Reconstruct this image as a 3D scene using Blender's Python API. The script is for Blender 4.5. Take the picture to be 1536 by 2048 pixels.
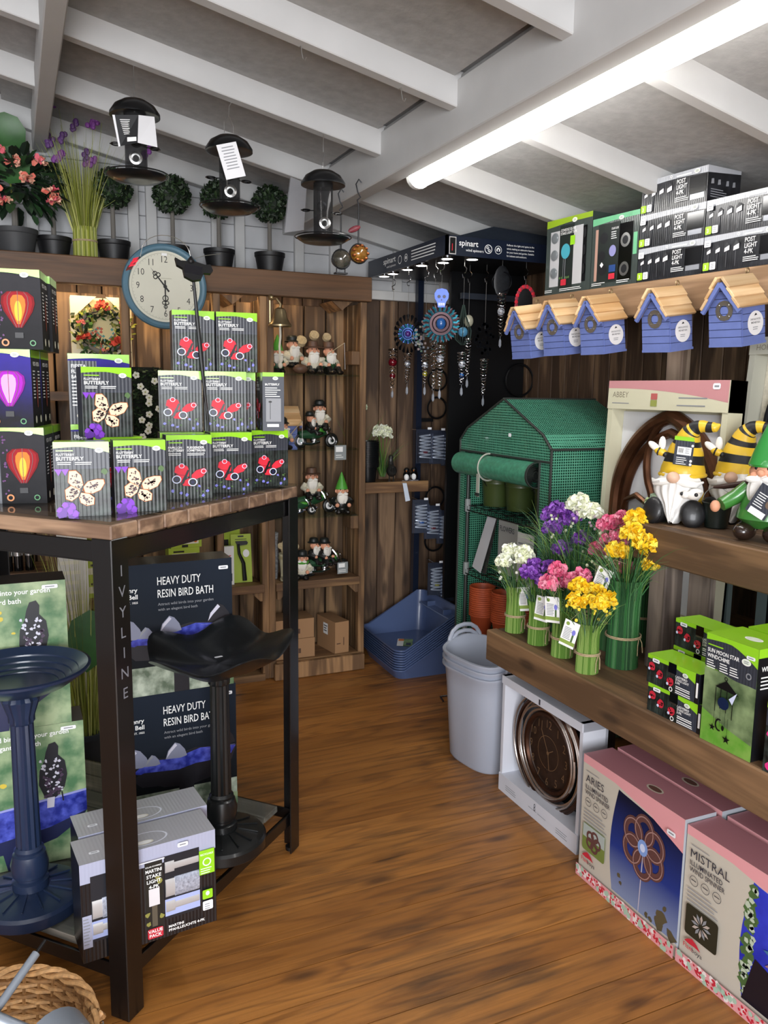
import bpy, math, random
from mathutils import Matrix, Vector
random.seed(7)
R = math.radians
SC = bpy.context.scene
COL = SC.collection
for o in list(bpy.data.objects): bpy.data.objects.remove(o)

# ---------------------------------------------------------------- camera, light, exposure
cam_d = bpy.data.cameras.new('camera'); cam = bpy.data.objects.new('camera', cam_d); COL.objects.link(cam)
cam_d.sensor_fit = 'VERTICAL'; cam_d.sensor_height = 36.0; cam_d.sensor_width = 27.0
cam_d.lens = 1620.0 / 2048.0 * 36.0; cam_d.clip_start = .02
_y, _p, _r = R(24.47), R(8.585), R(-.743)
_f = Vector((math.sin(_y)*math.cos(_p), math.cos(_y)*math.cos(_p), -math.sin(_p)))
_x = Vector((math.cos(_y), -math.sin(_y), 0)); _d = _f.cross(_x)
_xx = math.cos(_r)*_x + math.sin(_r)*_d; _dd = -math.sin(_r)*_x + math.cos(_r)*_d
cam.matrix_world = Matrix((( _xx.x, -_dd.x, -_f.x, 0), (_xx.y, -_dd.y, -_f.y, 0), (_xx.z, -_dd.z, -_f.z, 1.5), (0, 0, 0, 1)))
SC.camera = cam
SC.view_settings.view_transform = 'Standard'; SC.view_settings.look = 'None'
SC.view_settings.gamma = 1; SC.view_settings.use_curve_mapping = False
SC.view_settings.exposure = 0.98
W = bpy.data.worlds.new('world'); SC.world = W; W.use_nodes = True
W.node_tree.nodes['Background'].inputs[0].default_value = (.75, .85, 1, 1); W.node_tree.nodes['Background'].inputs[1].default_value = .6

def area(name, loc, rot, sx, sy, power, col):
    l = bpy.data.lights.new(name, 'AREA'); l.shape = 'RECTANGLE'; l.size = sx; l.size_y = sy; l.energy = power; l.color = col
    o = bpy.data.objects.new(name, l); COL.objects.link(o); o.location = loc; o.rotation_euler = rot
    return o
TUBE = 10.5                                                   # luminance of the fluorescent tubes
area('doorway_daylight', (-.9, -2.35, 1.5), (R(90), 0, 0), 2.4, 1.9, 138, (.95, .97, 1))

# ---------------------------------------------------------------- materials
MATS = {}
def lin(c):
    if isinstance(c, str):
        c = [int(c[i:i+2], 16)/255 for i in (1, 3, 5)]
        return tuple((x/12.92 if x <= .04045 else ((x+.055)/1.055)**2.4) for x in c)
    return tuple(c)
def newmat(name):
    m = bpy.data.materials.new(name); m.use_nodes = True
    nt = m.node_tree; b = nt.nodes['Principled BSDF']
    return m, nt, nt.nodes, nt.links, b
def M(name, col=None, rough=.5, metal=0, noise=0, ns=30, bump=0, coat=0, emit=0, spec=.5, trans=0, alpha=1, sub=0):
    if name in MATS: return MATS[name]
    m, nt, N, L, b = newmat(name); c = lin(col)
    b.inputs['Base Color'].default_value = (*c, 1); b.inputs['Roughness'].default_value = rough
    b.inputs['Metallic'].default_value = metal; b.inputs['Specular IOR Level'].default_value = spec
    b.inputs['Coat Weight'].default_value = coat; b.inputs['Coat Roughness'].default_value = .12
    b.inputs['Transmission Weight'].default_value = trans; b.inputs['Alpha'].default_value = alpha
    if emit: b.inputs['Emission Color'].default_value = (*c, 1); b.inputs['Emission Strength'].default_value = emit
    if noise or bump:
        tc = N.new('ShaderNodeTexCoord'); no = N.new('ShaderNodeTexNoise'); no.inputs['Scale'].default_value = ns; no.inputs['Detail'].default_value = 4
        L.new(tc.outputs['Object'], no.inputs['Vector'])
        if noise:
            r = N.new('ShaderNodeValToRGB'); r.color_ramp.elements[0].position = .3; r.color_ramp.elements[1].position = .7
            r.color_ramp.elements[0].color = (*[x*(1-noise) for x in c], 1); r.color_ramp.elements[1].color = (*[min(1, x*(1+noise)) for x in c], 1)
            L.new(no.outputs['Fac'], r.inputs['Fac']); L.new(r.outputs['Color'], b.inputs['Base Color'])
        if bump:
            bp = N.new('ShaderNodeBump'); bp.inputs['Strength'].default_value = bump; bp.inputs['Distance'].default_value = .004
            L.new(no.outputs['Fac'], bp.inputs['Height']); L.new(bp.outputs['Normal'], b.inputs['Normal'])
    MATS[name] = m; return m
def wood(name, c0, c1, axis=0, rough=.6, grain=1.0, knots=.5, coat=0, dark=(.02, .012, .008), worn=0, freq=1.0):
    """stained timber: stretched grain, cathedral rings, knots, per-object offset"""
    if name in MATS: return MATS[name]
    m, nt, N, L, b = newmat(name); c0 = lin(c0); c1 = lin(c1)
    tc = N.new('ShaderNodeTexCoord'); oi = N.new('ShaderNodeObjectInfo')
    sc = N.new('ShaderNodeVectorMath'); sc.operation = 'SCALE'; sc.inputs[0].default_value = (17.3, 9.1, 13.7); L.new(oi.outputs['Random'], sc.inputs['Scale'])
    ad = N.new('ShaderNodeVectorMath'); ad.operation = 'ADD'; L.new(tc.outputs['Object'], ad.inputs[0]); L.new(sc.outputs[0], ad.inputs[1])
    mp = N.new('ShaderNodeMapping'); s = [7*freq, 7*freq, 7*freq]; s[axis] = .8*freq; mp.inputs['Scale'].default_value = s; L.new(ad.outputs[0], mp.inputs['Vector'])
    n1 = N.new('ShaderNodeTexNoise'); n1.inputs['Scale'].default_value = 1.6; n1.inputs['Detail'].default_value = 3; n1.inputs['Distortion'].default_value = .6; L.new(mp.outputs[0], n1.inputs['Vector'])
    mu = N.new('ShaderNodeMath'); mu.operation = 'MULTIPLY'; mu.inputs[1].default_value = 17*grain; L.new(n1.outputs['Fac'], mu.inputs[0])
    si = N.new('ShaderNodeMath'); si.operation = 'SINE'; L.new(mu.outputs[0], si.inputs[0])
    mp2 = N.new('ShaderNodeMapping'); s2 = [90, 90, 90]; s2[axis] = 3; mp2.inputs['Scale'].default_value = s2; L.new(ad.outputs[0], mp2.inputs['Vector'])
    n2 = N.new('ShaderNodeTexNoise'); n2.inputs['Scale'].default_value = 1; n2.inputs['Detail'].default_value = 3; L.new(mp2.outputs[0], n2.inputs['Vector'])
    mr = N.new('ShaderNodeMapRange'); mr.inputs[1].default_value = -1; mr.inputs[2].default_value = 1; mr.inputs[3].default_value = 0; mr.inputs[4].default_value = .55; L.new(si.outputs[0], mr.inputs[0])
    a2 = N.new('ShaderNodeMath'); a2.operation = 'MULTIPLY_ADD'; a2.inputs[1].default_value = .6; L.new(n2.outputs['Fac'], a2.inputs[0]); L.new(mr.outputs[0], a2.inputs[2])
    rp = N.new('ShaderNodeValToRGB'); rp.color_ramp.elements[0].position = .25; rp.color_ramp.elements[0].color = (*c1, 1); rp.color_ramp.elements[1].position = .8; rp.color_ramp.elements[1].color = (*c0, 1)
    L.new(a2.outputs[0], rp.inputs['Fac']); out = rp.outputs['Color']
    if knots:
        mk = N.new('ShaderNodeMapping'); sk = [7, 7, 7]; sk[axis] = 2.6; mk.inputs['Scale'].default_value = sk; L.new(ad.outputs[0], mk.inputs['Vector'])
        vo = N.new('ShaderNodeTexVoronoi'); vo.inputs['Scale'].default_value = 1; L.new(mk.outputs[0], vo.inputs['Vector'])
        kr = N.new('ShaderNodeValToRGB'); kr.color_ramp.elements[0].position = .07; kr.color_ramp.elements[0].color = (knots, knots, knots, 1); kr.color_ramp.elements[1].position = .16; kr.color_ramp.elements[1].color = (0, 0, 0, 1)
        L.new(vo.outputs['Distance'], kr.inputs['Fac'])
        mx = N.new('ShaderNodeMix'); mx.data_type = 'RGBA'; L.new(kr.outputs['Color'], mx.inputs['Factor']); L.new(out, mx.inputs['A']); mx.inputs['B'].default_value = (*dark, 1); out = mx.outputs['Result']
    if worn:
        w1 = N.new('ShaderNodeTexNoise'); w1.inputs['Scale'].default_value = 1.7; w1.inputs['Detail'].default_value = 5; L.new(tc.outputs['Object'], w1.inputs['Vector']) if worn < 0 else None
        gp = N.new('ShaderNodeNewGeometry'); mw = N.new('ShaderNodeMapping'); mw.inputs['Scale'].default_value = (1.0, 3.2, 1); L.new(gp.outputs['Position'], mw.inputs['Vector']); L.new(mw.outputs[0], w1.inputs['Vector'])
        w2 = N.new('ShaderNodeMath'); w2.operation = 'MULTIPLY_ADD'; w2.inputs[1].default_value = .35; L.new(n2.outputs['Fac'], w2.inputs[0]); L.new(w1.outputs['Fac'], w2.inputs[2])
        wr = N.new('ShaderNodeValToRGB'); wr.color_ramp.elements[0].position = .64; wr.color_ramp.elements[0].color = (0, 0, 0, 1); wr.color_ramp.elements[1].position = .84; wr.color_ramp.elements[1].color = (worn, worn, worn, 1); L.new(w2.outputs[0], wr.inputs['Fac'])
        mx2 = N.new('ShaderNodeMix'); mx2.data_type = 'RGBA'; L.new(wr.outputs['Color'], mx2.inputs['Factor']); L.new(out, mx2.inputs['A']); mx2.inputs['B'].default_value = (*dark, 1); out = mx2.outputs['Result']
    hv = N.new('ShaderNodeHueSaturation'); hr = N.new('ShaderNodeMapRange'); hr.inputs[3].default_value = .72; hr.inputs[4].default_value = 1.25; L.new(oi.outputs['Random'], hr.inputs[0]); L.new(hr.outputs[0], hv.inputs['Value']); L.new(out, hv.inputs['Color'])
    L.new(hv.outputs['Color'], b.inputs['Base Color'])
    bp = N.new('ShaderNodeBump'); bp.inputs['Strength'].default_value = .25; bp.inputs['Distance'].default_value = .003; L.new(a2.outputs[0], bp.inputs['Height']); L.new(bp.outputs['Normal'], b.inputs['Normal'])
    b.inputs['Roughness'].default_value = rough; b.inputs['Coat Weight'].default_value = coat; b.inputs['Coat Roughness'].default_value = .25
    MATS[name] = m; return m
def card(name, col, rough=.28, ribs=.0, noise=0, ns=25, c2=None, coat=.35):
    """printed glossy carton; ribs = the corrugation telegraphing through the print"""
    if name in MATS: return MATS[name]
    m, nt, N, L, b = newmat(name); c = lin(col)
    b.inputs['Base Color'].default_value = (*c, 1); b.inputs['Roughness'].default_value = rough; b.inputs['Coat Weight'].default_value = coat; b.inputs['Coat Roughness'].default_value = .08
    tc = N.new('ShaderNodeTexCoord')
    if c2:
        no = N.new('ShaderNodeTexNoise'); no.inputs['Scale'].default_value = ns; no.inputs['Detail'].default_value = 5; L.new(tc.outputs['Object'], no.inputs['Vector'])
        r = N.new('ShaderNodeValToRGB'); r.color_ramp.elements[0].position = .38; r.color_ramp.elements[1].position = .66
        r.color_ramp.elements[0].color = (*c, 1); r.color_ramp.elements[1].color = (*lin(c2), 1); L.new(no.outputs['Fac'], r.inputs['Fac']); L.new(r.outputs['Color'], b.inputs['Base Color'])
    if ribs:
        w = N.new('ShaderNodeTexWave'); w.bands_direction = 'X'; w.inputs['Scale'].default_value = 36; L.new(tc.outputs['Object'], w.inputs['Vector'])
        bp = N.new('ShaderNodeBump'); bp.inputs['Strength'].default_value = ribs; bp.inputs['Distance'].default_value = .0015
        L.new(w.outputs['Fac'], bp.inputs['Height']); L.new(bp.outputs['Normal'], b.inputs['Normal']); L.new(bp.outputs['Normal'], b.inputs['Coat Normal'])
    MATS[name] = m; return m
def grad(name, c0, c1, axis=2, a=0, z=1, rough=.3, mid=None, noise=0):
    """printed colour gradient along an object axis (artwork on a carton)"""
    if name in MATS: return MATS[name]
    m, nt, N, L, b = newmat(name); tc = N.new('ShaderNodeTexCoord'); sp = N.new('ShaderNodeSeparateXYZ'); L.new(tc.outputs['Object'], sp.inputs[0])
    mr = N.new('ShaderNodeMapRange'); mr.inputs[1].default_value = a; mr.inputs[2].default_value = z; L.new(sp.outputs[axis], mr.inputs[0])
    r = N.new('ShaderNodeValToRGB'); r.color_ramp.elements[0].color = (*lin(c0), 1); r.color_ramp.elements[1].color = (*lin(c1), 1)
    if mid: e = r.color_ramp.elements.new(mid[0]); e.color = (*lin(mid[1]), 1)
    src = mr.outputs[0]
    if noise:
        no = N.new('ShaderNodeTexNoise'); no.inputs['Scale'].default_value = 30; no.inputs['Detail'].default_value = 4; L.new(tc.outputs['Object'], no.inputs['Vector'])
        ma = N.new('ShaderNodeMath'); ma.operation = 'MULTIPLY_ADD'; ma.inputs[1].default_value = noise; L.new(no.outputs['Fac'], ma.inputs[0]); L.new(src, ma.inputs[2])
        mb = N.new('ShaderNodeMath'); mb.operation = 'SUBTRACT'; mb.inputs[1].default_value = noise/2; L.new(ma.outputs[0], mb.inputs[0]); src = mb.outputs[0]
    L.new(src, r.inputs['Fac']); L.new(r.outputs['Color'], b.inputs['Base Color'])
    b.inputs['Roughness'].default_value = rough; b.inputs['Roughness'].default_value = .55; b.inputs['Specular IOR Level'].default_value = .2
    MATS[name] = m; return m
def clear(name, tint=(1, 1, 1), ior=1.45, rough=.02, haze=0, hcol=(.8, .8, .8)):
    """thin sheet of glass or film: sees through, reflects by angle"""
    if name in MATS: return MATS[name]
    m, nt, N, L, b = newmat(name); N.remove(b); o = N['Material Output']
    t = N.new('ShaderNodeBsdfTransparent'); t.inputs[0].default_value = (*tint, 1); g = N.new('ShaderNodeBsdfGlossy'); g.inputs['Roughness'].default_value = rough
    fr = N.new('ShaderNodeFresnel'); fr.inputs['IOR'].default_value = ior; mx = N.new('ShaderNodeMixShader')
    ge = N.new('ShaderNodeNewGeometry'); iv = N.new('ShaderNodeMath'); iv.operation = 'SUBTRACT'; iv.inputs[0].default_value = 1; L.new(ge.outputs['Backfacing'], iv.inputs[1]); mm = N.new('ShaderNodeMath'); mm.operation = 'MULTIPLY'; L.new(fr.outputs[0], mm.inputs[0]); L.new(iv.outputs[0], mm.inputs[1])
    L.new(mm.outputs[0], mx.inputs[0]); L.new(t.outputs[0], mx.inputs[1]); L.new(g.outputs[0], mx.inputs[2]); out = mx
    if haze:
        d = N.new('ShaderNodeBsdfDiffuse'); d.inputs[0].default_value = (*hcol, 1); m2 = N.new('ShaderNodeMixShader'); m2.inputs[0].default_value = haze
        L.new(mx.outputs[0], m2.inputs[1]); L.new(d.outputs[0], m2.inputs[2]); out = m2
    L.new(out.outputs[0], o.inputs['Surface']); MATS[name] = m; return m

# ---------------------------------------------------------------- mesh builder
class MB:
    def __init__(s): s.v = []; s.f = []; s.m = []; s.mats = []
    def mi(s, m):
        if m not in s.mats: s.mats.append(m)
        return s.mats.index(m)
    def add(s, vs, fs, m, T=None):
        k = len(s.v); i = s.mi(m)
        s.v += [tuple(T @ Vector(p)) for p in vs] if T else [tuple(p) for p in vs]
        for f in fs: s.f.append(tuple(k+a for a in f)); s.m.append(i)
        return s
    def box(s, c, d, m, T=None, ch=0):
        x, y, z = d[0]/2, d[1]/2, d[2]/2; cx, cy, cz = c
        if not ch:
            vs = [(cx+a*x, cy+b*y, cz+e*z) for a in (-1, 1) for b in (-1, 1) for e in (-1, 1)]
            return s.add(vs, [(0, 1, 3, 2), (4, 6, 7, 5), (0, 4, 5, 1), (2, 3, 7, 6), (0, 2, 6, 4), (1, 5, 7, 3)], m, T)
        vs = []; ix = {}
        for a in (-1, 1):
            for b in (-1, 1):
                for e in (-1, 1):
                    for k in range(3):
                        q = [x-ch, y-ch, z-ch]; q[k] += ch; ix[a, b, e, k] = len(vs); vs.append((cx+a*q[0], cy+b*q[1], cz+e*q[2]))
        fs = []
        S = (-1, 1)
        for a in S:
            g = [ix[a, -1, -1, 0], ix[a, 1, -1, 0], ix[a, 1, 1, 0], ix[a, -1, 1, 0]]; fs.append(g if a > 0 else g[::-1])
            g = [ix[-1, a, -1, 1], ix[1, a, -1, 1], ix[1, a, 1, 1], ix[-1, a, 1, 1]]; fs.append(g[::-1] if a > 0 else g)
            g = [ix[-1, -1, a, 2], ix[1, -1, a, 2], ix[1, 1, a, 2], ix[-1, 1, a, 2]]; fs.append(g if a > 0 else g[::-1])
        for a in S:
            for b in S:
                fs.append([ix[a, b, -1, 0], ix[a, b, -1, 1], ix[a, b, 1, 1], ix[a, b, 1, 0]])
                fs.append([ix[a, -1, b, 0], ix[a, -1, b, 2], ix[a, 1, b, 2], ix[a, 1, b, 0]])
                fs.append([ix[-1, a, b, 1], ix[-1, a, b, 2], ix[1, a, b, 2], ix[1, a, b, 1]])
                for e in S: fs.append([ix[a, b, e, 0], ix[a, b, e, 1], ix[a, b, e, 2]])
        return s.add(vs, fs, m, T)
    def box6(s, x0, x1, y0, y1, z0, z1, front, side, top, back=None, bottom=None, T=None):
        v = [(x, y, z) for x in (x0, x1) for y in (y0, y1) for z in (z0, z1)]
        for f, m in (((0, 4, 5, 1), front), ((0, 1, 3, 2), side), ((4, 6, 7, 5), side), ((2, 3, 7, 6), back or side), ((1, 5, 7, 3), top), ((0, 2, 6, 4), bottom or side)): s.add(v, [f], m, T)
        return s
    def cyl(s, a, b, r0, r1=None, n=12, m=None, caps=True, T=None):
        a, b = Vector(a), Vector(b); r1 = r0 if r1 is None else r1; d = (b-a).normalized(); q = d.to_track_quat('Z', 'Y').to_matrix()
        vs = []
        for p, r in ((a, r0), (b, r1)):
            for i in range(n): t = 2*math.pi*i/n; vs.append(p + q @ Vector((r*math.cos(t), r*math.sin(t), 0)))
        fs = [(i, (i+1) % n, n+(i+1) % n, n+i) for i in range(n)]
        if caps: fs += [tuple(range(n))[::-1], tuple(range(n, 2*n))]
        return s.add(vs, fs, m, T)
    def tube(s, pts, r, n=6, m=None, closed=False, caps=True, T=None, mats=None):
        pts = [Vector(p) for p in pts]; k = len(pts); rr = r if isinstance(r, (list, tuple)) else [r]*k
        vs = []; up = None
        for i, p in enumerate(pts):
            if closed: d = pts[(i+1) % k]-pts[i-1]
            else: d = pts[min(i+1, k-1)]-pts[max(i-1, 0)]
            if d.length < 1e-9: d = Vector((0, 0, 1))
            d.normalize()
            if up is None: up = d.orthogonal().normalized()
            up = (up - d*up.dot(d));
            if up.length < 1e-6: up = d.orthogonal()
            up.normalize(); w = d.cross(up)
            for j in range(n): t = 2*math.pi*j/n; vs.append(p + rr[i]*(math.cos(t)*up + math.sin(t)*w))
        last = k if closed else k-1
        if mats:
            for i in range(last): s.add(vs, [], m); break
            b0 = len(s.v)-len(vs)
            if T: pass
            for i in range(last):
                mi = s.mi(mats[i])
                for j in range(n): s.f.append((b0+i*n+j, b0+i*n+(j+1) % n, b0+((i+1) % k)*n+(j+1) % n, b0+((i+1) % k)*n+j)); s.m.append(mi)
            s.f.append(tuple(b0+j for j in range(n))[::-1]); s.m.append(s.mi(mats[0])); s.f.append(tuple(b0+(k-1)*n+j for j in range(n))); s.m.append(s.mi(mats[-1]))
            return s
        fs = [(i*n+j, i*n+(j+1) % n, ((i+1) % k)*n+(j+1) % n, ((i+1) % k)*n+j) for i in range(last) for j in range(n)]
        if caps and not closed: fs += [tuple(range(n))[::-1], tuple(range((k-1)*n, k*n))]
        return s.add(vs, fs, m, T)
    def lathe(s, prof, n=24, m=None, T=None, caps=False, sx=1, sy=1, fn=None):
        vs = []
        for i, (r, z) in enumerate(prof):
            for j in range(n):
                t = 2*math.pi*j/n; q = r*(fn(t, i) if fn else 1); vs.append((sx*q*math.cos(t), sy*q*math.sin(t), z))
        fs = [(i*n+j, i*n+(j+1) % n, (i+1)*n+(j+1) % n, (i+1)*n+j) for i in range(len(prof)-1) for j in range(n)]
        if caps: fs += [tuple(range(n))[::-1], tuple(range((len(prof)-1)*n, len(prof)*n))]
        return s.add(vs, fs, m, T)
    def ell(s, c, r, m, nu=14, nv=9, T=None, fn=None):
        if not isinstance(r, (list, tuple)): r = (r, r, r)
        vs = [(c[0], c[1], c[2]-r[2])]
        for i in range(1, nv):
            p = math.pi*i/nv
            for j in range(nu):
                t = 2*math.pi*j/nu; q = fn(t, p) if fn else 1
                vs.append((c[0]+q*r[0]*math.sin(p)*math.cos(t), c[1]+q*r[1]*math.sin(p)*math.sin(t), c[2]-r[2]*math.cos(p)*(q if fn else 1)))
        vs.append((c[0], c[1], c[2]+r[2])); e = len(vs)-1
        fs = [(0, 1+(j+1) % nu, 1+j) for j in range(nu)]
        fs += [(1+i*nu+j, 1+i*nu+(j+1) % nu, 1+(i+1)*nu+(j+1) % nu, 1+(i+1)*nu+j) for i in range(nv-2) for j in range(nu)]
        fs += [(1+(nv-2)*nu+j, 1+(nv-2)*nu+(j+1) % nu, e) for j in range(nu)]
        return s.add(vs, fs, m, T)
    def torus(s, c, R0, r, m, axis='z', n=28, k=8, T=None, sx=1, sy=1):
        pts = []
        for i in range(n):
            t = 2*math.pi*i/n; a, b = R0*sx*math.cos(t), R0*sy*math.sin(t)
            pts.append(Vector(c)+Vector({'z': (a, b, 0), 'y': (a, 0, b), 'x': (0, a, b)}[axis]))
        return s.tube(pts, r, k, m, closed=True, T=T)
    def prism(s, poly, y0, y1, m, T=None, m2=None):
        """polygon in XZ (counter-clockwise seen from -Y) extruded along Y"""
        n = len(poly); vs = [(x, y0, z) for x, z in poly]+[(x, y1, z) for x, z in poly]
        s.add(vs, [tuple(range(n)), tuple(range(n, 2*n))[::-1]], m, T)
        return s.add(vs, [(i, i+n, (i+1) % n+n, (i+1) % n) for i in range(n)], m2 or m, T)
    def blade(s, p, d, L, bend, w, m, seg=4):
        """grass blade: strip that starts at p, heads along d, droops by bend"""
        p = Vector(p); d = Vector(d).normalized(); side = d.cross(Vector((random.uniform(-1, 1), random.uniform(-1, 1), .1)))
        if side.length < 1e-5: side = Vector((1, 0, 0))
        side.normalize(); vs = []
        out = Vector((d.x, d.y, 0))
        if out.length < 1e-4: out = Vector((random.uniform(-1, 1), random.uniform(-1, 1), 0))
        out.normalize()
        for i in range(seg+1):
            t = i/seg; ww = w*(1-t*.92)/2
            vs += [p-side*ww, p+side*ww]
            d2 = (d + out*bend*t*1.4 - Vector((0, 0, bend*t*t*1.6))).normalized(); p = p+d2*L/seg
        return s.add(vs, [(2*i, 2*i+1, 2*i+3, 2*i+2) for i in range(seg)], m)
    def build(s, name, parent=None, smooth=True, loc=None, rot=None, angle=35):
        me = bpy.data.meshes.new(name); me.from_pydata(s.v, [], s.f)
        for m in s.mats: me.materials.append(m)
        me.polygons.foreach_set('material_index', s.m)
        if smooth:
            me.polygons.foreach_set('use_smooth', [True]*len(s.f)); me.set_sharp_from_angle(angle=R(angle))
        me.update()
        o = bpy.data.objects.new(name, me); COL.objects.link(o)
        if parent: o.parent = parent
        if loc: o.location = loc
        if rot: o.rotation_euler = rot
        return o
def thing(name, label, cat, loc=(0, 0, 0), rz=0, group=None, rot=None):
    o = bpy.data.objects.new(name, None); COL.objects.link(o); o.empty_display_size = .05
    o.location = loc; o.rotation_euler = rot or (0, 0, rz); return tag(o, label, cat, group)
def tag(o, label, cat, group=None):
    o['label'] = label; o['category'] = cat
    if group: o['group'] = group
    return o
def struct(o): o['kind'] = 'structure'; return o
def kids(o): return [c for c in bpy.data.objects if c.parent == o]
def copytree(o, parent=None):
    c = o.copy(); COL.objects.link(c)
    if parent: c.parent = parent
    for ch in kids(o): copytree(ch, c)
    return c
def dup(o, loc, rz=0, label=None, rot=None):
    c = copytree(o); c.location = loc; c.rotation_euler = rot or (0, 0, rz)
    if label: c['label'] = label
    return c

# ---------------------------------------------------------------- lettering and flat print
_T = {}
def glyphs(s, bold=0):
    k = (s, bold)
    if k not in _T:
        cu = bpy.data.curves.new('t', 'FONT'); cu.body = s; cu.size = 1; cu.resolution_u = 2; cu.offset = bold; cu.fill_mode = 'FRONT'
        o = bpy.data.objects.new('t', cu); COL.objects.link(o); dg = bpy.context.evaluated_depsgraph_get()
        me = bpy.data.meshes.new_from_object(o.evaluated_get(dg))
        vs = [(v.co.x, v.co.y) for v in me.vertices]; fs = [tuple(p.vertices) for p in me.polygons]
        bpy.data.objects.remove(o); bpy.data.curves.remove(cu); bpy.data.meshes.remove(me)
        x0 = min(v[0] for v in vs); x1 = max(v[0] for v in vs); _T[k] = ([(v[0]-x0, v[1]) for v in vs], fs, x1-x0)
    return _T[k]
class Art:
    """flat print: shapes laid over each other on a plane (o, u, v), each a hair proud of the last"""
    def __init__(s, o, u, v, eps=.00025):
        s.o, s.u, s.v_ = Vector(o), Vector(u).normalized(), Vector(v).normalized(); s.n = s.u.cross(s.v_); s.k = 1; s.e = eps; s.mb = MB()
    def put(s, pts, fs, m):
        off = s.n*(s.k*s.e); s.mb.add([s.o+s.u*a+s.v_*b+off for a, b in pts], fs, m); s.k += 1; return s
    def same(s): s.k -= 1; return s
    def poly(s, pts, m): return s.put(pts, [tuple(range(len(pts)))], m)
    def rect(s, a, b, c, d, m): return s.poly([(a, b), (c, b), (c, d), (a, d)], m)
    def rrect(s, a, b, c, d, r, m):
        p = []
        for cx, cy, t0 in ((c-r, b+r, -90), (c-r, d-r, 0), (a+r, d-r, 90), (a+r, b+r, 180)):
            for i in range(4): t = R(t0+30*i); p.append((cx+r*math.cos(t), cy+r*math.sin(t)))
        return s.poly(p, m)
    def ell(s, x, y, rx, ry, m, n=20, rot=0):
        c, q = math.cos(rot), math.sin(rot); p = []
        for i in range(n): t = 2*math.pi*i/n; a, b = rx*math.cos(t), ry*math.sin(t); p.append((x+a*c-b*q, y+a*q+b*c))
        return s.poly(p, m)
    def ring(s, x, y, r0, r1, m, n=24, sy=1):
        p = [(x+r*math.cos(2*math.pi*i/n), y+sy*r*math.sin(2*math.pi*i/n)) for r in (r0, r1) for i in range(n)]
        return s.put(p, [(i, n+i, n+(i+1) % n, (i+1) % n) for i in range(n)], m)
    def line(s, p, q, w, m):
        d = Vector((q[0]-p[0], q[1]-p[1])); d.normalize(); k = Vector((-d.y, d.x))*w/2
        return s.poly([(p[0]-k.x, p[1]-k.y), (q[0]-k.x, q[1]-k.y), (q[0]+k.x, q[1]+k.y), (p[0]+k.x, p[1]+k.y)], m)
    def text(s, x, y, h, t, m, bold=.01, maxw=None, al='l', rot=0, sx=1):
        vs, fs, w = glyphs(t, bold); k = h/.72; kx = k*sx
        if maxw and w*kx > maxw: kx = maxw/w
        ox = x-(w*kx if al == 'r' else w*kx/2 if al == 'c' else 0); c, q = math.cos(rot), math.sin(rot)
        pts = []
        for a, b in vs: X, Y = a*kx+ox-x, b*k; pts.append((x+X*c-Y*q, y+X*q+Y*c))
        return s.put(pts, fs, m)
    def greek(s, x, y, w, n, lh, m, th=.35, rag=.3):
        """rows too small to read"""
        pts = []; fs = []
        for i in range(n):
            ww = w*(1-rag*random.random()); yy = y-i*lh; k = len(pts); pts += [(x, yy), (x+ww, yy), (x+ww, yy+lh*th), (x, yy+lh*th)]; fs.append((k, k+1, k+2, k+3))
        return s.put(pts, fs, m)
    def many(s, polys, m):
        pts = []; fs = []
        for p in polys: k = len(pts); pts += p; fs.append(tuple(range(k, k+len(p))))
        return s.put(pts, fs, m)
    def build(s, name, parent): return s.mb.build(name, parent, smooth=False)
def blob(x, y, r, n=9, j=.3, rx=1):
    return [(x+rx*r*(1+random.uniform(-j, j))*math.cos(2*math.pi*i/n), y+r*(1+random.uniform(-j, j))*math.sin(2*math.pi*i/n)) for i in range(n)]
def face(w, z0=0, y=0): return Art((-w/2, y, z0), (1, 0, 0), (0, 0, 1))        # the front (-Y) side of a carton
def side_r(w, y=0): return Art((w/2, y, 0), (0, 1, 0), (0, 0, 1))              # its +X side
def side_l(w, d): return Art((-w/2, d, 0), (0, -1, 0), (0, 0, 1))              # its -X side
def topf(w, z, y=0): return Art((-w/2, y, z), (1, 0, 0), (0, 1, 0))

# shared materials
white = M('white_print', '#f2f2f0', .5); black = M('black_print', '#0b0b0d', .4); grey = M('grey_print', '#8b8d92', .5); cream = M('cream_print', '#e4dfcd', .55)
lime = card('lime_card', '#93d028'); slate = card('slate_card', '#363a45', .42, ribs=.25, coat=.08); slate_p = card('slate_print', '#33363f', .42, ribs=.25, coat=.08); red = M('red_print', '#c42a3c', .45); sticker = M('price_sticker', '#eef0f4', .4)
blackm = M('black_metal', '#0b0a0b', .32, .0, coat=.4); steel = M('brushed_steel', '#b9b9b8', .28, 1); chrome = M('chrome', '#d6d8dc', .1, 1); darksteel = M('dark_steel', '#3a3b3e', .4, .8)
wire = M('steel_wire', '#c0c0bd', .3, .9); blackplastic = M('black_plastic', '#0d0d0f', .45); gloss_black = M('gloss_black', '#08080a', .12, coat=.5)
whitepaint = M('white_paint', '#bfbfbe', .6, noise=.04, ns=6, bump=.06); whitewall = M('white_wall_paint', '#b8b9bb', .6, noise=.05, ns=8)
glass = clear('glass', (.86, .95, .9)); film = clear('clear_film', (.97, .97, .98), 1.4); tabglass = clear('table_glass', (.9, .92, .92), 1.45)
brown = wood('stained_fence', '#4e3a2b', '#866a50', 2, .65, 1, .6)
brown_x = wood('stained_beam', '#51341f', '#7b5233', 0, .6, .8, .6)
brown_y = wood('stained_beam_along', '#5c432e', '#8a6b4b', 1, .62, .8, .6)
shelfwood = wood('shelf_wood', '#63472f', '#93704a', 0, .6, 1, .5)
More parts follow.
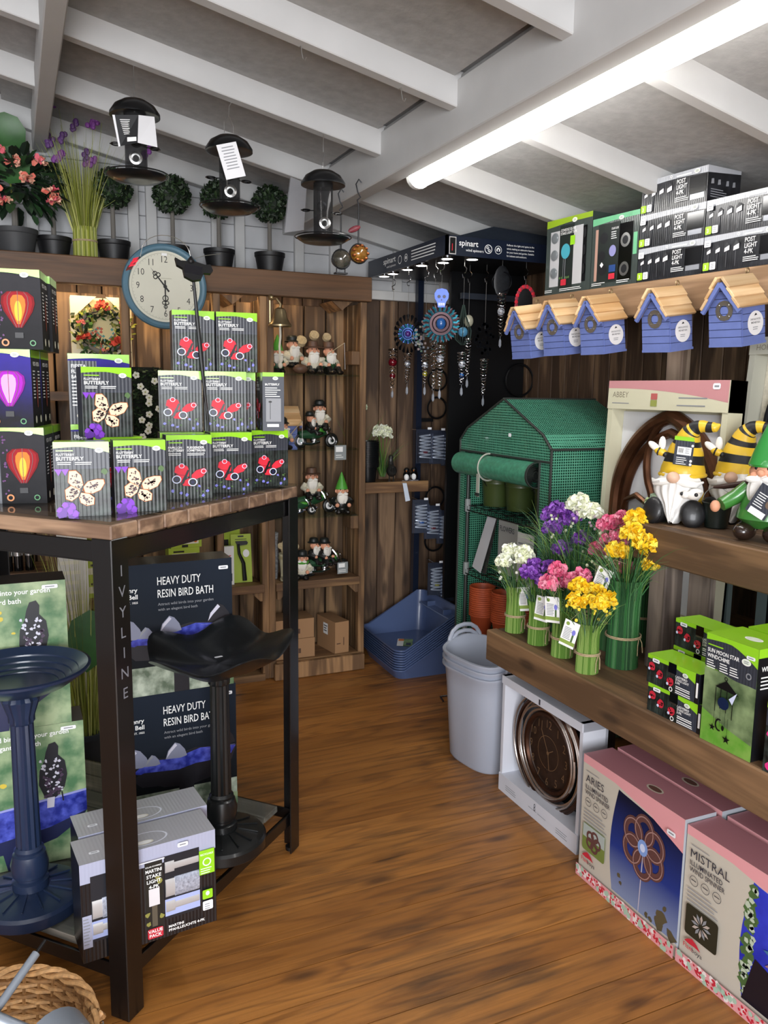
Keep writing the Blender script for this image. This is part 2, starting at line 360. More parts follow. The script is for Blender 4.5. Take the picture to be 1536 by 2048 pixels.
weathered = wood('weathered_post', '#4c423b', '#75695e', 2, .8, 1.2, .5)
twine = M('jute_twine', '#b29f7c', .9, noise=.2, ns=200)
# ================================================================ the shop itself
def floorboards():
    m, nt, N, L, b = newmat('floor_boards'); tc = N.new('ShaderNodeTexCoord'); oi = N.new('ShaderNodeObjectInfo'); ge = N.new('ShaderNodeNewGeometry')
    def node(t, **k):
        n = N.new(t)
        for q, v in k.items(): setattr(n, q, v)
        return n
    sc = node('ShaderNodeVectorMath', operation='SCALE'); sc.inputs[0].default_value = (17.3, 9.1, 13.7); L.new(oi.outputs['Random'], sc.inputs['Scale'])
    ad = node('ShaderNodeVectorMath', operation='ADD'); L.new(tc.outputs['Object'], ad.inputs[0]); L.new(sc.outputs[0], ad.inputs[1])
    def noise(vec, scale, s=1, det=4, dist=0):
        mp = N.new('ShaderNodeMapping'); mp.inputs['Scale'].default_value = scale; L.new(vec, mp.inputs['Vector']); n = N.new('ShaderNodeTexNoise'); n.inputs['Scale'].default_value = s; n.inputs['Detail'].default_value = det; n.inputs['Distortion'].default_value = dist; L.new(mp.outputs[0], n.inputs['Vector']); return n.outputs['Fac']
    def math_(op, a, c, d=None):
        n = node('ShaderNodeMath', operation=op)
        for i, v in enumerate((a, c, d)):
            if v is None: continue
            if isinstance(v, (int, float)): n.inputs[i].default_value = v
            else: L.new(v, n.inputs[i])
        return n.outputs[0]
    def ramp(v, p0, c0, p1, c1):
        r = N.new('ShaderNodeValToRGB'); r.color_ramp.elements[0].position = p0; r.color_ramp.elements[1].position = p1; r.color_ramp.elements[0].color = (*c0, 1); r.color_ramp.elements[1].color = (*c1, 1); L.new(v, r.inputs['Fac']); return r.outputs['Color']
    def mix(f, a, c):
        x = node('ShaderNodeMix', data_type='RGBA'); L.new(f, x.inputs['Factor']); L.new(a, x.inputs['A']) if not isinstance(a, tuple) else None; x.inputs['B'].default_value = (*c, 1); return x.outputs['Result']
    rings = noise(ad.outputs[0], (.75, 6, 6), 1.3, 2, .5); fine = noise(ad.outputs[0], (2.5, 110, 110), 1, 3); tone = noise(ad.outputs[0], (.8, 5, 5), 1.5, 3)
    col = ramp(tone, .3, lin('#8f5a26'), .72, lin('#b07638'))
    ln = math_('POWER', math_('MULTIPLY_ADD', math_('SINE', math_('MULTIPLY', rings, 46.0), 0), .5, .5), 5.0)
    col = mix(math_('MULTIPLY', ln, .42), col, lin('#5b3517')); col = mix(math_('MULTIPLY', math_('SUBTRACT', fine, .42), 1.1), col, lin('#64401f'))
    mk = N.new('ShaderNodeMapping'); mk.inputs['Scale'].default_value = (2.2, 7, 7); L.new(ad.outputs[0], mk.inputs['Vector']); vo = N.new('ShaderNodeTexVoronoi'); vo.inputs['Scale'].default_value = 1; L.new(mk.outputs[0], vo.inputs['Vector'])
    k = ramp(vo.outputs['Distance'], .06, (.75, .75, .75), .17, (0, 0, 0)); col = mix(k, col, lin('#3a2415'))
    big = noise(ge.outputs['Position'], (1.1, 1.5, 1), 1.3, 3); streak = noise(ge.outputs['Position'], (4, 34, 1), 1, 4, .4)
    wv = math_('ADD', big, math_('MULTIPLY', math_('SUBTRACT', streak, .5), .75)); w = ramp(wv, .52, (0, 0, 0), .82, (.86, .86, .86)); col = mix(w, col, lin('#34261b'))
    hv = N.new('ShaderNodeHueSaturation'); hr = N.new('ShaderNodeMapRange'); hr.inputs[3].default_value = .88; hr.inputs[4].default_value = 1.12; L.new(oi.outputs['Random'], hr.inputs[0]); L.new(hr.outputs[0], hv.inputs['Value']); L.new(col, hv.inputs['Color']); L.new(hv.outputs['Color'], b.inputs['Base Color'])
    bp = N.new('ShaderNodeBump'); bp.inputs['Strength'].default_value = .2; bp.inputs['Distance'].default_value = .003; L.new(fine, bp.inputs['Height']); L.new(bp.outputs['Normal'], b.inputs['Normal'])
    ro = N.new('ShaderNodeMapRange'); ro.inputs[3].default_value = .34; ro.inputs[4].default_value = .6; L.new(wv, ro.inputs[0]); L.new(ro.outputs[0], b.inputs['Roughness']); b.inputs['Coat Weight'].default_value = .15; b.inputs['Coat Roughness'].default_value = .3
    return m
floor_w = floorboards()
BX0, BX1, YB, XR = -2.6, 2.62, 4.27, 2.6
fl = struct(MB().box((0, .9, -.05), (5.3, 7, .06), M('sub_floor', '#2a1a10', .9)).build('floor', smooth=False))
pm = None
for i in range(55):
    y = YB-.06-.122*i
    if y < -2.5: break
    if pm is None:
        o = MB().box((0, 0, 0), (5.24, .1192, .02), floor_w).build('plank', fl, smooth=False); pm = o.data
    else:
        o = bpy.data.objects.new('plank', pm); COL.objects.link(o); o.parent = fl
    o.location = (0, y, -.01)
# back wall: fence boards up to 2 m, white painted shiplap above
wb = struct(MB().box((0, YB+.06, 1.6), (5.3, .06, 3.4), M('wall_dark', '#17100c', .9)).build('wall_back', smooth=False))
pm = None
for i in range(30):
    x = -.78+.114*i
    if pm is None:
        o = MB().box((0, 0, 0), (.108, .018, 1.995), brown, ch=.002).build('plank', wb, smooth=False); pm = o.data
    else:
        o = bpy.data.objects.new('plank', pm); COL.objects.link(o); o.parent = wb
    o.location = (x, YB+random.uniform(0, .003), .9975)
bm_ = bb_ = None
for i in range(11):
    z = 2.05+.112*i
    if bm_ is None: o = MB().box((0, 0, 0), (5.2, .016, .110), whitewall, ch=.003).build('shiplap_board', wb, smooth=False); bm_ = o.data
    else: o = bpy.data.objects.new('shiplap_board', bm_); COL.objects.link(o); o.parent = wb
    o.location = (0, YB+.012, z)
for i, x in enumerate((-.4, .12, .575, .66, .98, 1.1, 1.42, 1.62, 2.0, 2.3)):
    if bb_ is None: o = MB().box((0, 0, 0), (.05, .03, 1.1), whitepaint, ch=.002).build('batten', wb, smooth=False); bb_ = o.data
    else: o = bpy.data.objects.new('batten', bb_); COL.objects.link(o); o.parent = wb
    o.location = (x, YB-.012, 2.55)
MB().box((0, YB-.02, 2.02), (5.2, .04, .05), whitepaint, ch=.003).build('ledge', wb, smooth=False)
# right wall
wr = struct(MB().box((XR+.06, .9, 1.6), (.06, 6.9, 3.4), M('wall_dark', '#17100c', .9)).build('wall_right', smooth=False))
pm = None
for i in range(34):
    y = YB-.06-.114*i
    if pm is None:
        o = MB().box((0, 0, 0), (.018, .108, 2.3), brown, ch=.002).build('plank', wr, smooth=False); pm = o.data
    else:
        o = bpy.data.objects.new('plank', pm); COL.objects.link(o); o.parent = wr
    o.location = (XR+random.uniform(0, .003), y, 1.15)
wl = struct(MB().box((-2.63, .9, 1.6), (.06, 7, 3.4), whitewall).build('wall_left', smooth=False))
wf = MB()
for c, d in (((-2.35, -2.5, 1.6), (.55, .06, 3.4)), ((1.45, -2.5, 1.6), (2.35, .06, 3.4)), ((-.9, -2.5, 2.9), (2.4, .06, .8)), ((-.9, -2.5, .28), (2.4, .06, .56))): wf.box(c, d, whitewall)
struct(wf.build('wall_front', smooth=False))
# mono-pitch ceiling: board panels, rafters across, two purlins lengthwise
osb = M('painted_chipboard', '#a4a4a3', .75, noise=.10, ns=24, bump=.6)
rz_ = lambda x: 2.478-.205*(x-1.335)
TILT = (0, math.atan(.205), 0)
ce = struct(MB().box((0, .9, rz_(0)+.06), (5.6, 7, .05), whitewall).build('ceiling', smooth=False, rot=None))
ce.data.transform(Matrix.Translation((0, 0, rz_(0)+.06)) @ Matrix.Rotation(TILT[1], 4, 'Y') @ Matrix.Translation((0, 0, -rz_(0)-.06)))
pm = None; rm = None
for i in range(12):
    y = 4.2-.595*i
    for x in (-1.99, -.66, .67, 2.0):
        if y-.3 < -2.5: continue
        if pm is None: o = MB().box((0, 0, 0), (1.334, .552, .012), osb).build('ceiling_panel', ce, smooth=False); pm = o.data
        else: o = bpy.data.objects.new('ceiling_panel', pm); COL.objects.link(o); o.parent = ce
        o.location = (x, y-.277, rz_(x)+.012); o.rotation_euler = TILT
    if rm is None: o = MB().box((0, 0, 0), (5.35, .047, .11), whitepaint, ch=.003).build('rafter', ce, smooth=False); rm = o.data
    else: o = bpy.data.objects.new('rafter', rm); COL.objects.link(o); o.parent = ce
    o.location = (0, y+.02, rz_(0)-.027); o.rotation_euler = TILT
struct(MB().box((1.372, .9, 2.39), (.074, 6.78, .178), whitepaint, ch=.004).build('trim_1', smooth=False))
struct(MB().box((.166, .9, 2.64), (.062, 6.78, .145), whitepaint, ch=.004).build('trim_2', smooth=False))

# fluorescent battens (one in view on the right of the purlin, one behind the camera)
diff = M('tube_diffuser', (1, .98, .95), .4, emit=TUBE); fit = M('batten_body', '#e9e9e8', .4)
def batten(loc, L, label):
    t = thing('ceiling_light', label, 'ceiling light', loc)
    MB().box((0, 0, .028), (.07, L, .03), fit, ch=.004).build('housing', t, smooth=False)
    pr = [(.044*math.cos(R(a)), .044*math.sin(R(a))-.002) for a in range(-190, 11, 20)]
    MB().prism(pr, -L/2+.012, L/2-.012, diff).build('diffuser', t)
    for s in (-1, 1): MB().prism([(x*1.08, z*1.08+.001) for x, z in pr]+[(.04, .02), (-.04, .02)], s*L/2-.012, s*L/2+.012, fit).build('end_cap', t)
    return t
batten((1.482, 2.1, 2.325), 1.75, 'long bright white fluorescent batten light beside the white ceiling beam')
batten((1.482, -.7, 2.325), 1.75, 'second white fluorescent batten light further along the ceiling beam')
batten((-1.0, .6, 2.82), 1.75, 'white fluorescent batten light under the rafters on the left')

# ================================================================ wooden shelving unit along the back wall
un = thing('shelving_unit', 'tall brown wooden shelving unit along the back wall with a deep top beam', 'shelving', (0, 3.93, 0))
beam_w = wood('fascia_wood', '#44301f', '#68492f', 0, .55, .7, .7)
uplank = wood('unit_back_board', '#553f29', '#a07d57', 2, .6, 1, .6)
postw = wood('unit_post', '#60462e', '#9b7650', 2, .6, 1, .4)
MB().box((.3, .02, 2.007), (2.81, .045, .122), beam_w, ch=.004).build('top_beam', un, smooth=False)
MB().box((.3, .18, 2.058), (2.79, .27, .02), shelfwood, ch=.002).build('top_board', un, smooth=False)
pm = None
for i in range(19):
    x = -.62+.124*i
    if pm is None: o = MB().box((0, 0, 0), (.113, .016, 1.93), uplank, ch=.002).build('back_plank', un, smooth=False); pm = o.data
    else: o = bpy.data.objects.new('back_plank', pm); COL.objects.link(o); o.parent = un
    o.location = (x, .27, .97)
pm = None
for x in (1.66, 1.163, 1.128, .90, .48, .128, -.45):
    if pm is None: o = MB().box((0, 0, 0), (.035, .045, 1.94), postw, ch=.003).build('post', un, smooth=False); pm = o.data
    else: o = bpy.data.objects.new('post', pm); COL.objects.link(o); o.parent = un
    o.location = (x, .02, .972)
for x in (1.66, 1.145, .50):                                   # side cheeks made of upright slats
    for k in range(3):
        MB().box((x, .085+.075*k, .972), (.018, .068, 1.93), uplank, ch=.002).build('side_slat', un, smooth=False)
for z in (1.574, 1.192, .843):
    MB().box((1.41, .13, z-.004), (.475, .25, .007), glass).build('glass_shelf', un, smooth=False)
for z in (1.574, 1.192):
    MB().box((.80, .13, z-.004), (.62, .25, .007), glass).build('glass_shelf', un, smooth=False)
for (x0, x1, z) in ((1.18, 1.645, .505), (1.18, 1.645, .085), (.14, 1.12, .505), (.14, 1.12, .03), (-.45, .11, .66), (-.45, .11, .05), (-.45, .47, 1.47)):
    MB().box(((x0+x1)/2, .12, z-.012), (x1-x0, .25, .022), shelfwood, ch=.002).build('shelf_board', un, smooth=False)
    MB().box(((x0+x1)/2, -.005, z-.017), (x1-x0, .02, .042), shelfwood, ch=.002).build('shelf_lip', un, smooth=False)
for x, z, s in ((1.645, 1.665, 1), (1.645, 1.60, 1)): pass
for z in (1.66, .80): MB().box((1.625, .06, z), (.05, .10, .07), postw, ch=.003).build('bracket_block', un, smooth=False)
for x in (.99, 1.56): MB().prism([(x-.055, 1.945), (x+.055, 1.945), (x, 1.90)], .05, .25, postw).build('corner_brace', un, smooth=False)
for x, s in ((1.19, 1), (1.64, -1), (1.115, -1)): MB().prism([(x, .48), (x, .42), (x+s*.015, .42), (x+s*.06, .465), (x+s*.06, .48)][::s], .0, .02, postw).build('corner_brace', un, smooth=False)
MB().box((1.41, -.04, .045), (.50, .03, .085), postw, ch=.003).build('plinth', un, smooth=False)
# warm strip light hidden behind the beam
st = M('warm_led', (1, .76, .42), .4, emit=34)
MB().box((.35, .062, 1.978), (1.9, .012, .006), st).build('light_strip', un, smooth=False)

# corner shelf right of the unit
cs = thing('corner_shelf', 'short brown plank shelf fixed to the back wall beside the shelving unit', 'shelf', (1.89, 4.13, .99))
MB().box((0, 0, -.012), (.40, .24, .022), shelfwood, ch=.002).build('shelf_board', cs, smooth=False)
MB().box((0, -.115, -.02), (.41, .022, .06), shelfwood, ch=.003).build('shelf_lip', cs, smooth=False)

# ================================================================ black metal table with plank top and plank lower shelf
YAW = R(47.47)
tb = thing('display_table', 'tall display table with black angle iron legs, plank top and glass', 'table', (.176, 1.813, 0), math.pi/2-YAW)
# local axes: x = along the right edge (towards the back right), y = along the left edge (towards the back left)
LX, LY = .826, 1.28
tw = wood('table_plank', '#6b5342', '#9c7f66', 1, .55, 1, .6)
dkw = wood('table_shelf_plank', '#77726a', '#a59e93', 1, .6, 1, .5)
n = 9; w = LX/n; pm = pm2 = None
for i in range(n):
    if pm is None:
        o = MB().box((0, LY/2, 0), (w-.003, LY, .034), tw, ch=.003).build('top_plank', tb, smooth=False); pm = o.data
        q = MB().box((0, LY/2, 0), (w-.006, LY-.06, .02), dkw, ch=.002).build('shelf_plank', tb, smooth=False); pm2 = q.data
    else:
        o = bpy.data.objects.new('top_plank', pm); q = bpy.data.objects.new('shelf_plank', pm2)
        for z in (o, q): COL.objects.link(z); z.parent = tb
    o.location = (w*(i+.5), 0, 1.185+random.uniform(-.0008, .0008)); q.location = (.03+(LX-.06)/n*(i+.5), .03, .138); q.scale = ((LX-.06)/LX, 1, 1)
MB().box((LX/2, LY/2, 1.207), (LX-.004, LY-.004, .006), tabglass).build('glass_top', tb, smooth=False)
MB().box((LX/2, LY/2, .1505), (LX-.07, LY-.07, .004), tabglass).build('shelf_glass', tb, smooth=False)
for z, hh in ((1.14, .045), (.118, .036)):
    MB().box((LX/2, .012, z), (LX-.02, .006, hh), blackm, ch=.001).box((LX/2, .03, z-hh/2), (LX-.02, .04, .005), blackm).build('rail', tb, smooth=False)
    MB().box((LX/2, LY-.012, z), (LX-.02, .006, hh), blackm, ch=.001).build('rail', tb, smooth=False)
    MB().box((.012, LY/2, z), (.006, LY-.02, hh), blackm, ch=.001).box((.03, LY/2, z-hh/2), (.04, LY-.02, .005), blackm).build('rail', tb, smooth=False)
    MB().box((LX-.012, LY/2, z), (.006, LY-.02, hh), blackm, ch=.001).build('rail', tb, smooth=False)
for k, (x, y) in enumerate(((0, 0), (LX, 0), (0, LY), (LX, LY))):
    sx, sy = (1 if x == 0 else -1), (1 if y == 0 else -1)
    g = MB().box((x+sx*.026, y+sy*.002-sy*.001, .587), (.054, .005, 1.166), blackm, ch=.0015).box((x+sx*.002-sx*.001, y+sy*.026, .587), (.005, .054, 1.166), blackm, ch=.0015)
    lg = g.build('leg', tb, smooth=False)
    h = MB().cyl((x+sx*.02, y+sy*.02, -.0), (x+sx*.02, y+sy*.02, .012), .016, .016, 12, blackplastic).build('foot', lg)
    if k == 0:
        ink = M('leg_lettering', '#a9adb8', .35, .6)
        for j, chh in enumerate('IVYLINE'): Art((0, -.0015, 0), (1, 0, 0), (0, 0, 1)).text(.028, 1.085-.047*j, .026, chh, ink, .0, al='c').build('letter', lg)
# ================================================================ cartons
def carton(name, label, cat, w, d, h, front, side, top, loc, rz=0, group=None, rot=None, back=None):
    t = thing(name, label, cat, loc, rz, group, rot)
    MB().box6(-w/2, w/2, 0, d, 0, h, front, side, top, back).build('carton', t, smooth=False)
    return t
def badge(a, x, y, r, m=None, ring=None):
    a.ell(x, y, r*1.6, r, m or white); a.ell(x, y, r*1.35, r*.8, ring or M('badge_tint', '#dfe9d6', .5)); a.greek(x-r*.8, y+r*.12, r*1.6, 2, r*.5, grey, .5, .1)
def limeband(a, w, h, t=.085, dip=.05):
    p = [(0, h), (0, h*(1-t))]
    for i in range(9):
        q = i/8; p.append((w*q, h*(1-t)+h*.02*math.sin(q*3)-h*dip*max(0, q-.45)**1.4*3.0))
    a.poly(p+[(w, h)], lime)
dk_photo = card('night_foliage', '#0d100f', .42, c2='#323c38', ns=45, ribs=.25, coat=.08); dk_plain = card('dark_carton', '#15161a', ribs=.5); foliage = card('bright_foliage', '#29401d', c2='#86b04a', ns=22)
peach = M('coral_print', '#dd2f40', .5, spec=.3); whiteblue = M('pale_blue_print', '#cfd8f2', .4); navy = M('navy_print', '#1b2147', .4); violet = M('violet_print', '#7d2fc0', .4); violet2 = M('deep_violet_print', '#571a90', .4)
lilac = M('lilac_print', '#7f7fd6', .4); peachcream = M('pale_orange_print', '#f0cfb0', .5, spec=.3); orange = M('orange_print', '#e07a2a', .55, spec=.25); leafp = M('leaf_print', '#4c6a3a', .5)
BW, BD, BH = .117, .062, .167
def wing(cx, cy, L, w, ang):
    p = []
    for i in range(13):
        t = i/12; s_ = math.sin(math.pi*t**1.9)**.62 if 0 < t < 1 else 0
        p.append((L*t, w/2*s_))
    p += [(x, -y*.85) for x, y in p[::-1][1:-1]]
    c, q = math.cos(R(ang)), math.sin(R(ang))
    return [(cx+x*c-y*q, cy+x*q+y*c) for x, y in p]
RW = (((.20, .506), (.175, .43), (.29, .38), (.457, .366), (.47, .444), (.434, .506), (.316, .547)), ((.55, .38), (.55, .335), (.62, .32), (.764, .35), (.86, .43), (.81, .475), (.646, .444)), ((.11, .304), (.175, .258), (.29, .273), (.363, .366), (.2, .38)), ((.316, .273), (.363, .217), (.53, .21), (.63, .227), (.62, .29), (.48, .32)))
OW = (((.28, .60), (.26, .465), (.32, .42), (.44, .36), (.49, .36), (.50, .44), (.47, .545), (.39, .605)), ((.53, .40), (.56, .33), (.68, .32), (.81, .36), (.88, .44), (.865, .487), (.75, .49), (.61, .465)), ((.20, .36), (.21, .25), (.30, .225), (.40, .275), (.455, .33), (.42, .36), (.30, .41)), ((.475, .316), (.445, .26), (.467, .195), (.56, .155), (.68, .17), (.69, .25), (.61, .30)))
def butterfly_art(root, kind, w=BW, h=BH, words=('FLUTTERBY', 'BUTTERFLY')):
    a = face(w, 0)
    a.rect(0, 0, w, h*.64, dk_photo)
    p = [(0, h)] + [(0, h*.60)] + [(w*i/8, h*(.60+.07*(i/8)+.02*math.sin(i/8*3.1))) for i in range(9)] + [(w, h)]
    a.poly(p, slate_p); limeband(a, w, h)
    badge(a, w*.82, h*.885, h*.034)
    a.greek(w*.05, h*.875, w*.3, 1, .004, lime, .6, 0)
    if len(words) == 2:
        a.text(w*.05, h*.815, h*.032, words[0], white, .012); a.text(w*.05, h*.755, h*.048, words[1], white, .02, maxw=w*.60)
        a.greek(w*.07, h*.722, w*.25, 2, .004, white, .4, .1); a.greek(w*.38, h*.722, w*.3, 2, .004, white, .4, .1)
    else:
        for k, t in enumerate(words): a.text(w*(.04 if k < 2 else .45), h*(.79 if k % 2 == 0 else .745), h*.034, t, white, .018, maxw=w*.4); 
        a.greek(w*.04, h*.71, w*.3, 2, .004, white, .4, .1); a.greek(w*.45, h*.71, w*.4, 2, .004, white, .4, .1)
    if kind == 'red':
        cx, cy = w*.47, h*.30
        a.many([blob(w*random.uniform(.05, .95), h*random.uniform(.03, .3), h*random.uniform(.008, .02), 7) for _ in range(14)], leafp)
        a.many([blob(w*x, h*y, h*.024, 8, .4) for x, y in ((.3, .1), (.42, .07), (.7, .2), (.88, .12), (.12, .13), (.78, .05))], lilac)
        sw = lambda P, f=1.0: [(w*(sum(p[0] for p in P)/len(P)*(1-f)+x*f), h*(sum(p[1] for p in P)/len(P)*(1-f)+y*f)) for x, y in P]
        for P in RW: a.poly(sw(P, 1.2), M('red_wing_edge', '#5c1a24', .4)); a.poly(sw(P, 1.1), peach)
        a.poly([(w*x, h*y) for x, y in ((.44, .46), (.49, .46), (.36, .25), (.28, .22))], black)
        for x, y, r in ((.316, .525, .05), (.80, .435, .05), (.20, .315, .082), (.55, .268, .082)):
            a.ell(w*x, h*y, w*r*1.25, w*r*1.1, whiteblue); a.ell(w*x, h*y, w*r*.95, w*r*.85, black if y < .33 else peach)
            if y < .33: a.ell(w*x, h*y, w*r*.55, w*r*.5, navy)
    else:
        cx, cy = w*.50, h*.285
        a.many([blob(w*x, h*y, h*.075, 9, .25) for x, y in ((.12, .06), (.3, .05), (.22, .13))], violet2); a.many([blob(w*x, h*y, h*.04, 7, .4) for x, y in ((.08, .1), (.26, .08), (.36, .04), (.18, .17), (.32, .14))], violet)
        a.many([[(w*(x-.07), h*.64), (w*(x+.07), h*.64), (w*x, h*.55)] for x in (.08, .2)], violet); a.poly(blob(w*.9, h*.6, h*.04), leafp)
        sw = lambda P, f=1.0: [(w*(sum(p[0] for p in P)/len(P)*(1-f)+x*f), h*(sum(p[1] for p in P)/len(P)*(1-f)+y*f)) for x, y in P]
        for P in OW:
            a.poly(sw(P, 1.17), M('orange_edge_print', '#b9622a', .5, spec=.3)); a.poly(sw(P, 1.09), peachcream); cxx, cyy = sum(p[0] for p in P)/len(P), sum(p[1] for p in P)/len(P); sp = []
            for _ in range(30):
                (xa, ya), f = random.choice(P), random.uniform(.1, .95); (xb, yb) = random.choice(P); g = random.random(); xx, yy = xa*g+xb*(1-g), ya*g+yb*(1-g); sp.append(blob(w*(cxx+(xx-cxx)*f), h*(cyy+(yy-cyy)*f), w*random.uniform(.010, .021), 6))
            a.many(sp, M('spot_print', '#3a1f2a', .4))
        a.poly([(w*x, h*y) for x, y in ((.49, .42), (.53, .42), (.44, .27), (.40, .25))], black)
    return a.build('front_print', root)
def butterfly_side(root, w=BW, d=BD, h=BH):
    a = side_r(w); a.rect(0, h*.93, d, h, lime); badge(a, d*.6, h*.9, h*.03); a.text(d*.12, h*.78, h*.035, 'BUTTERFLY', white, .02, maxw=d*.75); a.greek(d*.12, h*.73, d*.75, 5, .006, white)
    a.rect(d*.15, h*.16, d*.85, h*.56, grey); a.line((d*.35, h*.2), (d*.35, h*.5), .0015, black); a.ell(d*.35, h*.5, .005, .003, black); a.rect(d*.2, h*.07, d*.75, h*.12, white)
    return a.build('side_print', root)
ZT = 1.2102
bf = {}
def butterfly(kind, key, A, B, z, label):
    x, y = (A[0]+B[0])/2, (A[1]+B[1])/2; rz = math.atan2(B[1]-A[1], B[0]-A[0])
    if key not in bf:
        t = carton('butterfly_light_box', label, 'box', BW, BD, BH, slate, slate, lime, (x, y, z), rz, 'boxed butterfly lights on the table')
        butterfly_art(t, kind, words=('FLUTTERBY', 'BUTTERFLY') if key != 'fr' else ('PAPILLON', 'FLUTTERBY', 'FLIEGENDER', 'SCHMETTERLING')); butterfly_side(t); bf[key] = t
    else: t = dup(bf[key], (x, y, z), rz, label)
    return t
Z2 = ZT+BH+.0006; Z3 = Z2+BH+.0006
butterfly('orange', 'or', (.072, 1.922), (.190, 1.910), ZT, 'butterfly light box with spotted orange butterfly at the very front corner of the table')
butterfly('orange', 'or', (.202, 1.945), (.319, 1.945), ZT, 'butterfly light box with spotted orange butterfly, second from the table corner in the front row')
butterfly('red', 'fr', (.352, 2.131), (.468, 2.129), ZT, 'box with red butterfly whose title is in two columns in French and German')
butterfly('red', 're', (.487, 2.228), (.604, 2.231), ZT, 'red butterfly light box second from the right end of the bottom row')
butterfly('red', 're', (.628, 2.322), (.744, 2.338), ZT, 'red butterfly light box at the right end of the bottom row near the table corner')
butterfly('orange', 'or', (.148, 2.066), (.264, 2.078), Z2, 'raised box with spotted orange butterfly standing on the second level under the wreath')
butterfly('red', 're', (.366, 2.320), (.482, 2.303), Z2, 'red butterfly box at the left of the middle level beside the black pole')
butterfly('red', 're', (.487, 2.296), (.603, 2.279), Z2, 'red butterfly box in the centre of the middle level right of the black pole')
butterfly('red', 're', (.537, 2.378), (.652, 2.362), Z2, 'red butterfly box mostly hidden behind its neighbour on the middle level')
# the turned box whose grey side faces out
x, y = .686, 2.292
t = dup(bf['re'], (.6585, 2.338, Z2), R(-98), 'grey box turned sideways with pole drawing at right end of the middle level')
butterfly('red', 're', (.412, 2.347), (.529, 2.339), Z3, 'faded red butterfly box at the left of the topmost level behind the pole')
butterfly('red', 're', (.533, 2.335), (.650, 2.328), Z3, 'faded red butterfly box at the right of the topmost level')
# hidden boxes that carry the upper levels
for A, B, z, l in (((.355, 2.245), (.471, 2.238), ZT, 'hidden butterfly box standing behind the French and German box'), ((.17, 2.075), (.287, 2.09), ZT, 'hidden butterfly box behind the second orange box of the front row'),
                   ((.490, 2.325), (.606, 2.325), ZT, 'hidden butterfly box in the second row under the middle level'), ((.628, 2.425), (.744, 2.437), ZT, 'hidden butterfly box in the second row behind the right end box'),
                   ):
    butterfly('red', 're', A, B, z, l)
# balloon lights
LW, LD, LH = .157, .11, .187
redglow = M('balloon_red', '#991c25', .6, spec=.2); pinkglow = M('balloon_pink', '#a824bb', .6, spec=.2); core = M('balloon_core', '#ffc247', .6, spec=.2); corep = M('balloon_core_pink', '#ff8fd0', .4); rib = M('balloon_rib', '#5b1118', .4); gbadge = M('green_badge', '#3f8a4f', .4)
purple_bg = grad('purple_panel', '#121118', '#33278f', 2, .02, .17, noise=.3); dim = grad('dusk_panel', '#101014', '#2b2a2f', 2, 0, .18, noise=.5)
def balloon_front(root, col, core_, bgm, w=LW, h=LH):
    a = face(w); a.rect(w*.34, 0, w, h, bgm); a.rect(0, 0, w*.34, h, slate_p)
    a.text(w*.03, h*.80, h*.05, 'FIESTA', white, .02, maxw=w*.28); a.text(w*.03, h*.735, h*.05, 'FLAMING', white, .02, maxw=w*.28); a.text(w*.03, h*.67, h*.05, 'BALLOON', white, .02, maxw=w*.28)
    a.greek(w*.03, h*.62, w*.27, 11, .007, white)
    a.ell(w*.17, h*.08, w*.1, h*.05, cream); a.ell(w*.17, h*.08, w*.085, h*.04, M('badge_orange', '#c9762b', .4))
    a.many([blob(w*random.uniform(.36, .46), h*random.uniform(.1, .9), h*.014, 7, .4) for _ in range(18)], M('magenta_dim', '#5a2066', .5))
    bx, by, rx = w*.67, h*.50, w*.24
    prof = [(0, -.46), (.2, -.46), (.5, -.28), (.85, -.05), (1, .15), (.95, .32), (.6, .44), (0, .46)]
    shp = lambda k, s=1: [(bx+x*rx*k, by+z*h*.5*s) for x, z in prof]+[(bx-x*rx*k, by+z*h*.5*s) for x, z in prof[::-1][1:-1]]
    a.poly(shp(1), M('glow_edge'+root.name, tuple(.45*c for c in lin('#b3202a' if col is redglow else '#c22bd0')), .6, spec=.2)); a.poly(shp(.86, .95), col); a.poly(shp(.45, .8), core_ if core_ is corep else orange); a.ell(bx, by-h*.02, rx*.22, h*.13, core_)
    for q in (-.62, 0, .62): a.many([[(bx+q*x*rx-.0007, by+z*h*.5), (bx+q*x*rx+.0007, by+z*h*.5), (bx+q*x2*rx+.0007, by+z2*h*.5), (bx+q*x2*rx-.0007, by+z2*h*.5)] for (x, z), (x2, z2) in zip(prof[1:], prof[2:])], rib)
    a.rect(bx-rx*.25, by-h*.36, bx+rx*.25, by-h*.29, M('basket_dim', '#1f1f22', .5))
    a.ring(w*.47, h*.08, w*.032, w*.055, M('orange_badge', '#c77b3a', .4)); a.ring(w*.86, h*.08, w*.03, w*.045, gbadge)
    limeband(a, w, h, .065, .03); badge(a, w*.78, h*.93, h*.033)
    return a.build('front_print', root)
def balloon_side(root, w=LW, d=LD, h=LH, col='#e07a2a'):
    a = side_r(w); a.rect(0, 0, d, h, grad('side_glow', '#141318', '#2a2a2e', 2, 0, .18)); a.rect(0, h*.9, d, h, lime)
    a.text(d*.2, h*.80, h*.05, 'FIESTA', white, .02, maxw=d*.3); a.text(d*.55, h*.80, h*.05, 'FIESTA', white, .02, maxw=d*.3); a.greek(d*.12, h*.72, d*.25, 9, .008, white); a.greek(d*.63, h*.72, d*.25, 9, .008, white)
    a.ell(d*.5, h*.45, d*.06, h*.2, M('side_flame', '#9a3d28', .5)); a.ell(d*.25, h*.1, d*.09, h*.05, cream); a.ell(d*.75, h*.1, d*.09, h*.05, cream)
    return a.build('side_print', root)
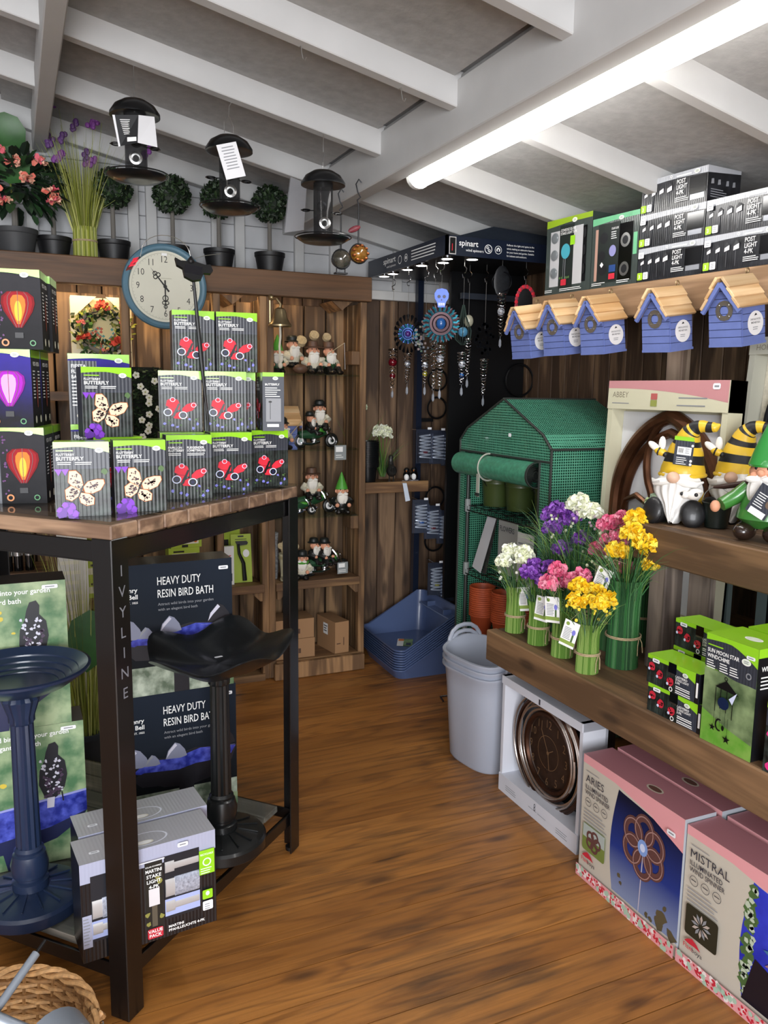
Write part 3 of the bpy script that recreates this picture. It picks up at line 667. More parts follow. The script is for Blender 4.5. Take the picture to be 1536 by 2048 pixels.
def balloon(label, loc, rz, kind):
    t = carton('balloon_light_box', label, 'box', LW, LD, LH, slate, dk_plain, lime, loc, rz, 'boxed balloon lights on the table')
    balloon_front(t, *((redglow, core, dim) if kind == 'red' else (pinkglow, corep, purple_bg))); balloon_side(t); return t
rr = R(-12)
def lb(brx, bry, z, rz): return (brx-LW/2*math.cos(rz), bry-LW/2*math.sin(rz), z)
b1 = balloon('balloon light box with glowing red balloon at the bottom left of the table display', lb(.064, 2.165, ZT, rr), rr, 'red')
b2 = balloon('balloon light box with glowing pink purple balloon in the middle of the left stack', lb(.042, 2.165, ZT+LH+.0006, rr), rr, 'pink')
b3 = dup(b1, lb(.072, 2.168, ZT+2*(LH+.0006), R(-10)), R(-10), 'balloon light box with glowing red balloon topmost of the left stack')
bk = [dup(b1, lb(.089, 2.279, ZT, rr), rr, 'balloon light box behind the bottom red one, hidden but for its green top'), dup(b2, lb(.067, 2.279, ZT+LH+.0006, rr), rr, 'balloon light box behind the pink purple one in the left stack'),
      dup(b3, lb(.099, 2.281, ZT+2*(LH+.0006), R(-10)), R(-10), 'balloon light box behind the topmost red one in the left stack')]
# turned balloon box whose text panel faces out
fz = ZT+LH+.0006
t = carton('balloon_light_box', 'balloon light box turned to its purple text panel, behind the raised orange butterfly box', 'box', LW, LD, LH, purple_bg, dk_plain, lime, (.214, 2.335, fz), R(-2), 'boxed balloon lights on the table')
a = face(LW); w, h = LW, LH; a.rect(0, 0, w*.46, h*.9, slate_p)
for k, s_ in enumerate(('FIESTA', 'FLAMING', 'BALLOON')): a.text(w*.05, h*(.80-.075*k), h*.05, s_, white, .02, maxw=w*.33)
a.greek(w*.05, h*.60, w*.33, 8, .009, white); a.ell(w*.22, h*.12, w*.11, h*.05, cream); a.ell(w*.22, h*.12, w*.09, h*.04, M('badge_orange', '#c9762b', .4)); limeband(a, w, h, .08, .04); badge(a, w*.82, h*.91, h*.035); a.build('front_print', t)
t2 = dup(t, (.214, 2.335, ZT), R(-2), 'balloon light box under the purple text panel box, only its green top edge in view')

# ================================================================ solar butterfly stake standing among the boxes
t = thing('solar_butterfly_stake', 'black pole with butterfly shaped solar head and red butterfly on a curved wire', 'solar stake', (.490, 2.255, Z2+.001))
MB().tube([(0, 0, 0), (-.012, 0, .13), (-.018, 0, .20), (-.034, 0, .405)], [.0028, .004, .0065, .004], 8, blackplastic).build('pole', t)
T = Matrix.Translation((-.036, -.004, .425)) @ Matrix.Rotation(R(-18), 4, 'X') @ Matrix.Rotation(R(8), 4, 'Y')
hd = [(-.050, .030), (-.044, .010), (-.028, .004), (-.022, -.018), (0, -.026), (.022, -.018), (.028, .002), (.046, .004), (.052, .014), (.044, .03), (.030, .026), (0, .030), (-.034, .024)]
h = MB().prism(hd, -.006, .006, blackplastic, T).build('solar_head', t, smooth=False)
MB().box((0, -.0072, .004), (.046, .002, .024), M('solar_panel', '#17191f', .15, coat=1), T).build('solar_panel', h, smooth=False)
MB().lathe([(.008, 0), (.010, .006), (.004, .014), (0, .018)], 10, blackplastic, Matrix.Translation((-.04, 0, .45))).build('motor_cap', h)
arc = [(-.045+.075*math.cos(R(q))-.045, 0, .455+.055*math.sin(R(q))+.0) for q in range(20, 185, 15)]
arc = [(-.04, 0, .46)]+[(-.105+.062*math.cos(R(q)), 0, .470+.045*math.sin(R(q))) for q in range(10, 190, 15)]+[(-.172, -.005, .455)]
MB().tube(arc, .0009, 5, wire).build('curved_wire', t)
MB().tube([(-.035, 0, .46), (-.0, .01, .473), (.045, .02, .483)], .0009, 5, wire).build('curved_wire', t)
b_ = MB()
for dx, dz, m in ((-.012, -.012, peach), (-.006, -.003, peach), (-.020, -.022, M('wing_edge', '#5a2a24', .4))): b_.add([(-.178+dx-.012, -.006, .448+dz-.010), (-.178+dx+.004, -.010, .448+dz-.004), (-.178+dx+.012, -.006, .448+dz+.010), (-.178+dx-.004, .004, .448+dz+.006)], [(0, 1, 2, 3)], m)
b_.tube([(-.172, -.006, .455), (-.20, -.006, .42)], .002, 5, black); b_.build('butterfly', t, smooth=False)
# ================================================================ bird bath boxes on the lower shelf
ZS = .1533
bathbg = grad('night_blue_print', '#0a0f14', '#16202e', 2, .1, .4, noise=.2); moss = card('blurred_garden', '#4d7250', c2='#a3b48c', ns=14, coat=.15); mossdk = card('blurred_lawn', '#5c6c5a', c2='#c0cbb8', ns=22, coat=.15)
wblue = card('water_print', '#232c86', c2='#5560c8', ns=40, coat=.15); birdc = M('bird_print', '#15141c', .45); birdp = M('bird_plum_print', '#453349', .45); birdw = M('bird_pale_print', '#c6c4d2', .45); lav = M('lavender_print', '#8f93cf', .45); yel = M('yellow_print', '#c9b23e', .5)
def sticker_on(a, x, y, w, h): a.rrect(x, y, x+w, y+h, h*.3, sticker); a.greek(x+w*.2, y+h*.35, w*.6, 1, h*.5, grey, .6, 0)
def dark_bath_art(t, w, h):
    a = face(w); a.rect(0, 0, w, h, bathbg); a.rect(0, 0, w, h*.22, mossdk)
    a.rect(w*.44, 0, w*.58, h*.3, birdc)
    a.poly([(0, h*.47), (w*.1, h*.50), (w*.35, h*.485), (w*.6, h*.53), (w, h*.50), (w*.95, h*.38), (w*.8, h*.27), (w*.55, h*.23), (w*.3, h*.25), (w*.1, h*.33)], birdc)
    a.poly([(w*.02, h*.40), (w*.15, h*.485), (w*.4, h*.47), (w*.65, h*.52), (w*.99, h*.49), (w*.92, h*.40), (w*.6, h*.40), (w*.3, h*.35)], wblue)
    a.poly([(0, h*.36), (w*.12, h*.395), (w*.5, h*.37), (w*.93, h*.43), (w*.88, h*.36), (w*.55, h*.25), (w*.1, h*.28)], birdc)
    for x, y, s, fl in ((.42, .475, 1, 1), (.87, .515, 1.15, -1), (.05, .45, 1.2, 1), (.2, .445, .7, -1)):
        X, Y = w*x, h*y; q = w*.1*s
        a.poly([(X-q, Y), (X-q*.75, Y+q*.8), (X-q*.1, Y+q*1.5), (X+q*.35, Y+q*1.3), (X+q*.8, Y+q*.7), (X+q, Y+q*.05), (X+q*.4, Y-q*.1)][::1], birdc if x > .8 else M('heron_print', '#7f8296', .5))
        a.poly([(X-q*.9, Y+q*.1), (X-q*.7, Y+q*.75), (X-q*.1, Y+q*1.42), (X+q*.1, Y+q*1.2), (X-q*.5, Y+q*.6)], birdw if x != .2 else grey)
    a.rect(w*.7, h*.5, w*.98, h*.502, lav); a.rect(w*.86, h*.505, w*.875, h*.54, birdc); a.rect(w*.84, 0, w, h*.1, moss)
    a.text(w*.135, h*.80, h*.034, 'Henry', white, .02, al='r'); a.text(w*.135, h*.75, h*.034, 'Bell', white, .02, al='r'); a.text(w*.135, h*.715, h*.016, 'EST. 1825', white, .01, al='r')
    a.text(w*.31, h*.84, h*.062, 'HEAVY DUTY', white, .005, sx=.62); a.text(w*.31, h*.745, h*.062, 'RESIN BIRD BATH', white, .005, sx=.62)
    a.text(w*.31, h*.685, h*.021, 'Attract wild birds into your garden', grey, .006, maxw=w*.58); a.text(w*.31, h*.645, h*.021, 'with an elegant bird bath', grey, .006, maxw=w*.42)
    sticker_on(a, w*.87, h*.92, w*.09, h*.028); return a.build('front_print', t)
def light_bath_art(t, w, h):
    a = face(w); a.rect(0, 0, w, h, moss)
    a.many([blob(w*random.uniform(.2, .98), h*random.uniform(.55, .82), h*random.uniform(.008, .018), 9, .2, 1.4) for _ in range(14)], yel)
    a.poly([(0, h*.38), (w*.3, h*.44), (w, h*.50), (w, h*.34), (w*.7, h*.26), (w*.2, h*.20), (0, h*.19)], wblue)
    a.poly([(0, h*.19), (w*.2, h*.20), (w*.7, h*.26), (w, h*.34), (w*.95, h*.28), (w*.75, h*.17), (w*.55, h*.13), (w*.52, 0), (w*.36, 0), (w*.33, h*.12), (0, h*.10)], navy); a.poly([(0, h*.38), (w*.3, h*.44), (w, h*.50), (w, h*.485), (w*.3, h*.425), (0, h*.365)], lav)
    a.text(w*.10, h*.925, h*.034, 'Attract wild birds into your garden', white, .012, maxw=w*.78); a.text(w*.10, h*.865, h*.034, 'with an elegant bird bath', white, .012, maxw=w*.56)
    X, Y = w*.74, h*.48                                        # starling seen from behind
    a.poly([(X-.075*w, Y+.02*h), (X-.11*w, Y+.10*h), (X-.10*w, Y+.20*h), (X-.06*w, Y+.27*h), (X-.045*w, Y+.33*h), (X-.02*w, Y+.385*h), (X+.03*w, Y+.395*h), (X+.055*w, Y+.36*h), (X+.05*w, Y+.30*h), (X+.10*w, Y+.25*h), (X+.115*w, Y+.15*h), (X+.09*w, Y+.06*h), (X+.03*w, Y), (X-.03*w, Y-.03*h)][::-1], birdc)
    a.many([blob(X+random.uniform(-.09, .09)*w, Y+random.uniform(.03, .28)*h, w*.012, 6, .5) for _ in range(34)], birdw); a.many([blob(X+random.uniform(-.08, .08)*w, Y+random.uniform(.0, .2)*h, w*.016, 6, .5) for _ in range(18)], birdp)
    a.poly([(X-.05*w, Y+.0*h), (X-.055*w, Y-.075*h), (X-.0*w, Y-.075*h), (X+.01*w, Y)], birdw); a.many([[(X+.06*w, Y+.03*h), (X+.07*w, Y-.04*h), (X+.08*w, Y-.04*h), (X+.072*w, Y+.03*h)]], birdc)
    a.text(w*.03, h*.02, h*.03, 'Henry Bell', white, .01); sticker_on(a, w*.82, h*.95, w*.12, h*.026); return a.build('front_print', t)
ctop = card('charcoal_card', '#4a4a47')
t = carton('bird_bath_box', 'dark blue bird bath box at the bottom of the right stack on the lower shelf', 'box', .334, .115, .41, bathbg, ctop, ctop, (.437, 2.456, ZS), R(1.7), 'dark blue bird bath boxes'); dark_bath_art(t, .334, .41)
t = dup(t, (.430, 2.456, ZS+.4105), R(1.7), 'dark blue bird bath box on top of the right stack behind the black bowl')
t = carton('bird_bath_box', 'pale green bird bath box with starling, bottom of the left stack behind the blue pedestal', 'box', .334, .115, .41, moss, ctop, ctop, (-.033, 2.335, ZS), R(.5), 'pale green bird bath boxes'); light_bath_art(t, .334, .41)
t = dup(t, (-.063, 2.335, ZS+.4105), R(.5), 'pale green bird bath box with starling, top of the left stack above the blue bowl')
# ---------------------------------------------------------------- bird baths
def fluted(t, i): return 1+.06*math.cos(12*t)
def bath(name, label, loc, col, dark):
    m = M(name+'_resin', col, .34, 0, coat=.25); t = thing('bird_bath', label, 'bird bath', loc, 0, 'resin bird baths')
    b = MB().lathe([(.0, .058), (.035, .056), (.10, .044), (.124, .038), (.130, .03), (.130, .004), (.126, 0), (0, 0)], 48, m).build('base', t)
    g = MB()
    for k in range(14):
        q = 2*math.pi*k/14; c, s_ = math.cos(q), math.sin(q); g.box((.078, 0, .0505), (.06, .0035, .004), m, Matrix.Rotation(q, 4, 'Z') @ Matrix.Translation((.078, 0, .05)) @ Matrix.Rotation(R(9.5), 4, 'Y') @ Matrix.Translation((-.078, 0, -.05)))
    g.build('base_rib', b, smooth=False)['kind'] = 'stuff'
    MB().lathe([(.045, .055), (.045, .075), (.036, .08), (.036, .086), (.044, .092), (.047, .12), (.040, .148), (.034, .152), (.036, .160), (.030, .168)], 28, m).build('pedestal_foot', t)
    MB().lathe([(.029, .165), (.026, .50), (.030, .505), (.030, .52), (.044, .531 if dark else .565), (.03, .534 if dark else .59)], 48, m, fn=fluted).build('pedestal', t)
    return t, m
t, m = bath('blue', 'navy blue bird bath with stepped round bowl on the left of the lower shelf', (-.022, 2.150, ZS), '#1d2a44', 0)
MB().lathe([(0, .580), (.06, .586), (.12, .605), (.158, .632), (.170, .642), (.171, .648), (.164, .650), (.150, .640), (.140, .634), (.139, .630), (.124, .622), (.123, .618), (.108, .612), (.107, .608), (.092, .604), (.091, .601), (.05, .598), (0, .597)], 56, m).build('bowl', t)
st_ = Art((.02, -.03, .6), (1, 0, 0), (0, 1, 0)); st_.rrect(0, 0, .022, .010, .003, sticker); st_.build('price_sticker', t)
t, m = bath('charcoal', 'black bird bath with scalloped shell bowl in front of the dark blue boxes', (.500, 2.232, ZS), '#131516', 1)
def wavy(z0, amp):
    prof = []
    return prof
mb = MB(); n = 60; prof = [(.0, .525), (.05, .530), (.11, .555), (.165, .588), (.200, .612), (.205, .616), (.196, .617), (.155, .597), (.10, .575), (.05, .565), (0, .563)]
vs = []
for r, z in prof:
    for j in range(n):
        q = 2*math.pi*j/n; k = r/.205; w_ = 1+.07*k*math.cos(5*q+.6); vs.append((r*w_*math.cos(q), r*w_*math.sin(q), z+.020*k*k*math.cos(5*q+.6)+.012*k*math.cos(q-.4)))
mb.add(vs, [(i*n+j, i*n+(j+1) % n, (i+1)*n+(j+1) % n, (i+1)*n+j) for i in range(len(prof)-1) for j in range(n)], m); mb.build('bowl', t, angle=60)
st_ = Art((-.005, .02, .572), (1, .2, 0), (-.2, 1, .0)); st_.rrect(0, 0, .024, .011, .003, sticker); st_.build('price_sticker', t)
# ---------------------------------------------------------------- martini stake light boxes
lavc = card('lavender_card', '#a7aac0', ribs=.12); greyc = card('grey_card', '#a9a9ae', ribs=.12); dkc = card('dark_box_card', '#1b1a1d', ribs=.5)
mw, md, mh = .325, .115, .25
t = carton('stake_light_box', 'grey topped martini stake light box at the front corner of the lower shelf', 'box', mw, md, mh, dkc, dkc, greyc, (.245, 1.876, ZS), R(6.2), 'boxed martini stake lights')
a = face(mw); a.rect(0, mh*.8, mw, mh, lavc); a.rect(0, 0, mw, mh*.8, dkc)
for x0, x1 in ((.07, .30), (.60, .87)):
    a.rect(mw*x0, mh*.19, mw*x1, mh*.86, M('window_shade', '#24262c', .3)); a.rect(mw*x0, mh*.22, mw*x1, mh*.4, M('window_card', '#a5b0dc', .5)); 
a.rect(mw*.005, mh*.15, mw*.07, mh*.48, lavc)
a.greek(mw*.01, mh*.44, mw*.05, 9, .008, grey)
a.rect(mw*.455, mh*.05, mw*.585, mh*.84, M('photo_dark', '#23221f', .4)); a.rect(mw*.48, mh*.38, mw*.56, mh*.56, M('lamp_photo', '#d9d5d8', .4)); a.rect(mw*.50, mh*.16, mw*.54, mh*.38, M('stem_photo', '#5b5346', .4)); a.many([blob(mw*x, mh*y, .006, 7, .4) for x, y in ((.475, .2), (.57, .25), (.47, .3), (.565, .62), (.55, .66))], M('leaf_photo', '#8d8a45', .5))
for k, (s_, hh) in enumerate((('SOLAR POWERED', .014), ('MARTINI', .036), ('STAKE', .036), ('LIGHT', .036), ('4-PK', .036))): a.text(mw*.52, mh*(.79-.055*k), mh*hh, s_, white, .018, al='c', maxw=mw*.12)
a.rrect(mw*.462, mh*.04, mw*.578, mh*.145, .004, red); a.text(mw*.52, mh*.10, mh*.034, 'VALUE', white, .02, al='c'); a.text(mw*.52, mh*.055, mh*.034, 'PACK', white, .02, al='c')
a.text(mw*.62, mh*.10, mh*.028, 'MARTINI', white, .02); a.text(mw*.62, mh*.06, mh*.028, 'PFAHLLEUCHTE 4-PK', white, .02, maxw=mw*.33)
a.rect(mw*.865, mh*.56, mw*.985, mh*.82, lime); a.text(mw*.925, mh*.765, mh*.02, 'RECYCLABLE', white, .01, al='c', maxw=mw*.1); a.ring(mw*.925, mh*.69, .008, .011, white); a.greek(mw*.875, mh*.62, mw*.09, 3, .006, white)
a.rrect(mw*.885, mh*.29, mw*.965, mh*.39, .003, lime); a.ell(mw*.925, mh*.35, .005, .006, white); a.rrect(mw*.885, mh*.17, mw*.965, mh*.27, .003, sticker); a.greek(mw*.9, mh*.23, mw*.05, 3, .006, grey)
sticker_on(a, mw*.70, mh*.93, mw*.08, mh*.045); a.greek(mw*.4, mh*.86, mw*.2, 1, .006, white, .4, 0); fp = a.build('front_print', t)
for x0, x1 in ((.075, .295), (.605, .865)):                      # lamps lying in the windows
    for z, r in ((.28, .016), (.48, .026), (.70, .016)):
        if x0 > .5 or z < .6:
            lm = MB().cyl((-mw/2+mw*x0, -.001, mh*(z+.04)), (-mw/2+mw*(x0+.07), -.001, mh*(z+.04)), r*.9, r*.9, 14, M('lamp_silver', '#c4c2c2', .3, .35)).cyl((-mw/2+mw*(x0+.07), -.001, mh*(z+.04)), (-mw/2+mw*x1, -.001, mh*(z+.04)), r*(1 if r > .02 else .55), r*(1 if r > .02 else .55), 14, M('lamp_glass_silver', '#aeb4c4', .15, .3, noise=.35, ns=160) if r > .02 else M('lamp_silver', None))
            for v in range(len(lm.v)): x_, y_, z_ = lm.v[v]; lm.v[v] = (x_, -.001+min(0, (y_+.001)*.25) if y_ < -.001 else -.0012, z_)
            lm.build('lamp', t)
a = topf(mw, mh); 
a.ring(mw*.5, md*.35, mw*.15, mw*.165, M('handle_white', '#dfe2ec', .3), 28, .55); a.ell(mw*.48, md*.22, .022, .009, cream); a.ell(mw*.48, md*.22, .018, .007, white); sticker_on(a, mw*.09, md*.3, .024, .010); a.build('top_print', t)
dup(t, (.252, 2.004, ZS), R(6.2), 'grey topped martini stake light box behind the front one on the lower shelf')

# ================================================================ wicker basket with torches, bottom left
wk = M('wicker', '#b98d5c', .6, noise=.3, ns=90); wkd = M('wicker_dark', '#8a6238', .65, noise=.3, ns=90)
t = thing('wicker_basket', 'round woven wicker basket on the floor at the bottom left corner', 'basket', (-.105, 1.565, 0))
rb = lambda z: .145+.045*z/.26
mb = MB()
for k in range(22):
    z = .012+.0108*k; mb.tube([((rb(z)+.004*math.cos(18*q+math.pi*(k % 2)))*math.cos(q), (rb(z)+.004*math.cos(18*q+math.pi*(k % 2)))*math.sin(q), z) for q in [2*math.pi*i/72 for i in range(72)]], .0052, 5, wk if k % 3 else wkd, closed=True)
mb.build('weave', t)['kind'] = 'stuff'
mb = MB()
for k in range(36): q = 2*math.pi*k/36; mb.tube([(rb(z)*math.cos(q), rb(z)*math.sin(q), z) for z in (0, .12, .25)], .004, 5, wkd)
mb.build('stake', t)['kind'] = 'stuff'
mb = MB()
for s_ in range(3): mb.tube([((rb(.26)+.007*math.cos(9*q+2.1*s_))*math.cos(q), (rb(.26)+.007*math.cos(9*q+2.1*s_))*math.sin(q), .258+.008*math.sin(9*q+2.1*s_)) for q in [2*math.pi*i/108 for i in range(108)]], .006, 6, wk, closed=True)
mb.build('rim', t); MB().cyl((0, 0, .002), (0, 0, .010), .14, .14, 30, wkd).build('bottom', t)
mb = MB(); mb.tube([(.185, -.02, .245), (.203, -.015, .26), (.207, -.005, .245), (.19, .0, .235)], .007, 8, wk); lp = mb.build('handle_loop', t)
MB().torus((.205, -.012, .222), .012, .003, chrome, 'x', 18, 6).build('ring', lp)
gm = M('torch_grey', '#8d949e', .4, .3)
def torch(label, p0, p1, r, head):
    t = thing('stake_torch', label, 'torch', p0); d = (Vector(p1)-Vector(p0)); t.rotation_euler = d.to_track_quat('Z', 'Y').to_euler(); L = d.length
    MB().cyl((0, 0, 0), (0, 0, L), r, r, 14, gm).build('tube', t); MB().cyl((0, 0, L), (0, 0, L+.03), r*.45, r*.4, 10, blackplastic).build('spike_socket', t)
    if head: MB().lathe([(r, 0), (r*1.3, -.015), (r*2.3, -.03), (r*2.5, -.05), (r*2.3, -.055), (0, -.052)], 24, gm).build('lamp_head', t)
    return t
torch('grey stake torch leaning out of the basket towards the table leg', (-.16, 1.50, .27), (-.015, 1.665, .345), .0085, False)
torch('thick grey torch with round head lying down in the basket', (-.035, 1.535, .275), (-.19, 1.60, .36), .013, True)
torch('dark grey stake torch at the left inside the basket', (-.20, 1.62, .20), (-.14, 1.52, .29), .010, False)
t = thing('lantern', 'grey half round lantern with dark glass lying in the basket', 'lantern', (.020, 1.500, .252), R(20))
MB().prism([(.06*math.cos(R(q)), .06*math.sin(R(q))) for q in range(0, 181, 15)]+[(-.045, 0)]+[(.045*math.cos(R(q)), .045*math.sin(R(q))) for q in range(165, 0, -15)]+[(.045, 0)], -.03, .03, gm).build('arch', t)
MB().prism([(.044*math.cos(R(q)), .044*math.sin(R(q))) for q in range(0, 181, 15)], -.026, .026, gloss_black).build('glass', t)

# ================================================================ on top of the unit: topiary, potted flowers, grass
leafm = [M('box_leaf_a', '#22331f', .5), M('box_leaf_b', '#33492a', .5), M('box_leaf_c', '#192717', .55)]
potm = M('black_pot', '#151517', .5); stemm = M('grey_stem', '#6e6a64', .8); soil = M('soil', '#1d1610', .95, noise=.4, ns=120)
def leafball(c, r, n, size, mats, mb=None):
    mb = mb or MB(); mb.ell(c, r*.86, mats[2], 14, 9)
    for i in range(n):
        z = random.uniform(-1, 1); q = random.uniform(0, 2*math.pi); k = math.sqrt(1-z*z); d = Vector((k*math.cos(q), k*math.sin(q), z)); p = Vector(c)+d*r*random.uniform(.86, 1.04)
        u = d.orthogonal().normalized(); u.rotate(Matrix.Rotation(random.uniform(0, 6.3), 3, d)); v = (d.cross(u)+d*random.uniform(.2, 1.0)).normalized(); s_ = size*random.uniform(.7, 1.2)
        mb.add([p-u*s_*.45, p+v*s_*.5-u*s_*.2+d*.002, p+v*s_, p+v*s_*.5+u*s_*.35+d*.002, p+u*s_*.3], [(0, 4, 3, 2, 1)], random.choice(mats))
    return mb
ZTOP = 2.0682
def pot(t, r0, r1, h, m=potm):
    p = MB().lathe([(0, 0), (r0, 0), (r0+(r1-r0)*.8, h*.78), (r1*.985, h*.8), (r1, h*.82), (r1*1.01, h), (r1*.94, h), (r1*.9, h*.86), (0, h*.84)], 28, m).build('pot', t); return p
def topiary(x, y, label, h=.335, r=.083):
    t = thing('potted_topiary', label, 'topiary', (x, y, ZTOP), 0, 'ball topiaries on the shelving unit'); p = pot(t, .058, .076, .10)
    MB().cyl((0, 0, .08), (0, 0, h-r*.7), .011, .010, 10, stemm).build('stem', t)
    f = leafball((0, 0, h), r, 620, .021, leafm).build('foliage', t, smooth=False); f['kind'] = 'stuff'; return t
tp = topiary(.205, 4.13, 'ball topiary behind the coral flowers at the left end of the beam')
for x, y, l in ((.462, 4.10, 'ball topiary right of the tall yellow green grass'), (.735, 4.10, 'ball topiary behind the clock, third from left'), (.955, 4.09, 'ball topiary half hidden behind the middle feeder'), (1.205, 4.07, 'rightmost ball topiary, alone right of the middle feeder')): dup(tp, (x, y, ZTOP), random.uniform(0, 6), l)
# tall artificial grass
gl = [M('grass_yellow_green', '#9aa13a', .55), M('grass_olive', '#7a8233', .55), M('grass_pale', '#b8b96a', .55)]
def grassclump(t, H, r0, spread, n, mats, tie=.2, nbase=46):
    mb = MB()
    for k in range(nbase):
        q = 2*math.pi*k/nbase; mb.cyl((r0*1.04*math.cos(q), r0*1.04*math.sin(q), 0), (r0*math.cos(q), r0*math.sin(q), H*tie*1.15), r0*.085, r0*.075, 5, mats[k % len(mats)])
    mb.cyl((0, 0, 0), (0, 0, H*tie), r0, r0*.95, 18, mats[1])
    s_ = mb.build('stems', t); s_['kind'] = 'stuff'
    mb = MB()
    for k in range(n):
        q = random.uniform(0, 2*math.pi); rr_ = r0*random.random()**.5; sp = spread*random.uniform(.1, 1)*(rr_/r0*.7+.3)
        mb.blade((rr_*math.cos(q), rr_*math.sin(q), H*tie*.9), (sp*math.cos(q), sp*math.sin(q), 1), H*(1-tie)*random.uniform(.55, 1.05), random.uniform(.05, .3)*spread*2.2, random.uniform(.003, .0055)*(H/.6)**.5, random.choice(mats), 5)
    b = mb.build('leaves', t, smooth=False); b['kind'] = 'stuff'
def tie(t, r, z):
    b = MB()
    for d in (-.0022, .0022): b.torus((0, 0, z+d), r*1.13, .0022, twine, 'z', 28, 5)
    o = b.build('twine_band', t); return o
t = thing('artificial_grass', 'tall yellow green grass bundle with purple flower spikes on the beam', 'grass', (.335, 4.08, ZTOP)); grassclump(t, .58, .048, .36, 300, gl, .22); tie(t, .048, .085)
pur = [M('spike_purple', '#7d3f8f', .6), M('spike_dark', '#55306b', .6)]
for k, (x, z, n_, m) in enumerate(((-.10, .67, 9, 0), (.055, .60, 12, 0), (.10, .64, 8, 0), (-.13, .50, 7, 1), (-.085, .52, 6, 1), (-.095, .44, 11, 0), (.01, .46, 5, 1), (.035, .43, 7, 0), (-.03, .58, 6, 1), (.28, .50, 9, 0))):
    mb = MB(); mb.tube([(x*.1, -.01, .2), (x*.6, -.02, z*.6), (x, -.03, z+.05)], .0012, 4, gl[1])
    for i in range(n_): mb.ell((x+random.uniform(-.014, .014)+(i/n_-.5)*.035*(1 if m == 0 else .3), -.03+random.uniform(-.008, .008), z+.045*(i/n_-.5)+random.uniform(-.006, .006)), (.0115, .008, .013), pur[m], 6, 4)
    mb.build('flower_spike', t)
# coral flowers
gleaf = [M('dark_leaf_a', '#1e3320', .45), M('dark_leaf_b', '#2c4a2a', .45), M('dark_leaf_c', '#162418', .5)]
coral = [M('coral_petal', '#e8806f', .6), M('coral_petal_pale', '#f0b49a', .6), M('pink_petal', '#e76b7b', .6)]
def petals(mb, c, r, mats, n=26, flat=.6, ruff=.35):
    c = Vector(c)
    for i in range(n):
        z = random.uniform(-.35, 1); q = random.uniform(0, 2*math.pi); k = math.sqrt(max(0, 1-z*z)); d = Vector((k*math.cos(q), k*math.sin(q), z*flat)).normalized()
        u = d.orthogonal().normalized(); u.rotate(Matrix.Rotation(random.uniform(0, 6.3), 3, d)); v = d.cross(u); L = r*random.uniform(.75, 1.1); w = r*random.uniform(.35, .5); p = c+d*r*.15
        e = [p, p+d*L*.6-u*w+v*w*ruff, p+d*L*.62+u*w-v*w*ruff, p+d*L-u*w*.75-v*w*ruff, p+d*L*1.05+v*w*ruff*.8, p+d*L+u*w*.75-v*w*.3]
        mb.add(e, [(0, 2, 1), (1, 2, 4), (1, 4, 3), (2, 5, 4)], random.choice(mats))
    return mb
def bushy(t, c, r, n, size, mats, sz=1):
    mb = MB()
    for i in range(n):
        z = random.uniform(-.8, 1); q = random.uniform(0, 6.3); k = math.sqrt(1-z*z*.9); rad = random.uniform(.35, 1)
        p = Vector(c)+Vector((k*math.cos(q), k*math.sin(q), z*sz))*r*rad; d = (p-Vector(c)+Vector((0, 0, -.02))).normalized(); u = d.cross(Vector((0, 0, 1)));
        if u.length < .01: u = Vector((1, 0, 0))
        u.normalize(); nrm = u.cross(d); s_ = size*random.uniform(.6, 1.15)
        mb.add([p, p+d*s_*.35+u*s_*.28+nrm*s_*.05, p+d*s_*.75+u*s_*.22, p+d*s_-nrm*s_*.12, p+d*s_*.75-u*s_*.22, p+d*s_*.35-u*s_*.28+nrm*s_*.05, p+d*s_*.5-nrm*s_*.05], [(0, 1, 6), (1, 2, 6), (2, 3, 6), (3, 4, 6), (4, 5, 6), (5, 0, 6)], random.choice(mats))
    b = mb.build('leaves', t, smooth=False); b['kind'] = 'stuff'; return b
t = thing('potted_flowers', 'dark green leafy plant with coral pink flowers in a grey pot on the beam', 'plant', (.045, 4.06, ZTOP)); pot(t, .07, .092, .11, M('grey_pot', '#3b3c3e', .6))
MB().cyl((0, 0, .09), (0, 0, .2), .014, .012, 8, stemm).build('stem', t); bushy(t, (.02, 0, .29), .15, 190, .085, gleaf, .85)
for x, z in ((-.06, .40), (-.09, .33), (.0, .36), (.105, .37), (-.075, .25), (.055, .30), (.145, .255), (-.04, .20), (.16, .22)):
    mb = MB(); petals(mb, (x, -.13, z), .032, coral, 16); mb.build('flower', t, smooth=False)
mb = MB()
for c_, L, ang in (((-.02, -.02, .50), .17, 100), ((.0, -.03, .37), .16, 20)):
    p = [(c_[0]+x*L, c_[1]-.03*abs(z), c_[2]+z*L) for x, z in ((-.5, -.1), (-.42, -.32), (-.1, -.5), (.25, -.42), (.46, -.12), (.48, .15), (.3, .42), (0, .5), (-.3, .4), (-.47, .15))]+[(c_[0], c_[1]+.02, c_[2])]
    mb.add(p, [(i, (i+1) % 10, 10) for i in range(10)], M('big_leaf', '#35602f', .45, noise=.2, ns=15))
mb.tube([(0, 0, .12), (-.02, 0, .48)], .004, 6, gl[1]); mb.build('large_leaf', t)

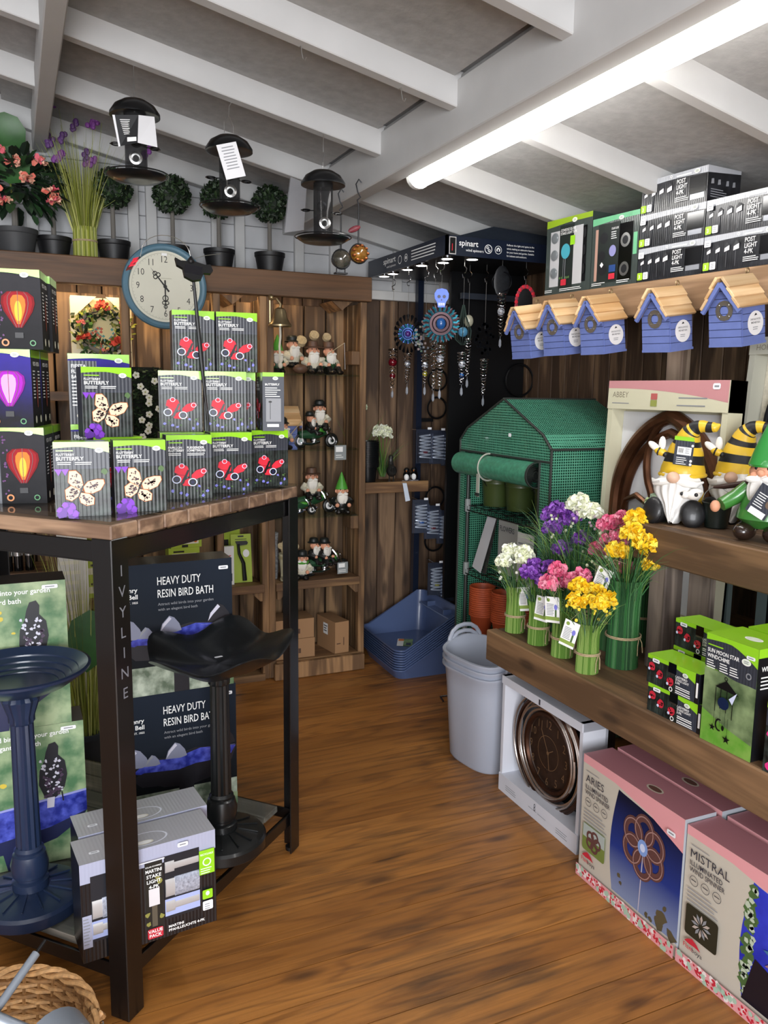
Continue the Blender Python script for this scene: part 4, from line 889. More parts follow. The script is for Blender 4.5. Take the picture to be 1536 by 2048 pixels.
# ================================================================ bird feeders hanging from the rafter
fd = M('feeder_black', '#17181a', .3, .3, coat=.3); smoke = clear('smoky_tube', (.34, .34, .35), 1.25, .08, .15, (.10, .10, .10)); tag_w = M('card_tag', '#e9e9ec', .6)
def feeder(loc, H, label, tg, s_=1):
    t = thing('bird_feeder', label, 'bird feeder', loc, random.uniform(0, 6), 'hanging bird feeders')
    MB().lathe([(.012, .274), (.04, .269), (.068, .252), (.084, .228), (.084, .218), (.076, .216), (.03, .222), (0, .224)], 40, fd).build('cap', t)
    MB().lathe([(.037, .03), (.037, .225)], 28, smoke).build('seed_tube', t)
    MB().lathe([(.0, .008), (.04, .006), (.078, .010), (.098, .022), (.101, .026), (.098, .027), (.07, .018), (.03, .020), (.03, .03), (0, .03)], 40, fd).build('tray', t)
    MB().torus((0, 0, .03), .108, .0022, fd, 'z', 40, 6).build('tray_ring', t)
    for a_, z in ((0, .075), (180, .15)):
        q = R(a_-100)-t.rotation_euler.z; c, s2 = math.cos(q), math.sin(q)
        MB().lathe([(.020, -.002), (.022, .004), (.015, .006), (.010, .0)], 16, steel, Matrix.Translation((.036*c, .036*s2, z)) @ Matrix.Rotation(q, 4, 'Z') @ Matrix.Rotation(R(90), 4, 'Y')).build('feeding_port', t)
    for a_ in (10, 170):
        q = R(a_)-t.rotation_euler.z; c, s2 = math.cos(q), math.sin(q); p = MB().torus((.066*c, .066*s2, .125), .020, .002, fd, 'z', 18, 5, sx=1, sy=.8); p.cyl((.036*c, .036*s2, .125), (.086*c, .086*s2, .125), .002, .002, 5, fd); p.build('perch', t)
    MB().tube([(.03, 0, .24), (.028, 0, H-.09), (.0, 0, H-.06), (-.028, 0, H-.09), (-.03, 0, .24)], .0009, 5, wire).build('wire_loop', t)
    MB().tube([(0, 0, H-.064), (.004, 0, H-.03), (.018, 0, H-.012), (.024, 0, H+.004)], .0014, 6, wire).build('hook', t)
    return t
def rafter_bottom(x): return rz_(x)-.086
f = feeder((.427, 3.04, 2.195), 2.58-2.195+.02, 'bird feeder on the left with a black and white folded leaflet tag', 0)
z_ = -f.rotation_euler.z
tg = MB(); T = Matrix.Rotation(z_, 4, 'Z') @ Matrix.Translation((-.012, 0, -.040)) @ Matrix.Scale(.92, 4)
tg.add([(-.068, -.075, .255), (.010, -.112, .255), (.004, -.112, .160), (-.052, -.075, .150)], [(3, 2, 1, 0)], M('tag_black', '#17181b', .5), T); tg.add([(-.076, -.072, .255), (-.068, -.0752, .255), (-.052, -.0752, .150), (-.058, -.072, .148)], [(3, 2, 1, 0)], tag_w, T)
tg.add([(.010, -.112, .255), (.070, -.085, .265), (.078, -.085, .160), (.004, -.112, .160)], [(3, 2, 1, 0)], tag_w, T)
for k in range(9): 
    y0 = .240-.006*k; tg.add([(-.052+.0016*k, -.0845, y0), (-.02+random.uniform(-.012, .008), -.0990, y0), (-.02, -.0990, y0-.0025), (-.052+.0016*k, -.0845, y0-.0025)], [(3, 2, 1, 0)], white, T)
tg.add([(-.03, -.0965, .178), (.0, -.1105, .180), (.0, -.1105, .166), (-.03, -.0965, .163)], [(3, 2, 1, 0)], white, T)
tg.build('leaflet', f, smooth=False)
f2 = feeder((.752, 3.04, 2.122), 2.51-2.122+.015, 'bird feeder in the middle with a tilted white card', 1)
T = Matrix.Rotation(-f2.rotation_euler.z, 4, 'Z'); o = MB().box((0, 0, 0), (.072, .001, .115), tag_w, T @ Matrix.Translation((-.022, -.115, .158)) @ Matrix.Rotation(R(-17), 4, 'Y')).build('card_tag', f2, smooth=False)
mb = MB()
for k in range(8): mb.box((0, 0, 0), (.05-.012*random.random(), .0004, .003), grey, T @ Matrix.Translation((-.022, -.1158, .158)) @ Matrix.Rotation(R(-17), 4, 'Y') @ Matrix.Translation((0, 0, .045-.010*k)))
mb.build('card_text', o, smooth=False)['kind'] = 'stuff'
f3 = feeder((1.112, 3.04, 2.045), 2.425-2.045+.02, 'bird feeder on the right without a tag beside the ceiling beam', 2)
t = thing('hanging_bag', 'clear plastic bag with pale card hanging behind the right feeder', 'bag', (1.165, 3.60, 2.185)); MB().add([(-.03, 0, 0), (.06, 0, .02), (.075, 0, .22), (.0, 0, .24), (-.03, .02, 0), (.06, .02, .02), (.075, .012, .22), (.0, .012, .24)], [(0, 1, 2, 3), (7, 6, 5, 4), (0, 4, 5, 1), (1, 5, 6, 2), (3, 7, 4, 0)], clear('hazy_bag', (.85, .85, .87), 1.4, .1, .35, (.6, .6, .62))).build('bag', t, smooth=False)
MB().tube([(.04, .006, .23), (.035, .012, .25), (.04, .018, .262)], .001, 5, wire).build('hook', t)
# two hanging glass ornaments
amber = M('amber_glass', '#a8762f', .08, 0, trans=.6, coat=.5); smokeg = M('smoke_glass', '#5d5a50', .08, 0, trans=.6, coat=.5)
for x, z, zt_, m, l in ((1.232, 2.018, 2.24, smokeg, 'smoky glass ball ornament on a black rod left of the display stand'), (1.308, 2.045, 2.285, amber, 'amber glass ball ornament with a red bird on a black rod')):
    t = thing('hanging_ornament', l, 'ornament', (x, 3.16, z), 0, 'glass ball ornaments')
    MB().ell((0, 0, 0), (.04, .04, .036), m, 18, 12).build('ball', t); MB().cyl((0, 0, .034), (0, 0, zt_-z-.05), .0035, .0035, 8, black).build('rod', t)
    MB().tube([(0, 0, zt_-z-.055), (-.006, 0, zt_-z-.03), (.008, 0, zt_-z-.018), (-.004, 0, zt_-z), (-.012, 0, zt_-z+.03), (0, 0, zt_-z+.05), (.012, 0, zt_-z+.038)], .0028, 6, darksteel).build('s_hook', t)
    mb = MB(); mb.torus((0, -.006, 0), .038, .0035, darksteel, 'y', 20, 5)
    if m is amber: 
        for k in range(9): mb.ell((.03*math.cos(k*.7), -.025, .03*math.sin(k*.7)), (.010, .008, .006), M('copper_leaf', '#9a5a34', .35, .8), 6, 4)
        MB().ell((0, 0, 0), (.03, .01, .012), M('red_bird', '#6d2a33', .5), 8, 5, Matrix.Translation((-.02, -.005, .095)) @ Matrix.Rotation(R(-25), 4, 'Y')).build('bird', t)
    else: mb.box((0, -.0, -.055), (.05, .03, .006), darksteel).box((-.018, 0, -.045), (.004, .004, .02), darksteel).box((.018, 0, -.045), (.004, .004, .02), darksteel)
    mb.build('frame', t)
# ---------------------------------------------------------------- wall clock on the beam
t = thing('wall_clock', 'round wall clock with pale blue rim and cream dial hung on the beam', 'clock', (.655, 3.895, 1.952))
rimm = M('clock_blue', '#55788a', .5, noise=.1, ns=14); dial = M('clock_dial', '#d9d6c4', .6, noise=.03, ns=8); ink = M('clock_ink', '#1f1d1b', .6)
T = Matrix.Rotation(R(90), 4, 'X')
MB().lathe([(.150, .0), (.185, .0), (.190, .012), (.186, .024), (.176, .030), (.166, .028), (.160, .020), (.158, .013), (.152, .012)], 64, rimm, T).build('rim', t)
MB().lathe([(0, .004), (.158, .004), (.158, .013), (0, .0131)], 64, dial, T).build('dial', t)
a = Art((0, -.0133, 0), (1, 0, 0), (0, 0, 1)); a.ring(0, 0, .146, .1475, M('dial_line', '#a9a591', .6), 64)
for k in range(1, 13):
    q = R(90-30*k); a.text(.120*math.cos(q), .120*math.sin(q)-.014, .030, str(k), ink, -.006, al='c', sx=.85); a.same()
a.same(); a.k += 1
a.many([[(r*math.cos(R(6*k)-d), r*math.sin(R(6*k)-d)) for r, d in ((.140, .003), (.144, .003), (.144, -.003), (.140, -.003))] for k in range(60)], ink)
a.greek(-.02, .035, .05, 1, .004, M('dial_line', '#a9a591', .6), .5, 0); a.rrect(-.012, .136, .012, .147, .002, white); a.build('numerals', t)
hm = MB()
def hand(L, ang, y, w):
    c, s2 = math.cos(R(ang)), math.sin(R(ang)); P = lambda u, v: (u*c-v*s2, y, u*s2+v*c)
    hm.add([P(-.028, -w), P(L*.45, -w*.7), P(L, 0), P(L*.45, w*.7), P(-.028, w)], [(0, 1, 2, 3, 4)], ink)
    for u, v, r in ((L*.55, w*2, w*2), (L*.55, -w*2, w*2), (L*.68, 0, w*2)): hm.torus(P(u, v), r, w*.55, ink, 'y', 12, 4)
hand(.105, 128, -.0150, .0042); hand(.132, 270, -.0165, .0036); hm.cyl((0, -.013, 0), (0, -.019, 0), .008, .008, 14, ink); hm.torus((0, -.0165, -.052), .012, .0022, ink, 'y', 16, 4)
hm.build('hands', t, smooth=False)
for i, (x, y, z) in enumerate(((.815, 2.416, 2.47), (1.139, 2.416, 2.405))):
    t = thing('ceiling_hook', ('left' if i == 0 else 'right')+' small wire hook left hanging on the front of the white rafter', 'hook', (x, y, z), 0, 'wire hooks on the rafter'); MB().tube([(0, .02, .02), (0, 0, .018), (0, -.004, 0), (.004, -.005, -.018), (.010, -.005, -.022), (.014, -.005, -.012)], .0013, 5, wire).build('wire', t)
# ================================================================ things on the shelving unit
skin = M('gnome_skin', '#d99a7a', .55); beard = M('gnome_beard', '#e8e4da', .65, bump=.5, ns=60); gcoat = M('gnome_coat', '#1f4a2c', .4, coat=.3); gdark = M('gnome_dark', '#121514', .35, coat=.3); ghat = M('gnome_green_hat', '#4c9a35', .4, coat=.3); gtop = M('gnome_black_hat', '#1d211f', .45); gshirt = M('gnome_shirt', '#cfc9b4', .6); boot = M('gnome_boot', '#15110f', .3, coat=.3); gbrown = M('gnome_brown', '#5b4030', .55)
def gnome(t, c, s, hat='cone', rz=0, arms=True, seated=False, shirt=None, pre=''):
    """figurine about .14*s high: body, head, beard, hat"""
    T = Matrix.Translation(c) @ Matrix.Rotation(rz, 4, 'Z') @ Matrix.Scale(s, 4); b = MB()
    sh = shirt or gcoat
    b.ell((0, 0, .036), (.030, .026, .034), sh, 14, 8, T); b.ell((0, 0, .016), (.028, .025, .018), gdark, 12, 6, T)
    for q in (-1, 1):
        if seated: b.tube([(q*.016, -.01, .018), (q*.020, -.035, .022), (q*.021, -.045, .004)], [.012, .011, .010], 8, gdark, T=T)
        b.ell((q*.017, -.022-(.028 if seated else 0), .007), (.012, .018, .009), boot, 10, 6, T)
        if arms: b.tube([(q*.024, 0, .055), (q*.036, -.008, .042), (q*.024, -.030, .034)], [.011, .010, .008], 8, gshirt if sh is gcoat else sh, T=T); b.ell((q*.022, -.033, .034), (.008, .008, .008), skin, 8, 5, T)
    b.build('body', t)
    h = MB().ell((0, -.004, .083), (.021, .020, .021), skin, 14, 9, T).ell((0, -.026, .082), (.007, .007, .006), skin, 8, 5, T)
    for q in (-1, 1): h.ell((q*.0205, -.003, .083), (.005, .004, .007), skin, 8, 5, T).ell((q*.008, -.0225, .090), (.0022, .002, .0026), black, 6, 4, T)
    h.build('head', t)
    MB().ell((0, -.019, .060), (.021, .012, .026), beard, 16, 9, T, fn=lambda a, p: 1+.06*math.sin(7*a)).ell((-.009, -.026, .074), (.011, .006, .006), beard, 8, 5, T).ell((.009, -.026, .074), (.011, .006, .006), beard, 8, 5, T).build('beard', t)
    if hat == 'cone': MB().lathe([(.024, .090), (.022, .098), (.012, .125), (.002, .152), (0, .153)], 16, ghat, T).build('hat', t)
    elif hat == 'flat': MB().lathe([(0, .100), (.027, .094), (.029, .096), (.021, .101), (.020, .112), (.014, .118), (0, .119)], 18, gtop, T).build('hat', t)
    else: MB().lathe([(.0, .096), (.034, .094), (.035, .097), (.021, .100), (.019, .118), (0, .121)], 18, gbrown, T).build('hat', t)
def motorbike(t, s=1.0, T0=Matrix()):
    T = T0 @ Matrix.Scale(s, 4); dg = gcoat
    for x in (-.055, .062):
        w = MB().torus((x, 0, .024), .019, .006, gdark, 'y', 20, 7, T).torus((x, 0, .024), .010, .004, white, 'y', 16, 6, T).cyl((x, -.008, .024), (x, .008, .024), .006, .006, 10, chrome, T=T)
        for k in range(5): a_ = 2*math.pi*k/5; w.cyl((x, 0, .024), (x+.016*math.cos(a_), 0, .024+.016*math.sin(a_)), .0018, .0018, 4, chrome, T=T)
        w.build('wheel', t)
    MB().tube([(-.06, 0, .044), (-.03, 0, .046), (.01, 0, .046), (.04, 0, .05)], [.012, .016, .016, .008], 10, dg, T=T).ell((.018, 0, .055), (.024, .012, .011), ghat, 12, 7, T).build('frame', t)
    MB().tube([(-.055, -.012, .016), (-.02, -.014, .014), (.01, -.013, .022)], .005, 8, chrome, T=T).tube([(.062, .008, .024), (.045, .010, .062), (.035, .02, .078)], .003, 6, chrome, T=T).tube([(.062, -.008, .024), (.045, -.010, .062), (.030, -.024, .080)], .003, 6, chrome, T=T).ell((.052, 0, .062), (.008, .009, .009), chrome, 10, 6, T).ell((-.005, -.004, .026), (.014, .014, .012), chrome, 10, 6, T).build('chrome_parts', t)
def hangtag(t, c, w, h):
    o = MB().box((c[0], c[1], c[2]), (w, .001, h), M('gnome_tag', '#8f9494', .5)).build('price_tag', t, smooth=False); a = Art((c[0]-w/2, c[1]-.001, c[2]-h/2), (1, 0, 0), (0, 0, 1)); a.rect(w*.1, h*.55, w*.7, h*.9, white); a.greek(w*.1, h*.3, w*.7, 2, h*.14, white); a.build('tag_print', o)
g_ = 'gnome figurines on the shelving unit'
t = thing('gnome_figurine', 'pair of gnomes, one in green pointed hat, beside the bell on the top shelf', 'figurine', (1.268, 4.03, 1.5745), 0, g_)
gnome(t, (-.028, 0, 0), .92, 'cone', R(-8)); gnome(t, (.032, .012, .022), 1.0, 'flat', R(14), shirt=gshirt); MB().ell((.05, -.03, .018), (.03, .022, .018), gbrown, 12, 7).build('rock', t)
t = thing('gnome_figurine', 'two plump gnomes fishing with a rod on the right of the top glass shelf', 'figurine', (1.46, 4.03, 1.5745), 0, g_)
gnome(t, (-.03, 0, 0), 1.02, 'brim', R(-6), seated=True, shirt=gshirt); gnome(t, (.035, .008, .0), 1.02, 'brim', R(16), seated=True)
MB().ell((.005, .03, .02), (.075, .03, .02), gcoat, 16, 7).build('rock', t); MB().tube([(.02, -.03, .075), (.085, -.03, .118)], .0015, 5, twine).tube([(.085, -.03, .118), (.088, -.03, .02)], .0006, 4, white).build('fishing_rod', t)
MB().cyl((-.075, .01, .115), (-.075, -.005, .125), .02, .02, 14, twine).cyl((-.02, .02, .14), (-.02, .008, .147), .018, .018, 14, twine).cyl((.03, .02, .135), (.03, .008, .142), .016, .016, 14, twine).build('mushroom', t)
t = thing('gnome_figurine', 'gnome half hidden behind the grey box with a fishing rod', 'figurine', (1.24, 4.0, 1.1925), 0, g_); gnome(t, (0, 0, 0), 1.0, 'flat', R(20)); MB().tube([(.02, -.03, .05), (.07, -.03, .105)], .0015, 5, twine).tube([(.07, -.03, .105), (.07, -.03, .03)], .0006, 4, white).build('fishing_rod', t)
t = thing('gnome_figurine', 'two gnomes on a green motorbike with a hanging tag on the second shelf', 'figurine', (1.43, 4.03, 1.1925), R(8), g_); motorbike(t, 1.15); gnome(t, (-.022, 0, .05), .75, 'flat', R(50), seated=True, shirt=gdark); gnome(t, (.03, .02, .066), .98, 'flat', R(-20), seated=True, shirt=gshirt); hangtag(t, (.055, -.10, -.012), .05, .055)
t = thing('gnome_figurine', 'gnome in a tall dark hat on a lime motorbike on the third shelf', 'figurine', (1.42, 4.04, .8435), R(5), g_); motorbike(t, 1.15); gnome(t, (.0, .008, .058), 1.0, 'brim', R(-12), seated=True, shirt=gshirt)
t = thing('gnome_figurine', 'gnome in a green cone hat at the right end of the third shelf', 'figurine', (1.57, 4.0, .8435), R(-10), g_); gnome(t, (0, 0, 0), 1.05, 'cone', 0, shirt=gdark); MB().box((-.03, -.02, .04), (.03, .004, .04), chrome, Matrix.Rotation(R(20), 4, 'Y')).build('frame', t)
t = thing('gnome_figurine', 'gnome peeping over the table edge at the left of the third shelf', 'figurine', (1.235, 4.0, .8435), R(10), g_); gnome(t, (0, 0, 0), 1.0, 'flat', 0); motorbike(t, .8, Matrix.Translation((.07, -.02, 0)))
t = thing('gnome_figurine', 'two gnomes in black riding a chrome motorbike on the wooden shelf', 'figurine', (1.49, 4.03, .5055), R(6), g_); motorbike(t, 1.2); gnome(t, (-.045, .012, .05), .85, 'flat', R(25), seated=True, shirt=gdark); gnome(t, (-.005, 0, .045), .88, 'flat', R(20), seated=True, shirt=gdark); hangtag(t, (.045, -.06, .035), .045, .045)
t = thing('gnome_figurine', 'gnome with a green scarf beside the cream wellington boot', 'figurine', (1.345, 3.99, .5055), R(-20), g_); gnome(t, (0, 0, 0), .95, 'flat', 0, shirt=gshirt); MB().torus((0, -.004, .066), .022, .006, ghat, 'z', 16, 6).build('scarf', t)
for o_ in list(bpy.data.objects):
    if o_.name.startswith('gnome_figurine'): o_.scale = (1.38, 1.38, 1.38)
t = thing('wellington_boot', 'cream ceramic wellington boot holding mushroom stems on the wooden shelf', 'ornament', (1.255, 3.98, .5055)); wel = M('boot_cream', '#cfc6a4', .4, coat=.3)
MB().lathe([(.032, 0), (.034, .01), (.030, .02), (.031, .05), (.036, .10), (.040, .135), (.041, .145), (.037, .146), (.034, .135), (0, .12)], 24, wel).ell((0, -.02, .018), (.032, .045, .019), wel).build('boot', t)
MB().lathe([(.041, .118), (.0425, .122), (.0425, .13), (.041, .134)], 24, M('boot_band', '#a89c78', .4)).build('band', t)
for x, z, y in ((-.035, .185, 0), (-.01, .195, .01), (.022, .19, 0), (-.02, .168, -.015), (.045, .178, 0)):
    m_ = MB().tube([(x*.3, y*.3, .12), (x, y-.01, z)], .005, 6, twine); m_.lathe([(.006, 0), (.016, .004), (.018, .010), (.010, .008), (0, .004)], 14, twine, Matrix.Translation((x, y-.012, z)) @ Matrix.Rotation(R(60), 4, 'X')); m_.build('mushroom', t)
t = thing('ceramic_vase', 'grey and white speckled tall vase at the left end of the wooden shelf', 'vase', (1.203, 4.05, .5055)); MB().lathe([(.024, 0), (.028, .05), (.030, .14), (.026, .18), (.030, .24), (.030, .245), (.024, .24), (0, .22)], 20, M('speckled', '#8f9092', .45, noise=.5, ns=90)).build('body', t)
# bell
t = thing('wall_bell', 'brass ship bell with white rope on a bracket on the shelving post', 'bell', (1.195, 3.872, 1.802)); brass = M('brass', '#b3a07a', .3, .85)
MB().lathe([(.052, -.002), (.056, -.006), (.057, .002), (.046, .016), (.036, .036), (.031, .062), (.026, .076), (.012, .084), (0, .085)], 32, brass).build('bell', t)
MB().tube([(0, 0, .082), (.004, .0, .10), (-.012, .01, .125), (-.03, .05, .13)], .006, 8, brass).tube([(-.03, .05, .15), (-.034, .052, .12), (-.034, .052, .04), (-.034, .052, .0)], .006, 8, brass).ell((-.03, .05, .135), (.014, .02, .016), brass).build('bracket', t)
MB().tube([(0, 0, .01), (.002, 0, -.05), (-.003, 0, -.10), (.001, 0, -.18)], .0055, 7, M('rope', '#d8d2c0', .9, bump=.6, ns=150)).ell((.001, 0, -.19), (.012, .012, .016), M('rope', None)).build('rope', t)
# wreath in a box, leaf panel
t = thing('boxed_wreath', 'artificial rose wreath in an open printed box leaning on the back boards', 'wreath', (.395, 4.08, 1.472), 0, rot=(R(-6), 0, 0)); kr = M('wreath_card', '#d8cfb4', .6)
MB().box((0, .03, .22), (.27, .05, .44), kr).build('box_back', t, smooth=False)
wp = Art((-.135, .0045, 0), (1, 0, 0), (0, 0, 1)); wp.rect(.02, .2, .25, .43, M('pattern_print', '#cdbf8e', .6)); wp.many([blob(random.uniform(.05, .22), random.uniform(.2, .3), .008, 4, .1) for _ in range(40)], M('teal_print', '#4f8f88', .6)); wp.many([blob(random.uniform(.05, .22), random.uniform(.2, .3), .008, 4, .1) for _ in range(30)], M('rust_print', '#b8573c', .6)); wp.build('back_print', t)
for s_ in (-1, 1): MB().prism([(s_*.135, .44), (s_*.02, .44), (s_*.135, .33)][::s_], -.03, -.026, kr).build('corner_flap', t, smooth=False)
MB().box((.06, -.01, .05), (.14, .06, .10), M('photo_card', '#8d8577', .6, noise=.4, ns=40)).build('lower_panel', t, smooth=False)
mb = MB(); R0 = .098
for i in range(300):
    q = random.uniform(0, 6.3); p2 = random.uniform(0, 6.3); rr_ = random.uniform(.5, 1)*.042; c = Vector(((R0+rr_*math.cos(p2))*math.cos(q), -.02+rr_*math.sin(p2), .285+(R0+rr_*math.cos(p2))*math.sin(q)))
    d = Vector((random.uniform(-1, 1), random.uniform(-1, .2), random.uniform(-1, 1))).normalized(); u = d.orthogonal().normalized(); s_ = .034
    mb.add([c, c+d*s_*.5+u*s_*.3, c+d*s_, c+d*s_*.5-u*s_*.3], [(0, 1, 2, 3)], random.choice([gl[0], gl[1], gl[2], M('wreath_green', '#3f6b2a', .5)] if i % 2 == 0 else gleaf))
mb.build('foliage', t, smooth=False)['kind'] = 'stuff'; MB().torus((0, -.02, .285), R0, .012, stemm, 'y', 32, 6).build('wreath_ring', t)
rose = [M('coral_rose', '#d9513e', .55), M('rose_dark', '#b83a2c', .55)]
for q, r, m in ((92, .033, rose), (205, .031, rose), (-45, .038, rose), (20, .018, coral), (165, .018, coral), (-85, .016, coral), (120, .02, [gl[2], M('peach_petal', '#e9c28c', .6)])): mb = MB(); petals(mb, (R0*math.cos(R(q)), -.06, .285+R0*math.sin(R(q))), r, m, 18); mb.build('rose', t, smooth=False)
t = thing('leaf_panel', 'green artificial leaf panel with white flowers between the butterfly boxes', 'leaf panel', (.57, 3.99, 1.2105)); MB().box((0, .01, .19), (.13, .02, .38), M('panel_net', '#10160e', .9)).build('backing', t, smooth=False)
mb = MB()
for i in range(420): c = Vector((random.uniform(-.065, .065), random.uniform(-.02, .0), random.uniform(.01, .37))); d = Vector((random.uniform(-1, 1), random.uniform(-1, 0), random.uniform(-1, 1))).normalized(); u = d.orthogonal().normalized(); mb.add([c, c+d*.012+u*.006, c+d*.022, c+d*.012-u*.006], [(0, 1, 2, 3)], random.choice(leafm))
mb.build('leaves', t, smooth=False)['kind'] = 'stuff'; wf_ = M('white_petal', '#f2f1e2', .6)
for i in range(13):
    x, z = random.uniform(-.055, .055), .03+.026*i; mb = MB()
    for k in range(5): q = 2*math.pi*k/5+i; mb.ell((x+.010*math.cos(q), -.03, z+.010*math.sin(q)), (.0075, .003, .0075), wf_, 7, 4)
    mb.ell((x, -.033, z), (.004, .003, .004), gl[2], 6, 4); mb.build('flower', t)
t = carton('cream_box', 'pale cream box lying on the hidden upper shelf under the beam light', 'box', .20, .10, .03, kr, kr, M('cream_card', '#e9dfc2', .5), (.93, 3.98, 1.5745)); a = face(.2); a.rect(.01, .005, .19, .025, cream); a.build('front_print', t)
dupb = carton('cream_box', 'pale cream box standing under the pale cream box near the beam light', 'box', .20, .10, .33, kr, kr, kr, (.93, 3.98, 1.1925)); dupb['label'] = 'tall plain cream box hidden behind the topmost butterfly boxes'
# lower shelves
kraft = card('kraft_card', '#a37c57', .7, coat=0); kraftd = card('kraft_top', '#8f6c4a', .7, coat=0)
def kbox(label, w, d, h, loc, rz):
    t = carton('cardboard_carton', label, 'carton', w, d, h, kraft, kraft, kraftd, loc, rz, 'brown cardboard cartons'); a = face(w); a.rect(w*.12, h*.3, w*.4, h*.33, gbrown); a.rect(w*.6, h*.25, w*.66, h*.5, gbrown); a.build('front_print', t); b_ = side_l(w, d); b_.rect(d*.35, h*.5, d*.6, h*.85, white); b_.greek(d*.38, h*.75, d*.2, 3, h*.08, black); b_.build('label', t); return t
k1 = kbox('brown cardboard carton, lower of the pair at the bottom of the shelving', .225, .15, .105, (1.287, 3.95, .0855), R(-2)); dup(k1, (1.285, 3.955, .1912), R(-1), 'brown cardboard carton stacked on top of the other one')
kbox('brown cardboard carton on its own at the bottom right of the shelving', .085, .2, .175, (1.553, 3.94, .0855), R(9))
limed = card('lime_pack', '#a9bf3a', .45, coat=.1); 
t = thing('hatchet_pack', 'green hatchet blister card with black hooked tool on the wooden shelf', 'tool pack', (1.03, 4.02, .5055), R(-3), rot=(R(-8), 0, R(-3))); MB().box((0, 0, .125), (.105, .006, .25), limed).build('backing_card', t, smooth=False)
MB().tube([(.012, -.010, .01), (.008, -.012, .10), (-.012, -.012, .15), (-.016, -.012, .20)], [.012, .010, .008, .007], 8, blackplastic).prism([(-.03, .215), (-.02, .19), (.03, .195), (.035, .205), (.028, .215)], -.014, -.006, black).build('hatchet', t); a = Art((-.05, -.0035, 0), (1, 0, 0), (0, 0, 1)); a.ell(.075, .15, .017, .02, white); a.rect(.035, .235, .065, .243, black); a.greek(.02, .222, .06, 1, .006, black, .5, 0); a.build('card_print', t)
def limebox(label, w, d, h, loc, rz=0):
    t = carton('green_pack', label, 'pack', w, d, h, limed, limed, limed, loc, rz, 'green garden packs on the middle shelf'); a = face(w); a.rect(w*.1, h*.25, w*.9, h*.6, cream); a.ell(w*.8, h*.45, h*.12, h*.12, orange); a.rect(w*.15, h*.68, w*.5, h*.8, black); a.rect(w*.35, h*.03, w*.55, h*.2, black); a.build('front_print', t); return t
limebox('tall lime green pack standing behind the hatchet card', .12, .03, .27, (.98, 4.10, .5055)); g1 = limebox('lime green pack stacked in the middle above the dark bird bath box', .15, .1, .07, (.73, 3.97, .68)); g1.location.z = .5055
for i, (x, z) in enumerate(((.735, .5765), (.728, .6475), (.74, .7185))): dup(g1, (x, 3.97, z), R(i*2-2), 'lime green pack number %s from below in the middle stack' % ('two', 'three', 'four')[i])
g2 = limebox('wide lime green pack seen right of the table leg top', .2, .12, .09, (.36, 3.97, .5055)); dup(g2, (.36, 3.97, .5962), 0, 'wide lime green pack on another behind the table leg top'); dup(g2, (.355, 3.97, .6869), 0, 'uppermost wide lime green pack behind the table leg top')
t = carton('white_pack', 'white printed pack behind the dark bird bath box beside the hatchet card', 'pack', .07, .02, .2, white, white, white, (.945, 3.985, .5055), R(4)); a = face(.07); a.greek(.01, .15, .05, 5, .012, red); a.rect(.02, .02, .06, .06, black); a.build('front_print', t)
t = carton('black_pack', 'black pack with green label on the bottom shelf near the floor', 'pack', .16, .12, .14, dk_plain, dk_plain, dk_plain, (.93, 3.96, .0305), R(4)); a = face(.16); a.rect(.06, .02, .09, .06, lime); a.rect(.10, .02, .14, .06, white); a.rect(.08, .09, .14, .12, white); a.build('front_print', t)
t = thing('copper_tin', 'small copper tin lying on top of the black pack on the bottom shelf', 'tin', (.93, 4.02, .1708)); MB().lathe([(0, 0), (.045, 0), (.048, .02), (.048, .05), (.03, .056), (0, .057)], 24, M('copper', '#8f5c45', .3, .9)).build('tin', t)
for i, x in enumerate((-.06, -.017, .03)):
    t = thing('steel_lantern', 'short steel lidded lantern, %s of three above the pale green boxes' % ('left', 'middle', 'right')[i], 'lantern', (x, 3.99, .6605)); MB().cyl((0, 0, 0), (0, 0, .07), .02, .02, 16, gloss_black).build('glass', t); MB().lathe([(.022, .07), (.022, .118), (.018, .122), (0, .123)], 18, steel).build('cap', t)
# blue birdhouse half hidden behind the grey box is made with the others below
# floor plants behind the table
t = thing('tall_grass_plant', 'tall pale artificial grass in a dark pot behind the front table leg', 'plant', (.205, 3.32, 0)); pot(t, .07, .085, .13, M('blue_pot', '#27333b', .5)); mb = MB()
for k in range(170): q = random.uniform(0, 6.3); rr_ = random.uniform(0, .05); mb.blade((rr_*math.cos(q), rr_*math.sin(q), .1), (.16*random.random()*math.cos(q), .16*random.random()*math.sin(q), 1), random.uniform(.5, .92), random.uniform(0, .15), .006, random.choice(gl), 5)
b = mb.build('leaves', t, smooth=False); b['kind'] = 'stuff'
mb = MB(); c0 = (.02, -.09, .53); p = [(c0[0]+x*.19, c0[1]+.03*abs(x), c0[2]+z*.22) for x, z in ((-.1, -.62), (-.38, -.3), (-.46, .05), (-.34, .35), (0, .52), (.34, .42), (.46, .1), (.36, -.25), (.1, -.5))]+[(c0[0]-.01, c0[1]-.012, c0[2]-.05)]
mb.add(p, [(i, (i+1) % 9, 9) for i in range(9)], M('big_leaf', None)); mb.tube([(0, 0, .1), (.01, -.06, .40)], .004, 6, gl[1]); mb.build('large_leaf', t)
t = carton('white_board', 'white printed board standing behind the tall grass plant', 'board', .12, .01, .42, M('board_white', '#d9d6cf', .6), white, white, (.195, 3.62, .52)); a = face(.12); a.greek(.01, .38, .1, 14, .02, cream); a.build('front_print', t); t.location.z = 0; t.scale = (1, 1, 2.2)

